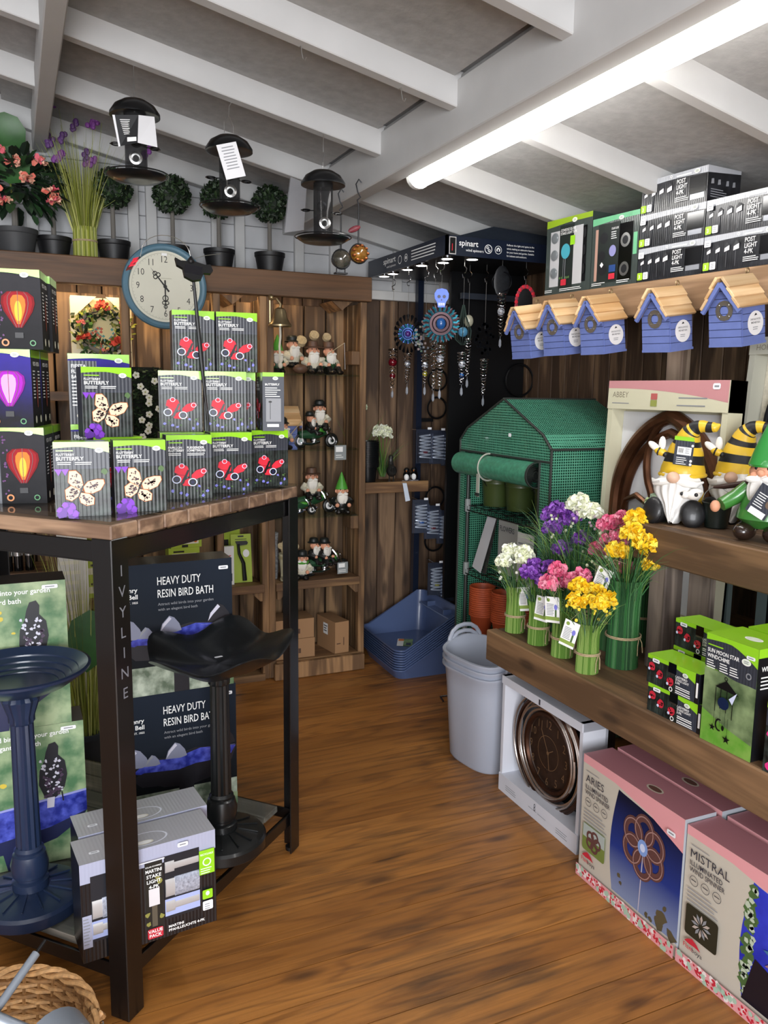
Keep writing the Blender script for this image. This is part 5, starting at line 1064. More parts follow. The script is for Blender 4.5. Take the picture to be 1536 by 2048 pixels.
# ================================================================ corner shelf contents
t = thing('pot_stack', 'tall stack of black plastic plant pots on the corner shelf', 'pot stack', (1.765, 4.11, .9902)); 
for k in range(11):
    p = MB().lathe([(0, .002), (.045, 0), (.055, .085), (.064, .087), (.066, .104), (.064, .105), (.060, .092), (.052, .09), (.042, .006), (0, .006)], 26, M('pot_gloss', '#101113', .3)).build('pot', t); p.location = (random.uniform(-.001, .001), 0, .0125*k)
def smallbouquet(t, H, col, n=5, leaves=60, tall=0):
    mb = MB()
    for k in range(leaves): q = random.uniform(0, 6.3); mb.blade((.012*math.cos(q), .012*math.sin(q), .02), (.5*random.random()*math.cos(q), .5*random.random()*math.sin(q), 1), H*random.uniform(.5, 1.0), random.uniform(.1, .7), .005, random.choice(gg), 5)
    b = mb.build('leaves', t, smooth=False); b['kind'] = 'stuff'
    for k in range(n):
        q = 2*math.pi*k/n; x, y, z = .03*math.cos(q), .03*math.sin(q), H*random.uniform(.85, 1.0); mb = MB(); petals(mb, (x, y, z), .03, col, 26); mb.tube([(0, 0, .05), (x, y, z)], .0016, 4, gg[0]); mb.build('flower', t, smooth=False)
gg = [M('stem_green', '#547a2a', .55), M('blade_green', '#3f6b2f', .55), M('blade_dark', '#2b4d30', .55), M('blade_light', '#7d9a4c', .55)]
wcol = [M('petal_ivory', '#ebeecf', .6), M('petal_white', '#f3f4e4', .6)]; pcol = [M('petal_purple', '#8443ad', .6), M('petal_violet', '#9d63c6', .6), M('petal_deep', '#66308f', .6)]; kcol = [M('petal_pink', '#e87a9c', .6), M('petal_rose', '#f09bb0', .6), M('petal_hot', '#dc5c84', .6)]; ycol = [M('petal_yellow', '#f4cc1c', .6), M('petal_gold', '#edbb12', .6), M('petal_lemon', '#f9de48', .6)]
t = thing('flower_bouquet', 'tall white flower bunch with arching grass at the left of the corner shelf', 'bouquet', (1.735, 4.20, .9902)); smallbouquet(t, .44, [M('petal_pale_green', '#b9d2ba', .6), wcol[0]], 5, 60)
t = thing('flower_bouquet', 'small ivory flower bunch behind the duck on the corner shelf', 'bouquet', (1.895, 4.19, .9902)); smallbouquet(t, .29, wcol, 6, 60)
t = thing('duck_figurine', 'dark metal duck figurine on the corner shelf beside the black pots', 'figurine', (1.895, 4.07, .9902), R(70)); dk_ = M('duck_metal', '#3b3a38', .4, .5)
MB().ell((0, 0, .065), (.055, .03, .034), dk_).tube([(.035, 0, .08), (.05, 0, .11), (.05, 0, .13)], [.02, .013, .012], 10, dk_).ell((.055, 0, .135), (.018, .014, .015), dk_).tube([(.068, 0, .133), (.085, 0, .128)], [.008, .003], 6, dk_).tube([(-.045, 0, .07), (-.075, 0, .09)], [.014, .003], 6, dk_).build('body', t)
for s_ in (-1, 1): MB().cyl((0, s_*.012, 0), (0, s_*.012, .04), .004, .004, 6, dk_).box((.008, s_*.012, .003), (.03, .016, .006), dk_).build('leg', t)
t = thing('hanging_label', 'pale price label hanging over the edge of the corner shelf', 'label', (1.95, 3.992, .9905)); MB().add([(-.03, .02, .003), (.0, .02, .003), (.0, -.004, .002), (-.025, -.004, .002), (.022, -.006, -.095), (-.006, -.006, -.10)], [(0, 1, 2, 3), (3, 2, 4, 5)], M('label_pale', '#cfd8e6', .5)).build('label', t, smooth=False)
for k, (x, y) in enumerate(((1.985, 4.06), (2.04, 4.08))):
    t = thing('bird_figurine', ('left' if k == 0 else 'right')+' little black and white bird ornament on the corner shelf', 'figurine', (x, y, .9902), R(-30)); MB().ell((0, 0, .035), (.022, .03, .03), gloss_black).ell((0, -.02, .068), (.016, .016, .015), black).tube([(0, -.034, .066), (0, -.05, .062)], [.004, .001], 5, orange).build('body', t); MB().ell((0, -.018, .03), (.015, .016, .02), white).box((0, -.01, .004), (.05, .05, .007), M('pale_base', '#d5d2da', .5)).build('base', t)

# ================================================================ wind spinner display stand
nv = M('stand_navy', '#141c2e', .35, coat=.2); nvb = M('stand_black', '#07080b', .4)
t = thing('spinner_display_stand', 'dark navy wind spinner display stand with lit header in the corner', 'display stand', (2.15, 3.75, 0))
cx0, cx1, cy0, cy1, z0, z1 = 1.79-2.15, 2.52-2.15, 3.30-3.75, 4.18-3.75, 2.10, 2.185
MB().box(((cx0+cx1)/2, cy0+.006, (z0+z1)/2), (cx1-cx0, .012, z1-z0), nv).build('front_header', t, smooth=False); MB().box((cx0+.006, (cy0+cy1)/2, (z0+z1)/2), (.012, cy1-cy0, z1-z0), nv).build('side_header', t, smooth=False)
MB().box(((cx0+cx1)/2, (cy0+cy1)/2, z0+.012), (cx1-cx0-.02, cy1-cy0-.02, .012), nvb).build('canopy_panel', t, smooth=False)
MB().prism([(cx0+.05, z1), (cx1-.02, z1), (cx1-.1, z1+.05), (cx0+.28, z1+.07)], cy0+.06, cy1-.03, M('dark_wrap', '#20262f', .25, coat=.5, bump=.8, ns=14)).build('wrapped_lid', t)
MB().box((.16, .03, 1.25), (.46, .02, 1.74), nvb).build('back_panel', t, smooth=False)
for x, y in ((-.04, .44), (.06, .05), (.375, .05)): MB().box((x, y, 1.055), (.035, .035, 2.11), nv).build('post', t, smooth=False)
MB().box((.01, .44, 1.33), (.1, .012, .02), nvb).build('cross_bar', t, smooth=False); MB().box((.16, -.03, 1.98), (.4, .02, .03), M('bar_grey', '#2a2f38', .4)).build('cross_bar', t, smooth=False)
for x, y, z, r in ((.075, .42, 1.56, .06), (.075, .42, 1.40, .06), (.36, .008, 1.56, .085), (.075, .42, .88, .06), (.075, .42, .62, .06)): MB().torus((x, y, z), r, .006, nvb, 'y', 32, 6).build('wire_ring', t)
sp = M('spot_lens', (1, .96, .9), .3, emit=7)
for x, y in ((-.31, .33), (-.31, .22), (-.31, .046), (-.31, -.11), (-.30, -.35), (-.19, -.39), (-.26, -.24)): l_ = MB().lathe([(.034, 0), (.034, -.006), (.026, -.008), (.026, -.004)], 20, chrome, Matrix.Translation((x, y, z0+.006))).build('spot_light', t); MB().lathe([(.026, -.0045), (0, -.0045)], 20, sp, Matrix.Translation((x, y, z0+.006))).build('lens', l_)
a = Art((cx0, cy0-.0, z0), (1, 0, 0), (0, 0, 1)); a.text(.065, .045, .026, 'spinart', white, .012); a.text(.10, .022, .012, 'wind spinners', white, .006)
a.ring(.218, .040, .017, .020, white); a.ell(.214, .046, .007, .006, white); a.ell(.222, .034, .007, .006, white); a.ell(.214, .046, .004, .003, nv); a.ell(.222, .034, .004, .003, nv)
a.ring(.27, .040, .0165, .0185, white); a.poly([(.26, .034), (.28, .034), (.28, .044), (.27, .052), (.26, .044)], white); a.ell(.27, .039, .004, .005, nv)
for k, s_ in enumerate(('Reflects the light and spins in the', 'wind, making an attractive feature', 'for your home and garden. Suitable', 'for indoors and outdoors.')): a.text(.315, .062-.016*k, .0085, s_, white, .004, maxw=.15 if k < 3 else .11)
a.build('header_print', t); a = Art((cx0, cy0-.0, z0), (1, 0, 0), (0, 0, 1)); a.rect(.014, .004, .05, .08, M('poster_pale', '#b8b5b3', .5)); a.rect(.018, .008, .046, .076, nvb); a.line((.03, .02), (.03, .05), .003, peach); a.build('poster', t)
a = Art((cx0, cy1, z0), (0, -1, 0), (0, 0, 1)); a.text(.20, .042, .030, 'spinart', white, .012, sx=1.3); a.text(.24, .020, .012, 'wind spinners', white, .006, sx=1.2); a.ring(.40, .042, .017, .021, white); a.ring(.47, .042, .016, .019, white); a.poly([(.46, .036), (.48, .036), (.48, .046), (.47, .053), (.46, .046)], white); a.greek(.53, .062, .26, 4, .014, white, .35, .1); a.build('header_print', t)
# spinners
def hookline(t, z1_, sw=True):
    MB().tube([(0, 0, z1_), (0, 0, z1_-.03)], .0012, 5, wire).tube([(0, 0, z1_-.03), (.012, 0, z1_-.042), (.006, 0, z1_-.06), (-.010, 0, z1_-.068), (-.006, 0, z1_-.084), (.004, 0, z1_-.082)], .0022, 6, chrome).build('hook', t)
def helix(t, za, zb, r, m, turns=5, balls=(), taper=1, crystal=True):
    L = za-zb; n = int(turns*14)
    for ph in (0, math.pi):
        pts = [((r*(1-.72*taper*i/n)*math.cos(ph+2*math.pi*turns*i/n)), (r*(1-.72*taper*i/n)*math.sin(ph+2*math.pi*turns*i/n)), za-L*i/n) for i in range(n+1)]; MB().tube(pts, .0022, 5, m).build('spiral', t)
    MB().lathe([(r, 0), (r*1.05, .003), (r, .006), (0, .006)], 16, m, Matrix.Translation((0, 0, za))).build('top_disc', t)
    for f_, rr_, bm2 in balls: MB().ell((0, 0, za-L*f_), (rr_, rr_, rr_), bm2, 14, 9).build('glass_ball', t)
    if crystal: MB().tube([(0, 0, zb), (0, 0, zb-.012), (0, 0, zb-.022), (0, 0, zb-.045), (0, 0, zb-.055)], [.001, .001, .006, .007, .0005], 6, cryst).build('crystal_drop', t)
cryst = M('crystal', '#dfe6f2', .03, trans=.7, coat=.5); rg = M('red_glass', '#7c1222', .06, trans=.4, coat=.6); pgl = M('purple_glass', '#5a2b8c', .06, trans=.3, coat=.6); bg_ = M('blue_glass', '#2560a8', .06, trans=.3, coat=.6); cg = M('clear_glass', '#cfd3dc', .04, trans=.6, coat=.6); yg = M('yellow_glass', '#b8b03a', .06, trans=.4, coat=.6)
teal = M('teal_metal', '#2d7d92', .35, .8); bluem = M('blue_metal', '#34487d', .35, .8); dkm = M('spinner_dark', '#15171c', .3, .6)
def spinner(loc, ztop, label):
    t = thing('wind_spinner', label, 'wind spinner', loc, 0, 'wind spinners hung from the display header'); hookline(t, ztop-loc[2]); MB().cyl((0, 0, 0), (0, 0, ztop-loc[2]-.08), .0009, .0009, 5, wire).build('cord', t); return t
ZH = 2.108
t = spinner((1.86, 4.0, 1.71), ZH, 'slim wind spinner with two dark red glass balls, leftmost under the header'); helix(t, 0, -.20, .026, chrome, 5, ((.32, .024, rg), (.68, .016, rg)))
def rosette(t, z, r, m1, m2, gem, rz=R(-25), leaf=24):
    T = Matrix.Translation((0, 0, z)) @ Matrix.Rotation(rz, 4, 'Z'); d = MB()
    for k in range(leaf):
        q = 2*math.pi*k/leaf; c, s_ = math.cos(q), math.sin(q); w = r*math.pi/leaf*1.5
        d.add([(r*.45*c, 0, r*.45*s_), (r*.8*c-w*s_, .004*(k % 2), r*.8*s_+w*c), (r*c, 0, r*s_), (r*.8*c+w*s_, -.004, r*.8*s_-w*c)], [(0, 1, 2, 3)], m1 if k % 2 else m2, T)
    d.lathe([(r*.30, 0), (r*.60, .002)], 36, m2, T @ Matrix.Rotation(R(90), 4, 'X')); d.torus((0, 0, 0), r*.62, .003, m1, 'y', 32, 5, T).torus((0, 0, 0), r*.45, .003, m2, 'y', 28, 5, T); d.build('rosette', t, smooth=False); MB().ell((0, -.002, 0), (r*.26, r*.26, r*.3), gem, 14, 9, T).build('glass_ball', t)
t = spinner((1.86, 3.82, 1.86), ZH, 'oval black wind spinner with purple glass centre, second from the left'); rosette(t, -.075, .052, teal, bluem, pgl, R(-22)); 
e = MB()
for k in range(20): q = 2*math.pi*k/20; e.add([(.05*math.cos(q), 0, -.075+.06*math.sin(q)), (.07*math.cos(q+.12), .006, -.075+.095*math.sin(q+.12)), (.074*math.cos(q), 0, -.075+.10*math.sin(q)), (.07*math.cos(q-.12), -.006, -.075+.095*math.sin(q-.12))], [(0, 1, 2, 3)], dkm, Matrix.Rotation(R(-22), 4, 'Z'))
e.build('outer_ring', t, smooth=False); helix(t, -.18, -.33, .022, chrome, 5, ((.3, .016, cg),))
t = spinner((1.86, 3.62, 1.84), ZH, 'tree of life wind spinner with speckled dark disc, third from the left'); e = MB(); T = Matrix.Rotation(R(-25), 4, 'Z'); e.torus((0, 0, -.075), .066, .003, dkm, 'y', 32, 5, T)
for k in range(70): q, rr_ = random.uniform(0, 6.3), .066*random.random()**.5; e.box((rr_*math.cos(q), random.uniform(-.004, .004), -.075+1.25*rr_*math.sin(q)), (.010, .002, .010), random.choice([dkm, dkm, M('lichen', '#5f5a3a', .4), M('rusty', '#5a3327', .4), gg[2]]), T)
e.build('leaf_disc', t, smooth=False); helix(t, -.17, -.31, .022, chrome, 5, ((.35, .016, cg), (.65, .013, yg)))
t = spinner((1.815, 3.38, 1.835), ZH, 'large turquoise sunburst wind spinner hanging below a blue skull disc')
sk = MB(); T = Matrix.Translation((0, 0, .085)) @ Matrix.Rotation(R(-28), 4, 'Z'); bsk = M('skull_blue', '#4a63b8', .4, .3); sk.prism([(-.016, -.042), (.016, -.042), (.02, -.02), (.031, -.002), (.033, .02), (.022, .038), (0, .043), (-.022, .038), (-.033, .02), (-.031, -.002), (-.02, -.02)], -.003, .003, bsk, T)
for x in (-.012, .012): sk.cyl((x, -.0045, .006), (x, -.003, .006), .008, .008, 10, navy, T=T)
sk.prism([(-.004, -.012), (.004, -.012), (0, -.003)], -.0045, -.003, navy, T)
for k in range(5): sk.box((-.012+.006*k, -.004, -.028), (.0035, .002, .012), white, T)
sk.build('skull_disc', t, smooth=False); rosette(t, -.03, .088, teal, M('bronze_metal', '#3f2f33', .4, .8), bg_, R(-28), 40); helix(t, -.135, -.32, .026, chrome, 6, ((.3, .018, cg),))
t = spinner((1.955, 3.42, 1.90), ZH, 'teardrop wire cage wind spinner with pale blue glass ball'); e = MB()
for k in range(9): q = 2*math.pi*k/9; e.tube([(.004*math.cos(q), .004*math.sin(q), 0), (.014*math.cos(q), .014*math.sin(q), -.05), (.040*math.cos(q), .040*math.sin(q), -.12), (.036*math.cos(q), .036*math.sin(q), -.16), (.008*math.cos(q), .008*math.sin(q), -.185)], .0018, 5, M('cage_green', '#41524c', .4, .6))
e.build('wire_cage', t); MB().ell((0, 0, -.125), (.024, .024, .024), M('aqua_glass', '#5d9cc0', .06, trans=.4, coat=.5), 14, 9).build('glass_ball', t); helix(t, -.225, -.37, .024, chrome, 5, ((.35, .018, cg), (.7, .012, bg_)))
t = spinner((2.06, 3.55, 1.86), ZH, 'small wind spinner with clear crackle glass ball inside the dark stand'); MB().ell((0, 0, -.02), (.024, .024, .03), M('crackle', '#c9c6b0', .12, trans=.4, coat=.5), 14, 9).build('crackle_ball', t); helix(t, -.11, -.29, .018, chrome, 6)
t = spinner((2.125, 3.50, 1.80), ZH, 'dark feathered wind spinner deep inside the stand'); e = MB()
for k in range(40): q, rr_ = random.uniform(0, 6.3), .055*random.random()**.5; e.box((rr_*math.cos(q), 0, -.05+1.4*rr_*math.sin(q)), (.014, .003, .014), dkm)
e.build('feather_disc', t, smooth=False); helix(t, -.15, -.32, .022, chrome, 6)
t = spinner((2.125, 3.36, 1.95), ZH, 'wind spinner with dark disc hanging highest under the front header'); MB().torus((0, 0, .06), .045, .003, dkm, 'y', 28, 5, Matrix.Rotation(R(-30), 4, 'Z')).ell((0, 0, .06), (.045, .006, .075), M('lichen_dark', '#14161a', .5, noise=.6, ns=80), 16, 8).build('disc', t); helix(t, -.0, -.19, .022, chrome, 6, ((.4, .018, cg),))
t = spinner((1.845, 3.50, 1.72), ZH, 'plain silver spiral wind spinner behind the sunburst'); helix(t, 0, -.22, .020, chrome, 6)
t = spinner((2.245, 3.34, 1.99), ZH, 'black disc wind spinner edged with pink red scallops on the right'); e = MB(); e.ell((0, 0, -.075), (.05, .006, .075), M('net_black', '#0c0c0f', .7, noise=.5, ns=90), 18, 8); pk_ = M('scallop_pink', '#c2505e', .3, .4)
for k in range(22):
    q = math.pi*(k/21)*1.35-.55; e.ell((.052*math.cos(q), -.003, -.075+.078*math.sin(q)), (.010, .006, .010), pk_ if k % 2 else peach, 8, 5)
e.build('scallop_disc', t); helix(t, -.18, -.33, .014, chrome, 6, (), .2, False)
# blister packs on the stand's pegs
pk = clear('blister_plastic', (.9, .94, 1), 1.45, .05, .04, (.5, .55, .7)); pkb = M('pack_card', '#1b2233', .5)
ix = 0
names = ('topmost row, leftmost', 'topmost row, middle', 'topmost row, right', 'second row, leftmost dark one', 'second row, middle', 'second row, right', 'bottom row, left', 'bottom row, right')
for x, z, rx in ((2.075, 1.19, 0), (2.155, 1.185, 3), (2.225, 1.175, 5), (2.045, .80, 8), (2.115, .765, 4), (2.19, .735, 3), (2.135, .44, 6), (2.195, .40, 5)):
    t = thing('spinner_pack', 'clear wind spinner blister pack on the stand, '+names[ix], 'blister pack', (x, 4.02-.01*ix, z), R(-rx), 'wind spinner blister packs')
    MB().box((0, .012, 0), (.075, .002, .19), pkb).build('backing_card', t, smooth=False); MB().box((0, 0, -.008), (.070, .022, .165), pk).build('blister', t, smooth=False)
    s_ = MB(); n = 60; s_.tube([(.026*math.cos(2*math.pi*7*i/n), .006*math.sin(2*math.pi*7*i/n), .065-.13*i/n) for i in range(n+1)], .0042, 5, M('coil_silver', '#d9dce2', .3, .5)); s_.ell((.004, 0, -.03), (.012, .006, .012), (rg, cg, yg, bg_)[ix % 4], 10, 6); s_.build('coiled_spinner', t)
    MB().box((.02, -.002, .1), (.018, .002, .012), sticker).build('price_sticker', t, smooth=False); MB().cyl((0, .012, .088), (0, .13, .088), .002, .002, 6, chrome).build('peg', t); t.scale = (1.28, 1.28, 1.0); ix += 1

# ================================================================ stack of potting trays on the floor
tray_m = M('tray_blue', '#4c5c82', .3, coat=.3)
tr = thing('tray_stack', 'stack of slate blue plastic potting trays with raised backs on the floor', 'tray stack', (1.94, 3.88, 0), R(-2))
def tray(z, lab=False):
    W2, D2 = .265, .205                                      # half width along y, half depth along x (front = -x)
    f0, bz = .060, .235
    out = [(-D2, -W2), (D2, -W2), (D2, W2), (-D2, W2)]
    def ringpts(k, zf, zb, r=.05, n=5):
        pts = []
        for cx_, cy_, a0 in ((-D2*k+r, -W2*k+r, 180), (D2*k-r, -W2*k+r, 270), (D2*k-r, W2*k-r, 0), (-D2*k+r, W2*k-r, 90)):
            for i in range(n):
                q = R(a0+90*i/(n-1)); x = cx_+r*math.cos(q); f_ = (x/(D2*k)+1)/2; s_ = min(1, max(0, (f_-.12)/.72)); s_ = s_*s_*(3-2*s_); pts.append((x, cy_+r*math.sin(q), zf+(zb-zf)*s_))
        return pts
    r0 = ringpts(.86, 0, 0); r1 = ringpts(.955, f0-.006, bz-.006); r2 = ringpts(1.0, f0-.006, bz-.006); r3 = ringpts(1.0, f0, bz); r4 = ringpts(.965, f0-.001, bz-.001); r5 = ringpts(.85, .004, .004)
    L_ = [r0, r1, r2, r3, r4, r5]; n = len(r0); mb = MB(); vs = [p for r in L_ for p in r]
    fs = [(i*n+j, i*n+(j+1) % n, (i+1)*n+(j+1) % n, (i+1)*n+j) for i in range(5) for j in range(n)]+[tuple(range(5*n, 6*n)), tuple(range(n))[::-1]]
    mb.add(vs, fs, tray_m); o = mb.build('tray', tr, angle=40); o.location = (0, 0, z)
    return o
for k in range(9): tray(.0004+.0135*k)
tp_ = MB().box((.17, 0, .283), (.06, .40, .006), tray_m).box((.17, -.1, .298), (.05, .006, .03), tray_m).box((.17, .1, .298), (.05, .006, .03), tray_m).build('tool_rack', tr, smooth=False)
lb_ = Art((-.06, -.08, .1012), (0, 1, 0), (-1, 0, 0)); lb_ = Art((-.02, -.06, .1135), (.45, .9, 0), (-.9, .45, 0)); lb_.rect(0, 0, .13, .085, M('label_green', '#7c9a6a', .5, noise=.4, ns=40)); lb_.rect(0, .05, .13, .085, white); lb_.rect(.02, .008, .06, .035, slate); lb_.rect(.09, .05, .125, .08, orange); lb_.build('label', tr)

# ================================================================ small green greenhouse
def meshcover():
    m, nt, N, L, b = newmat('greenhouse_film'); g = N.new('ShaderNodeNewGeometry'); tc = N.new('ShaderNodeTexCoord')
    sp_ = N.new('ShaderNodeSeparateXYZ'); L.new(tc.outputs['Object'], sp_.inputs[0]); sn = N.new('ShaderNodeSeparateXYZ'); L.new(g.outputs['True Normal'], sn.inputs[0]); outs = []
    for k in range(3):
        mu = N.new('ShaderNodeMath'); mu.operation = 'MULTIPLY'; mu.inputs[1].default_value = 92; L.new(sp_.outputs[k], mu.inputs[0])
        fr = N.new('ShaderNodeMath'); fr.operation = 'FRACT'; L.new(mu.outputs[0], fr.inputs[0]); lt = N.new('ShaderNodeMath'); lt.operation = 'LESS_THAN'; lt.inputs[1].default_value = .34; L.new(fr.outputs[0], lt.inputs[0])
        ab = N.new('ShaderNodeMath'); ab.operation = 'ABSOLUTE'; L.new(sn.outputs[k], ab.inputs[0]); l2 = N.new('ShaderNodeMath'); l2.operation = 'LESS_THAN'; l2.inputs[1].default_value = .8; L.new(ab.outputs[0], l2.inputs[0])
        pr = N.new('ShaderNodeMath'); pr.operation = 'MULTIPLY'; L.new(lt.outputs[0], pr.inputs[0]); L.new(l2.outputs[0], pr.inputs[1]); outs.append(pr)
    m1 = N.new('ShaderNodeMath'); m1.operation = 'MAXIMUM'; L.new(outs[0].outputs[0], m1.inputs[0]); L.new(outs[1].outputs[0], m1.inputs[1]); m2 = N.new('ShaderNodeMath'); m2.operation = 'MAXIMUM'; L.new(m1.outputs[0], m2.inputs[0]); L.new(outs[2].outputs[0], m2.inputs[1])
    b.inputs['Base Color'].default_value = (*lin('#579a7f'), 1); b.inputs['Roughness'].default_value = .3; b.inputs['Coat Weight'].default_value = .3
    t_ = N.new('ShaderNodeBsdfTransparent'); t_.inputs[0].default_value = (.36, .62, .54, 1); gl_ = N.new('ShaderNodeBsdfPrincipled'); gl_.inputs['Base Color'].default_value = (*lin('#1e5240'), 1); gl_.inputs['Roughness'].default_value = .25
    bn = N.new('ShaderNodeTexNoise'); bn.inputs['Scale'].default_value = 9; L.new(tc.outputs['Object'], bn.inputs['Vector']); bp = N.new('ShaderNodeBump'); bp.inputs['Strength'].default_value = .5; bp.inputs['Distance'].default_value = .02; L.new(bn.outputs['Fac'], bp.inputs['Height'])
    for q in (b, gl_): L.new(bp.outputs['Normal'], q.inputs['Normal'])
    x1 = N.new('ShaderNodeMixShader'); x1.inputs[0].default_value = .38; L.new(t_.outputs[0], x1.inputs[1]); L.new(gl_.outputs[0], x1.inputs[2])
    x2 = N.new('ShaderNodeMixShader'); L.new(m2.outputs[0], x2.inputs[0]); L.new(x1.outputs[0], x2.inputs[1]); L.new(b.outputs[0], x2.inputs[2]); L.new(x2.outputs[0], N['Material Output'].inputs['Surface']); return m
GF = meshcover(); seam = M('cover_seam', '#2b302c', .6); gt = M('frame_tube', '#3d423f', .4, .5); conn = M('grey_connector', '#8d9290', .5); roll_m = M('rolled_film', '#43886c', .35, noise=.25, ns=60, coat=.4)
gh = thing('mini_greenhouse', 'small walk-up greenhouse with green mesh cover and rolled up door', 'greenhouse', (1.905, 2.965, 0))
Y0, Y1, X1, ZE, ZA = -.355, .36, .485, 1.275, 1.468
cp = MB()
def quadgrid(mb, a, b, c, d, m, n=5, k=5, wob=.004):
    a, b, c, d = map(Vector, (a, b, c, d)); vs = []; nr = (b-a).cross(d-a).normalized()
    for i in range(n+1):
        for j in range(k+1):
            u, v = i/n, j/k; p = (a*(1-u)+b*u)*(1-v)+(d*(1-u)+c*u)*v
            if 0 < i < n and 0 < j < k: p += nr*random.uniform(-wob, wob)
            vs.append(p)
    mb.add(vs, [(i*(k+1)+j, (i+1)*(k+1)+j, (i+1)*(k+1)+j+1, i*(k+1)+j+1) for i in range(n) for j in range(k)], m)
prof = [(Y1, ZE), (Y1-.06, ZE+.055), (.0, ZA), (Y0+.06, ZE+.055), (Y0, ZE)]
for (ya, za), (yb, zb) in zip(prof, prof[1:]): quadgrid(cp, (0, ya, za), (X1, ya, za), (X1, yb, zb), (0, yb, zb), GF, 5, 3)
cp.add([(0, y, z) for y, z in prof]+[(0, Y0, 1.225), (0, Y1, 1.225)], [(0, 1, 2, 3, 4, 5, 6)], GF); cp.add([(X1, y, z) for y, z in prof]+[(X1, Y0, .02), (X1, Y1, .02)], [(6, 5, 4, 3, 2, 1, 0)], GF)
quadgrid(cp, (0, Y0, .02), (X1, Y0, .02), (X1, Y0, ZE), (0, Y0, ZE), GF, 4, 7, .007); quadgrid(cp, (X1, Y1, .02), (0, Y1, .02), (0, Y1, ZE), (X1, Y1, ZE), GF, 4, 7)
quadgrid(cp, (0, Y0+.075, .02), (0, Y0, .02), (0, Y0, 1.225), (0, Y0+.075, 1.225), GF, 1, 6); quadgrid(cp, (0, Y1, .02), (0, Y1-.045, .02), (0, Y1-.045, 1.225), (0, Y1, 1.225), GF, 1, 6)
cp.build('mesh_cover', gh)
sm = MB()
for pts in ([(0, y, z) for y, z in prof], [(0, Y1, ZE), (0, Y1, .02)], [(0, Y0, ZE), (0, Y0, .02)], [(0, Y1, 1.225), (0, Y0, 1.225)], [(0, Y0+.075, 1.225), (0, Y0+.075, .02)], [(0, 0, ZA), (X1, 0, ZA)], [(0, Y0, ZE), (X1, Y0, ZE)]):
    MB().tube([(x-.001, y, z) for x, y, z in pts], .0055, 6, seam).build('seam', gh)
for x in (.03, X1-.03):
    for y in (Y0+.03, Y1-.03): MB().cyl((x, y, 0), (x, y, 1.24), .009, .009, 10, gt).build('frame_pole', gh)
    MB().tube([(x, Y1-.03, 1.24), (x, 0, ZA-.02), (x, Y0+.03, 1.24)], .008, 8, gt).build('roof_tube', gh)
for z in (.05, .345, .66, .965):
    w_ = MB()
    for i in range(11): x = .03+(X1-.06)*i/10; w_.cyl((x, Y0+.03, z), (x, Y1-.03, z), .0022, .0022, 4, blackm)
    for y in (Y0+.03, -.18, 0, .18, Y1-.03): w_.cyl((.025, y, z-.004), (X1-.025, y, z-.004), .0035, .0035, 5, blackm)
    for i in range(22): y = Y0+.04+(Y1-Y0-.08)*i/21; w_.tube([(.03, y, z), (.022, y, z-.003), (.022, y, z-.022)], .0015, 4, blackm)
    w_.cyl((.022, Y0+.03, z-.022), (.022, Y1-.03, z-.022), .003, .003, 5, blackm); s_ = w_.build('wire_shelf', gh)
    for y in (Y0+.03, Y1-.03): MB().cyl((.03, y, z-.03), (.03, y, z+.03), .014, .014, 10, conn).build('connector', gh)
rl = MB(); pts = [(0, 0)]
T = Matrix.Translation((-.012, -.005, 1.168)) 
rl.cyl((0, Y1-.02, 0), (0, Y0+.08, 0), .050, .052, 28, roll_m, False, T).cyl((0, Y1-.02, 0), (0, Y0+.08, 0), .030, .030, 20, seam, False, T)
n = 80; sp1 = [((.014+.037*i/n)*math.cos(.32*i), (.014+.037*i/n)*math.sin(.32*i)) for i in range(n+1)]
vs = [(x, Y0+.079, z) for x, z in sp1]+[(x, Y0+.10, z) for x, z in sp1]; rl.add(vs, [(i, i+1, n+2+i, n+1+i) for i in range(n)], seam, T); rl.lathe([(.050, 0), (.053, .0), (.053, .012), (.050, .012)], 28, seam, T @ Matrix.Translation((0, Y0+.092, 0)) @ Matrix.Rotation(R(90), 4, 'X')); rl.build('rolled_door', gh)
for y in (.09,):
    MB().torus((-.012, y, 1.168), .054, .004, M('strap_grey', '#a5a69a', .6), 'y', 28, 5, sx=1, sy=1.1).build('strap', gh); MB().box((-.066, y-.005, 1.09), (.004, .022, .10), M('strap_grey', None)).box((-.068, y-.005, 1.05), (.008, .026, .014), gt).build('strap', gh)
st_ = Art((-.004, -.05, 1.31), (0, -1, 0), (0, 0, 1)); st_.rrect(0, 0, .022, .015, .004, sticker); st_.build('price_sticker', gh)
MB().tube([(-.0, Y1, .03), (-.02, Y1+.02, .01), (-.06, Y1+.03, .006), (-.075, Y1-.03, .006)], .004, 5, black).build('tie_cord', gh)
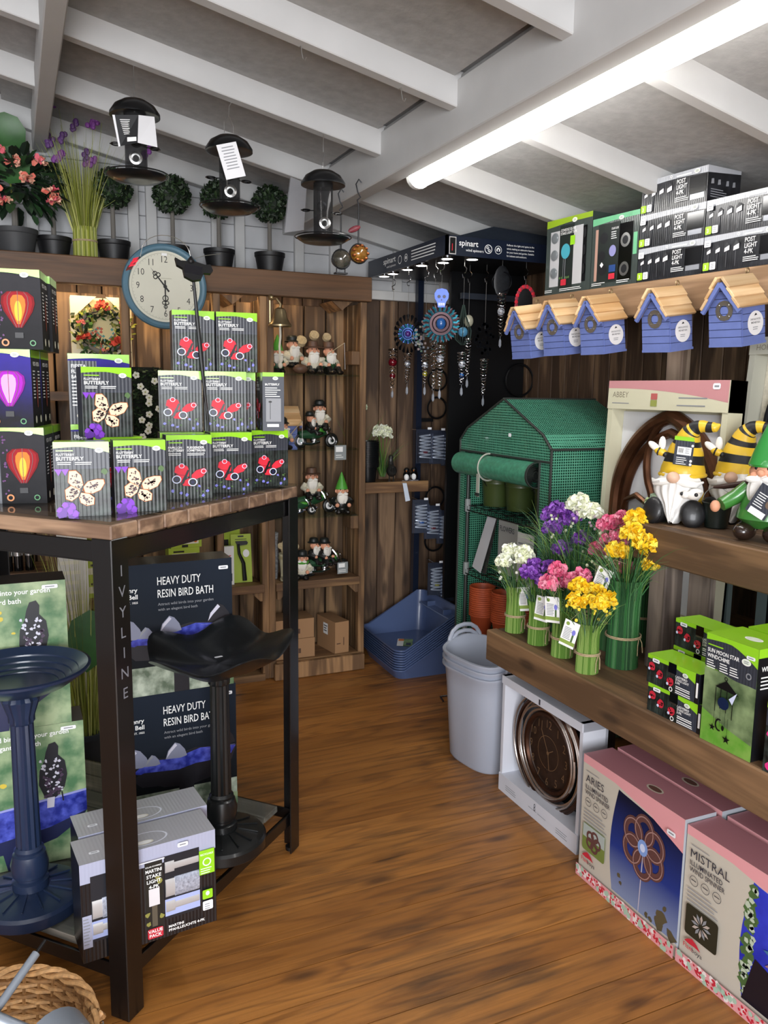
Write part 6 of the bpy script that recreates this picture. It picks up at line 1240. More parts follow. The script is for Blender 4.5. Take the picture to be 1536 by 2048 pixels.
# greenhouse contents
olive = M('olive_metal', '#3c4a22', .45, coat=.2)
def bucket(loc, label, r=.072, h=.145, rz=0):
    t = thing('metal_bucket', label, 'bucket', loc, rz, 'olive green buckets in the greenhouse'); MB().lathe([(0, 0), (r*.8, 0), (r*.82, .004), (r*.93, h*.72), (r*.955, h*.74), (r*.94, h*.78), (r, h), (r*1.03, h+.003), (r*1.0, h+.004), (r*.78, .01), (0, .01)], 28, olive).build('body', t)
    MB().tube([(r*math.cos(q), 0, h-.01+.03*0-r*.55*math.sin(q)) if 0 else (r*1.04*math.cos(q), -r*.35*math.sin(q)-.004, h-.012-r*.95*math.sin(q)) for q in [math.pi*i/14 for i in range(15)]], .0022, 5, blackm).build('handle', t); return t
b0 = bucket((2.04, 3.215, .9685), 'olive green metal bucket on the left of the upper greenhouse shelf'); dup(b0, (2.06, 3.045, .9685), R(-60), 'olive green metal bucket in the middle of the upper greenhouse shelf'); dup(b0, (2.09, 2.865, .9685), R(-30), 'olive green metal bucket on the right of the upper greenhouse shelf')
tc_ = M('terracotta_plastic', '#b3502c', .5)
def potstack(loc, n, label):
    t = thing('plant_pot_stack', label, 'pot stack', loc, 0, 'terracotta plastic pot stacks')
    pm = None
    for k in range(n):
        if pm is None: o = MB().lathe([(0, 0), (.040, 0), (.052, .085), (.0575, .096), (.062, .096), (.062, .103), (.060, .104), (.055, .09), (.04, .006), (0, .006)], 24, tc_).build('pot', t); pm = o.data
        else: o = bpy.data.objects.new('pot', pm); COL.objects.link(o); o.parent = t
        o.location = (0, 0, .0102*k)
    return t
potstack((1.985, 3.22, .3485), 14, 'tall stack of terracotta plastic pots on the left of the lower greenhouse shelf'); potstack((2.02, 3.08, .3485), 14, 'second stack of terracotta plastic pots behind the ivory bouquet'); potstack((2.06, 2.95, .3485), 12, 'third stack of terracotta pots, mostly hidden by the purple bouquet')
foil = M('foil_pack', '#c9ccd2', .3, coat=.3); bwp = M('black_white_print', '#2b2c2e', .5, noise=.5, ns=30)
t = thing('hanging_pack', 'white and black printed plant pack hanging slanted in the greenhouse', 'pack', (1.945, 3.13, .94)); MB().add([(0, .0, 0), (0, -.075, .0), (-.012, .105, -.26), (-.016, .02, -.275)], [(0, 1, 3, 2)], foil).add([(.001, .0-.04, 0), (.001, -.085, .0), (-.010, .02, -.275), (-.012, -.02, -.27)], [(0, 1, 3, 2)], bwp).build('pack', t, smooth=False)
t = thing('hanging_pack', 'grey seed pack with leaf drawing and lettering hanging in the greenhouse', 'pack', (1.94, 2.95, .94)); MB().box((0, 0, -.12), (.004, .15, .24), M('pack_grey', '#9a9c99', .45), ch=.001).build('pack', t, smooth=False); a = Art((-.0025, .075, -.24), (0, -1, 0), (0, 0, 1)); a.text(.012, .19, .024, 'FLOWERS', slate, .012, maxw=.115); a.many([blob(.06, .09, .022, 8, .3, 1.8), blob(.1, .11, .016, 7, .3, 1.6), blob(.05, .05, .014, 7, .3, 2)], bwp); a.line((.04, .02), (.1, .15), .004, bwp); a.build('print', t)
t = thing('hanging_pack', 'pale plain seed pack with cut corner hanging right in the greenhouse', 'pack', (1.93, 2.80, .92)); MB().box((0, 0, -.12), (.003, .12, .22), M('pack_pale', '#cfd0ce', .5), ch=.001).build('pack', t, smooth=False); a = Art((-.0025, .06, -.23), (0, -1, 0), (0, 0, 1)); a.greek(.01, .17, .09, 3, .02, grey); a.ell(.1, .2, .006, .006, leafp); a.build('print', t)

# ================================================================ grey tubs stacked
tub_m = M('tub_grey', '#a3a8b5', .4, coat=.15)
tb_ = thing('tub_stack', 'three nested pale grey flexible tubs on the floor beside the clock box', 'tub stack', (1.722, 2.70, 0), R(98))
def tub(z):
    H_ = .40; n = 64; mb = MB(); pr = [(.0, .004, 0), (.80, .0, 0), (.845, .012, 0), (.955, H_*.8, 0), (.99, H_-.02, 1), (1.055, H_-.007, 1), (1.055, H_, 1), (.985, H_, 1), (.965, H_-.02, 1), (.83, .02, 0), (0, .012, 0)]
    vs = []
    for k, (r, zz, up) in enumerate(pr):
        for j in range(n):
            q = 2*math.pi*j/n; c, s_ = math.cos(q), math.sin(q); e = (abs(c)**3.2+abs(s_)**3.2)**(-1/3.2); h_ = up*.03*max(0, abs(c)**6*1.0-.12); vs.append((r*.165*e*c*1.08, r*.165*e*s_, zz+h_))
    mb.add(vs, [(i*n+j, i*n+(j+1) % n, (i+1)*n+(j+1) % n, (i+1)*n+j) for i in range(len(pr)-1) for j in range(n)], tub_m)
    o = mb.build('tub', tb_, angle=50); o.location = (0, 0, z); return o
for k in range(3):
    o = tub(.0003+.027*k)
    for s_ in (-1, 1): MB().tube([(s_*.182, -.085, .395), (s_*.184, -.078, .42), (s_*.187, -.062, .445), (s_*.190, -.035, .461), (s_*.191, 0, .466), (s_*.190, .035, .461), (s_*.187, .062, .445), (s_*.184, .078, .42), (s_*.182, .085, .395)], .009, 8, tub_m).build('handle', o)
# ================================================================ right side: beam shelf with boxes and birdhouses
SA = R(-5.33); SD = Vector((math.sin(SA), math.cos(SA), 0)); SN = Vector((math.cos(SA), -math.sin(SA), 0)); SP = Vector((2.17, 2.416, 0)); RZ = R(-84.67)
def onbeam(s, off, z): p = SP+SD*s+SN*off; return (p.x, p.y, z)
pine_bm = wood('light_beam', '#7d6146', '#a9896a', 0, .65, .8, .5)
t = thing('beam_shelf', 'long wooden beam shelf on the right wall carrying the boxed lights', 'shelf', onbeam(-.35, 0, 1.79), RZ)
MB().box((0, .022, .061), (2.04, .044, .122), pine_bm, ch=.004).build('front_beam', t, smooth=False)
for k in range(3): MB().box((0, .095+.105*k, .112), (2.04, .1, .02), pine_bm, ch=.002).build('shelf_board', t, smooth=False)
for x in (-.28, .75): MB().box((x, .10, -.21), (.075, .045, .42), wood('upright_wood', '#7a6656', '#a08c78', 2, .75, 1, .4), ch=.003).build('upright', t, smooth=False)
ZB = 1.9125
pl_dark = card('post_box_dark', '#15161a', c2='#2b2d33', ns=18, ribs=.35); silver = card('post_box_silver', '#b7bac0', .35, ribs=.3)
W_, D_, H_ = .293, .17, .1195
t = carton('post_light_box', 'post light box with silver top, lower left of the stack on the beam', 'box', W_, D_, H_, pl_dark, pl_dark, silver, onbeam(-.0805, .003, ZB), RZ, 'boxed post lights stacked on the beam')
a = face(W_); w, h = W_, H_; a.rect(0, h*.80, w, h, silver); a.poly([(0, h*.80)]+[(w*i/8, h*(.80+.05*math.sin(math.pi*i/8))) for i in range(9)]+[(w, h*.80)], pl_dark)
a.rect(w*.74, h*.30, w*.98, h*.78, gloss_black); a.rect(w*.76, h*.14, w*.96, h*.28, M('window_glint', '#c6cad2', .15, .6))
for k in range(4):
    x = .07+.125*k; s_ = 1+.14*k; q = M('lamp_glow', '#e9e8ea', .4); a.line((w*x, h*.08), (w*x, h*.50), .0022, M('lamp_post', '#55565b', .4)); a.poly([(w*(x-.022*s_), h*.50), (w*(x+.030*s_), h*.54), (w*(x+.028*s_), h*(.54+.10*s_)), (w*(x-.02*s_), h*(.50+.08*s_))], q); a.poly([(w*(x-.03*s_), h*(.50+.08*s_)), (w*(x+.036*s_), h*(.54+.10*s_)), (w*x, h*(.60+.12*s_))], M('lamp_cap', '#2e2f33', .4))
a.greek(w*.55, h*.87, w*.22, 1, .006, white, .8, 0); 
for k, s_ in enumerate(('POST', 'LIGHT', '4-PK')): a.text(w*.56, h*(.67-.155*k), h*.125, s_, white, .012, sx=.8)
a.greek(w*.55, h*.26, w*.2, 3, .006, white, .4, .2); a.rrect(w*.015, h*.05, w*.10, h*.27, .003, M('lime_sign', '#a5d32c', .4)); a.rrect(w*.11, h*.06, w*.19, h*.27, .003, sticker); a.greek(w*.125, h*.2, w*.05, 3, .006, grey); a.text(w*.04, h*.10, h*.11, '3', white, .01)
a.rrect(w*.02, h*.70, w*.11, h*.88, .003, sticker); a.greek(w*.035, h*.80, w*.06, 2, .006, grey); badge(a, w*.86, h*.9, h*.065); a.ring(w*.48, h*.92, .003, .005, white); a.build('front_print', t)
a = side_r(W_); a.poly([(0, h*.8), (D_, h*.9), (D_, h), (0, h)], silver); a.many([[(D_*x, h*.5), (D_*(x+.09), h*.52), (D_*(x+.08), h*.66), (D_*(x+.01), h*.64)] for x in (.1, .3, .55, .75)], grey); a.greek(D_*.1, h*.35, D_*.5, 4, .008, grey); a.build('side_print', t)
for s, k, l in ((-.0805, 1, 'post light box in the middle of the left stack on the beam'), (-.0805, 2, 'topmost post light box at the upper left of the stack'), (-.377, 0, 'post light box at the lower right of the stack on the beam'), (-.377, 1, 'glinting post light box on the right at the top of its stack')):
    dup(t, onbeam(s, .003, ZB+(H_+.0005)*k), RZ, l)
# boxed globe lights left of them
dgrey = card('globe_box', '#3a4340', ribs=.3); mint = card('mint_card', '#6fb98a'); lime2 = card('olive_lime_card', '#8fae25'); blister = M('moulded_tray', '#b9b9bb', .3); bluew = M('globe_blue', '#4aa3b4', .25, coat=.6); plank_pink = M('kraft_pink', '#b08a7a', .6)
def globebox(label, w, h, s, style):
    d = .20; col = lime2 if style == 0 else mint
    t = carton('globe_light_box', label, 'box', w, d, h, dgrey, dgrey, col, onbeam(s, .004, ZB), RZ); a = face(w)
    a.poly([(0, h*.90), (w*.5, h*.93), (w, h*.93), (w, h), (0, h)], col); badge(a, w*.62, h*.945, h*.03)
    if style == 0:
        a.rect(w*.10, h*.10, w*.31, h*.84, blister); a.rect(w*.62, h*.10, w*.82, h*.86, blister); a.rect(w*.82, h*.12, w*.90, h*.84, gloss_black)
        a.rect(w*.31, h*.06, w*.62, h*.90, M('globe_panel', '#1b2320', .4)); a.text(w*.33, h*.82, h*.035, 'CONSOLE GLOBE', white, .01, maxw=w*.33); a.text(w*.33, h*.775, h*.035, 'STAKE LIGHT 5-PK', white, .01, maxw=w*.36)
        for z in (.75, .52, .28): a.ell(w*.2, h*z, w*.085, h*.075, M('globe_grey', '#7f8386', .3)); a.ell(w*.86, h*z, w*.03, h*.07, darksteel)
        a.ell(w*.46, h*.55, w*.10, h*.10, bluew); a.line((w*.46, h*.45), (w*.46, h*.18), .003, grey); a.line((w*.42, h*.45), (w*.42, h*.18), .002, grey); a.rrect(w*.38, h*.10, w*.5, h*.18, .002, red); a.rect(w*.56, h*.62, w*.66, h*.74, lime); a.many([blob(w*x, h*.2, .006, 6, .4) for x in (.36, .41, .5, .55)], leafp)
        a.greek(w*.02, h*.05, w*.2, 2, .007, white); a.greek(w*.36, h*.05, w*.5, 2, .007, white)
    else:
        a.rect(w*.08, h*.1, w*.14, h*.84, plank_pink); a.rect(w*.14, h*.06, w*.60, h*.90, M('globe_panel', '#1b2320', .4)); a.rect(w*.60, h*.06, w*.88, h*.86, gloss_black); a.rect(w*.90, h*.4, w*.98, h*.7, mint)
        a.text(w*.43, h*.80, h*.03, 'SOLAR GLOBE', white, .008, maxw=w*.15); a.greek(w*.43, h*.76, w*.14, 4, .008, white)
        for x, z, r in ((.27, .70, .09), (.24, .45, .08), (.27, .25, .09)): a.ell(w*x, h*z, w*r, h*r*.9, darksteel)
        for z in (.62, .22): a.ell(w*.74, h*z, w*.10, h*.10, steel); a.ell(w*.74, h*z, w*.06, h*.06, darksteel)
        a.ell(w*.48, h*.5, w*.075, h*.08, M('globe_violet', '#8f8fc0', .3)); a.rect(w*.42, h*.20, w*.56, h*.30, M('tiny_photo', '#24457f', .4)); a.rect(w*.42, h*.10, w*.55, h*.18, red); a.greek(w*.05, h*.06, w*.3, 2, .007, white); a.greek(w*.6, h*.06, w*.3, 2, .007, white); a.poly([(w*.22, h*.32), (w*.26, h*.36), (w*.3, h*.32), (w*.26, h*.28)], white)
    a.build('front_print', t)
    for z in ((.75, .52, .28) if style == 0 else ()): MB().ell((-w/2+w*.2, -.001, h*z), (w*.08, .006, h*.07), M('globe_glass', '#6f7477', .08, coat=.6), 14, 8).build('globe', t)
    return t
globebox('lime topped box of stake lights with a turquoise globe, furthest left on the beam', .272, .305, .455, 0); globebox('mint topped box of globe lights left of the post light stack', .245, .268, .193, 1)

# ---------------------------------------------------------------- birdhouses
bh_b = M('birdhouse_blue', '#6473ad', .6, noise=.06, ns=30); bh_groove = M('birdhouse_groove', '#2b3356', .8); pine = wood('roof_pine', '#c59a68', '#e6c69a', 1, .6, .7, .25)
def birdhouse(loc, label, rot, name='birdhouse'):
    t = thing(name, label, 'birdhouse', loc, 0, 'blue birdhouses', rot)
    w, d, hw, ha = .120, .115, .115, .192                       # body width, depth, wall height, ridge height
    MB().prism([(-w/2+.002, .001), (w/2-.002, .001), (w/2-.002, hw), (0, ha-.003), (-w/2+.002, hw)], -d+.002, -.002, bh_groove).build('core', t, smooth=False)
    nb = 8; bh = ha/nb*.98
    for k in range(nb):
        z0, z1 = k*ha/nb+.0008, (k+1)*ha/nb-.0012
        def hx(z): return w/2 if z <= hw else w/2*(ha-z)/(ha-hw)
        a0, a1 = hx(z0), max(.002, hx(z1))
        if k*ha/nb < hw < (k+1)*ha/nb: poly = [(-a0, z0), (a0, z0), (a0, hw), (a1, z1), (-a1, z1), (-a0, hw)]
        else: poly = [(-a0, z0), (a0, z0), (a1, z1), (-a1, z1)]
        MB().prism(poly, -d-.002, -d+.006, bh_b).build('front_board', t, smooth=False)
    for k in range(5):
        z0, z1 = k*hw/5+.0008, (k+1)*hw/5-.0012
        for s_ in (-1, 1): MB().box((s_*(w/2-.003), -d/2, (z0+z1)/2), (.010, d-.008, z1-z0), bh_b).build('side_board', t, smooth=False)
    MB().box((0, -d/2, -.003), (w+.004, d+.004, .008), bh_b).build('floor_board', t, smooth=False)
    L = .098; sl = math.atan2(ha-hw, w/2); e = d+.03
    for s_ in (-1, 1):
        for k in range(3):
            T = Matrix.Translation((0, -d/2-.012, ha+.009)) @ Matrix.Rotation(s_*sl, 4, 'Y'); c = s_*(.019+.036*k); o = MB().box((c, 0, .004+.0055*(2-k)*.9), (.042, e, .010), pine, T, ch=.0012).build('roof_board', t, smooth=False)
        T = Matrix.Translation((0, -d-.019, ha+.001)) @ Matrix.Rotation(s_*sl, 4, 'Y'); MB().box((s_*.057, 0, .0), (.112, .010, .014), bh_b, T).build('barge_board', t, smooth=False)
    pl_ = MB().lathe([(.032, 0), (.032, .0025), (.0165, .0025)], 12, M('plate_steel', '#a49c8e', .35, .8), Matrix.Translation((0, -d-.002, .107)) @ Matrix.Rotation(R(90), 4, 'X')); p_ = pl_.build('hole_plate', t, smooth=False)
    MB().lathe([(.0165, .0024), (.0165, -.010), (0, -.010)], 18, M('hole_dark', '#1b1e2c', .8), Matrix.Translation((0, -d-.002, .107)) @ Matrix.Rotation(R(90), 4, 'X')).build('entrance_hole', p_)
    for q in range(4): MB().ell((.025*math.cos(R(45+90*q)), -d-.005, .107+.025*math.sin(R(45+90*q))), (.002, .001, .002), chrome, 6, 4).build('screw', p_)
    a = Art((w/2+.002, -d, 0), (0, 1, 0), (0, 0, 1)); a.ell(d*.56, hw*.52, .038, .038, M('sticker_round', '#e6e4e4', .5), 28)
    a.text(d*.56, hw*.60, .0062, 'DARK BLUE WOOD', black, .004, al='c', maxw=.048); a.text(d*.56, hw*.51, .0062, 'BIRD NEST BOX', black, .004, al='c', maxw=.042); a.greek(d*.44, hw*.40, .025, 2, .006, grey); a.poly([(d*.50, hw*.72), (d*.62, hw*.74), (d*.56, hw*.79)], black); a.build('round_sticker', t)
    MB().torus((0, -.004, ha+.030), .008, .0022, brass, 'x', 14, 5).cyl((0, -.004, ha+.006), (0, -.004, ha+.024), .0022, .0022, 6, brass).build('hanging_ring', t); return t
base = birdhouse(onbeam(.148, -.012, 1.666), 'blue birdhouse with pine roof, third from the left in the hanging row', (R(8), 0, RZ)); hx_ = 0
for s, dz, l in ((.572, -.004, 'blue birdhouse furthest left in the hanging row, in front of the spinner stand'), (.366, .0, 'blue birdhouse with pine roof, second from the left in the hanging row'), (-.163, -.002, 'blue birdhouse with pine roof above the pale wall upright'), (-.446, .008, 'blue birdhouse with pine roof nearest the right edge of the photo')):
    dup(base, onbeam(s, -.012, 1.666+dz), 0, l, (R(8+random.uniform(-1.5, 1.5)), R(random.uniform(-1.5, 1.5)), RZ))
d_ = dup(base, (1.205, 4.06, 1.375), 0, 'blue birdhouse half hidden behind the grey turned box inside the shelving', (0, 0, R(95))); d_.location.z = 1.1965

# ================================================================ two tier plank bench
benchw = wood('bench_wood', '#5e4630', '#876748', 0, .62, .8, .6)
t = thing('display_bench', 'long low bench of brown planks with deep front board', 'bench', (1.52, 1.43, 0), R(-90))
MB().box((0, .0225, .5895), (2.0, .045, .113), benchw, ch=.004).build('front_board', t, smooth=False)
for k in range(7): MB().box((0, .115+.142*k-.0, .634), (1.995, .139, .022), benchw, ch=.003).build('deck_plank', t, smooth=False)
MB().box((-.98, .52, .575), (.04, .95, .09), benchw, ch=.003).build('end_rail', t, smooth=False)
for x, y in ((-.93, .5), (-.93, .95), (.93, .1), (.93, .95)): MB().box((x, y, .30), (.07, .07, .60), weathered, ch=.003).build('leg', t, smooth=False)
t = thing('upper_shelf', 'raised plank shelf with deep front board above the bench, carrying the garden gnomes', 'shelf', (1.75, 1.20, 0), R(-90))
MB().box((0, .0225, 1.044), (1.505, .045, .112), benchw, ch=.004).build('front_board', t, smooth=False)
for k in range(5): MB().box((.035 if k > 0 else 0, .115+.142*k, 1.089), (1.43 if k > 0 else 1.5, .139, .022), benchw, ch=.003).build('deck_plank', t, smooth=False)
for x, y in ((-.665, .06), (.3, .06), (-.665, .66)): MB().box((x, y, .818), (.072, .072, .344), weathered, ch=.004).build('post', t, smooth=False)
MB().box((-.55, .09, .818), (.09, .02, .34), weathered, ch=.003).build('post', t, smooth=False)
# things seen in the gap behind
slg = M('panel_grey_green', '#5c6a68', .5)
t = carton('grey_board', 'grey green flat boxed board standing under the upper shelf', 'board', .34, .03, .42, slg, slg, cream, (2.12, 1.62, .6453), R(-90)); a = face(.34); a.rect(.04, .12, .30, .40, M('board_black', '#0e0f11', .3)); a.build('front_print', t)
t = carton('grey_board', 'small grey green board behind the yellow bouquets under the shelf end', 'board', .16, .02, .26, slg, slg, slg, (2.16, 2.02, .6453), R(-90)); a = face(.16); a.rect(.01, .01, .15, .25, M('board_shade', '#66736f', .5)); a.build('front_print', t)

# ================================================================ boxed mirror and clock leaning at the back
pinkc = card('dusty_pink_card', '#c98f92', coat=.15); creamc = card('cream_carton', '#cfcbb0', .5, coat=.1); bronze = M('bronze_frame', '#6b4630', .3, .7, noise=.35, ns=12); mirror = M('mirror', '#e4e8ea', .02, 1)
t = thing('boxed_arch_mirror', 'arched gothic bronze mirror in an open cream and pink topped box', 'mirror', (2.07, 2.232, .6455), 0, rot=(R(-2), 0, R(-90)))
w, h, d = .585, .90, .075
MB().box((0, d-.005, h/2), (w, .01, h), creamc).build('box_back', t, smooth=False)
for s_ in (-1, 1): MB().box((s_*(w/2-.012), d/2, h/2), (.024, d, h), creamc).build('box_side', t, smooth=False)
MB().box6(-w/2, w/2, -.004, d, h-.105, h, creamc, creamc, pinkc).build('box_header', t, smooth=False); MB().box6(-w/2, w/2, -.004, d, 0, .07, creamc, creamc, creamc).build('box_footer', t, smooth=False)
MB().box((0, d-.014, h*.48), (w-.05, .006, h-.19), M('box_liner', '#d9dadd', .6)).build('liner', t, smooth=False)
a = face(w, 0, -.0042); a.poly([(0, h-.028)]+[(w*i/10, h-.028-.045*(i/10)**2.2) for i in range(11)]+[(w, h), (0, h)], pinkc); a.text(w*.045, h-.062, .022, 'ABBEY', M('title_brown', '#7a7260', .5), -.008); a.greek(w*.045, h-.085, w*.16, 1, .006, grey, .5, 0); a.greek(w*.63, h-.062, w*.22, 1, .008, grey, .5, 0); a.greek(w*.62, h-.088, w*.22, 1, .008, grey, .5, 0)
a.rect(w*.40, h-.068, w*.455, h-.046, M('logo_coral', '#b8615c', .5)); a.rect(w*.40, h-.092, w*.455, h-.070, M('logo_olive', '#93994f', .5)); sticker_on(a, w*.885, h-.03, w*.055, .02); a.build('header_print', t)
# arch frame
aw = .262; zb, zs = .09, .44
def archpts(r, n=22):
    c = r*.35; Rr = r+c; top = math.acos(c/Rr); L_ = [(-r, zb)]+[(c-Rr*math.cos(top*i/n), zs+Rr*math.sin(top*i/n)*1.0) for i in range(n+1)]; return L_+[(-x, z) for x, z in L_[::-1][1:]]
sc_ = lambda P, y: [(x, y, z) for x, z in P]
MB().tube(sc_(archpts(aw-.004), .045), .027, 10, bronze).build('outer_frame', t); MB().tube(sc_(archpts(aw-.05), .05), .017, 8, bronze).build('inner_frame', t)
P_ = archpts(aw-.02); mv = sc_(P_, .062); MB().add(mv, [tuple(range(len(mv)))], mirror).build('mirror_glass', t, smooth=False)
e = [(.100*math.cos(R(q)), .040, .610+.150*math.sin(R(q))) for q in range(-50, 231, 12)]
MB().tube([(.02, .04, .09), (.02, .04, .38), (.035, .04, .43)]+e[0:]+[(-.035, .04, .43), (-.02, .04, .38), (-.02, .04, .09)], .014, 8, bronze).build('tracery', t)
for s_ in (-1, 1): MB().tube([(s_*.225, .045, .36), (s_*.195, .042, .45), (s_*.14, .04, .475), (s_*.08, .04, .45), (s_*.035, .04, .36), (s_*.022, .04, .25)], .012, 8, bronze).build('tracery', t)
# the clock box at the right edge
t = thing('boxed_skeleton_clock', 'large skeleton clock in a pale grey box at the right edge behind the gnomes', 'clock', (2.36, 1.83, 1.1005), 0, rot=(R(-4), 0, R(-90))); pg = card('pale_grey_card', '#b5b4a6', .5, coat=.1); w, h, d = .62, .60, .08
MB().box((0, d-.005, h/2), (w, .01, h), pg).build('box_back', t, smooth=False)
for s_ in (-1, 1): MB().box((s_*(w/2-.012), d/2, h/2), (.024, d, h), pg).build('box_side', t, smooth=False)
MB().box((0, d/2-.002, h-.03), (w, d+.004, .06), pg).build('box_header', t, smooth=False); MB().box((0, d/2-.002, .025), (w, d+.004, .05), pg).build('box_footer', t, smooth=False); MB().box((0, d-.014, h/2), (w-.05, .006, h-.11), M('clock_liner', '#cdc6b4', .6, noise=.15, ns=70)).build('liner', t, smooth=False)
a = face(w, 0, -.0042); a.text(w*.05, h-.045, .02, 'HORLOGE', M('title_brown', None), -.005); a.build('header_print', t)
for r, q in ((.24, .009), (.225, .005), (.10, .005)): MB().torus((0, .04, .30), r, q, darksteel, 'y', 48, 6).build('ring', t)
for k in range(12): c, s_ = math.cos(R(30*k)), math.sin(R(30*k)); MB().cyl((.10*c, .04, .30+.10*s_), (.225*c, .04, .30+.225*s_), .0035, .0035, 6, darksteel).build('spoke', t)
# ================================================================ garden gnomes on the upper shelf
yl = M('bee_yellow', '#e3bb2e', .45, bump=.25, ns=60, coat=.2); bkk = M('bee_black', '#1a1a1c', .5, bump=.25, ns=60); wbd = M('beard_white', '#eceae6', .6); nose = M('nose_skin', '#dcb49a', .5); bootm = M('bee_boot', '#19191b', .45, coat=.2); wingm = M('wing_white', '#f2efe8', .4)
def beegnome(loc, rz, label, tagged):
    t = thing('bee_gnome', label, 'gnome', loc, rz, 'bee hat garden gnomes')
    MB().ell((0, .012, .075), (.068, .055, .075), yl, 22, 12).build('body', t)
    for s_ in (-1, 1):
        b_ = MB(); T = Matrix.Translation((s_*.055, -.055, .036)) @ Matrix.Rotation(s_*R(24), 4, 'Z') @ Matrix.Rotation(R(-12), 4, 'X'); b_.ell((0, 0, 0), (.034, .026, .040), bootm, 16, 10, T).ell((0, .03, -.005), (.026, .035, .026), bootm, 14, 8, T)
        b_.ell((0, -.016, 0), (.037, .016, .043), bootm, 18, 8, T).torus((0, -.016, 0), .034, .003, bkk, 'y', 24, 5, T, sy=1.18); b_.build('boot', t)
    mb = MB(); rows, n = 14, 28; vs = []
    for i in range(rows+1):
        f = i/rows; z = .158-.150*f; hw_ = (.054+.024*math.sin(math.pi*min(1, f*1.6)*.8))*(1-max(0, f-.35)**1.3*1.45)
        for j in range(n+1):
            u = -1+2*j/n; rip = .004*math.sin(u*17+f*5*math.sin(u*3)+f*2); y = -.045-.030*math.cos(u*1.35)-.018*f+rip+.03*abs(u)**3; vs.append((u*hw_, y, z+.006*math.cos(u*3)*f))
    mb.add(vs, [(i*(n+1)+j, (i+1)*(n+1)+j, (i+1)*(n+1)+j+1, i*(n+1)+j+1) for i in range(rows) for j in range(n)], wbd); mb.build('beard', t, angle=80)
    for s_ in (-1, 1): MB().tube([(s_*.012, -.075, .136), (s_*.035, -.074, .132), (s_*.062, -.058, .126), (s_*.078, -.04, .135)], [.010, .013, .010, .003], 10, wbd).build('moustache', t)
    MB().ell((0, -.082, .147), (.020, .018, .018), nose, 16, 10).build('nose', t)
    # curved striped hat
    path = [(0, .005, .148), (0, .008, .175), (.002, .010, .205), (.005, .010, .235), (.010, .008, .262), (.018, .004, .283), (.034, .0, .298), (.055, -.002, .302), (.074, -.004, .299), (.092, -.006, .301), (.106, -.008, .309)]
    rad = [.067, .064, .057, .048, .037, .028, .021, .018, .0165, .015, .003]
    P2, r2, ms = [], [], []
    for i in range(len(path)-1):
        for k in range(3): f = k/3; P2.append(tuple(path[i][q]*(1-f)+path[i+1][q]*f for q in range(3))); r2.append((rad[i]*(1-f)+rad[i+1]*f)*(1+.02*math.sin(i*3+k)))
    P2.append(path[-1]); r2.append(rad[-1])
    for i in range(len(P2)-1): f = i; ms.append(yl if (f < 4 or 7 <= f < 10 or 12 <= f < 15 or 18 <= f < 21 or 24 <= f < 27 or f >= 29) else bkk) if f < 16 else ms.append(yl if f in (15, 16, 20, 21, 22, 26, 27, 28, 29) else bkk)
    hm_ = MB(); hm_.tube(P2, r2, 26, None, mats=ms); hm_.torus((0, .005, .150), .067, .006, yl, 'z', 36, 8); hm_.build('striped_hat', t)
    bee = MB(); T = Matrix.Translation((-.052, -.055, .222)) @ Matrix.Rotation(R(20), 4, 'Y'); bee.ell((0, 0, 0), (.022, .014, .013), yl, 14, 8, T).ell((.018, -.004, -.002), (.009, .009, .009), bkk, 10, 6, T).torus((-.004, 0, 0), .0125, .003, bkk, 'x', 14, 5, T); bb2 = bee.build('bee', t)
    for s_ in (0, 1): MB().ell((0, 0, 0), (.022, .006, .011), wingm, 12, 6, T @ Matrix.Translation((-.024+.02*s_, -.004, .008+.018*s_)) @ Matrix.Rotation(R(15+55*s_), 4, 'Y')).build('wing', bb2)
    bee = MB(); T = Matrix.Translation((.062, -.078, .098)); bee.ell((0, 0, 0), (.022, .014, .015), wingm, 12, 7, T).ell((-.022, -.006, .0), (.012, .011, .012), wingm, 10, 6, T).ell((.008, .0, .012), (.02, .010, .009), wingm, 10, 6, T)
    for x in (-.03, .012): bee.ell((x, -.012, .003), (.006, .006, .006), bkk, 8, 5, T)
    bee.build('small_bee', t)
    if tagged:
        o = MB().box((0, 0, 0), (.056, .0015, .075), slate, Matrix.Translation((.022, -.068, .222)) @ Matrix.Rotation(R(4), 4, 'Y')).box((-.003, 0, .043), (.058, .002, .012), lime, Matrix.Translation((.022, -.068, .222)) @ Matrix.Rotation(R(4), 4, 'Y')).build('swing_tag', t, smooth=False)
        a = Art((-.006, -.0692, .186), (1, 0, -.07), (.07, 0, 1)); a.rect(.006, .032, .048, .056, white); a.many([[(.01+.003*k, .038), (.0115+.003*k, .038), (.0115+.003*k, .052), (.01+.003*k, .052)] for k in range(5)], black); a.greek(.03, .05, .014, 3, .006, grey); a.greek(.006, .022, .034, 4, .006, white); a.ell(.050, .062, .004, .004, white); a.ell(.050, .016, .004, .004, white); a.ell(.050, .006, .004, .004, white); a.build('tag_print', o)
    return t
beegnome((1.885, 1.905, 1.1005), R(-62), 'seated gnome in yellow and black bee hat with a swing tag at the shelf end', True)
beegnome((2.06, 1.85, 1.1005), R(-60), 'seated gnome in yellow and black bee hat without a tag behind the black bucket', False)
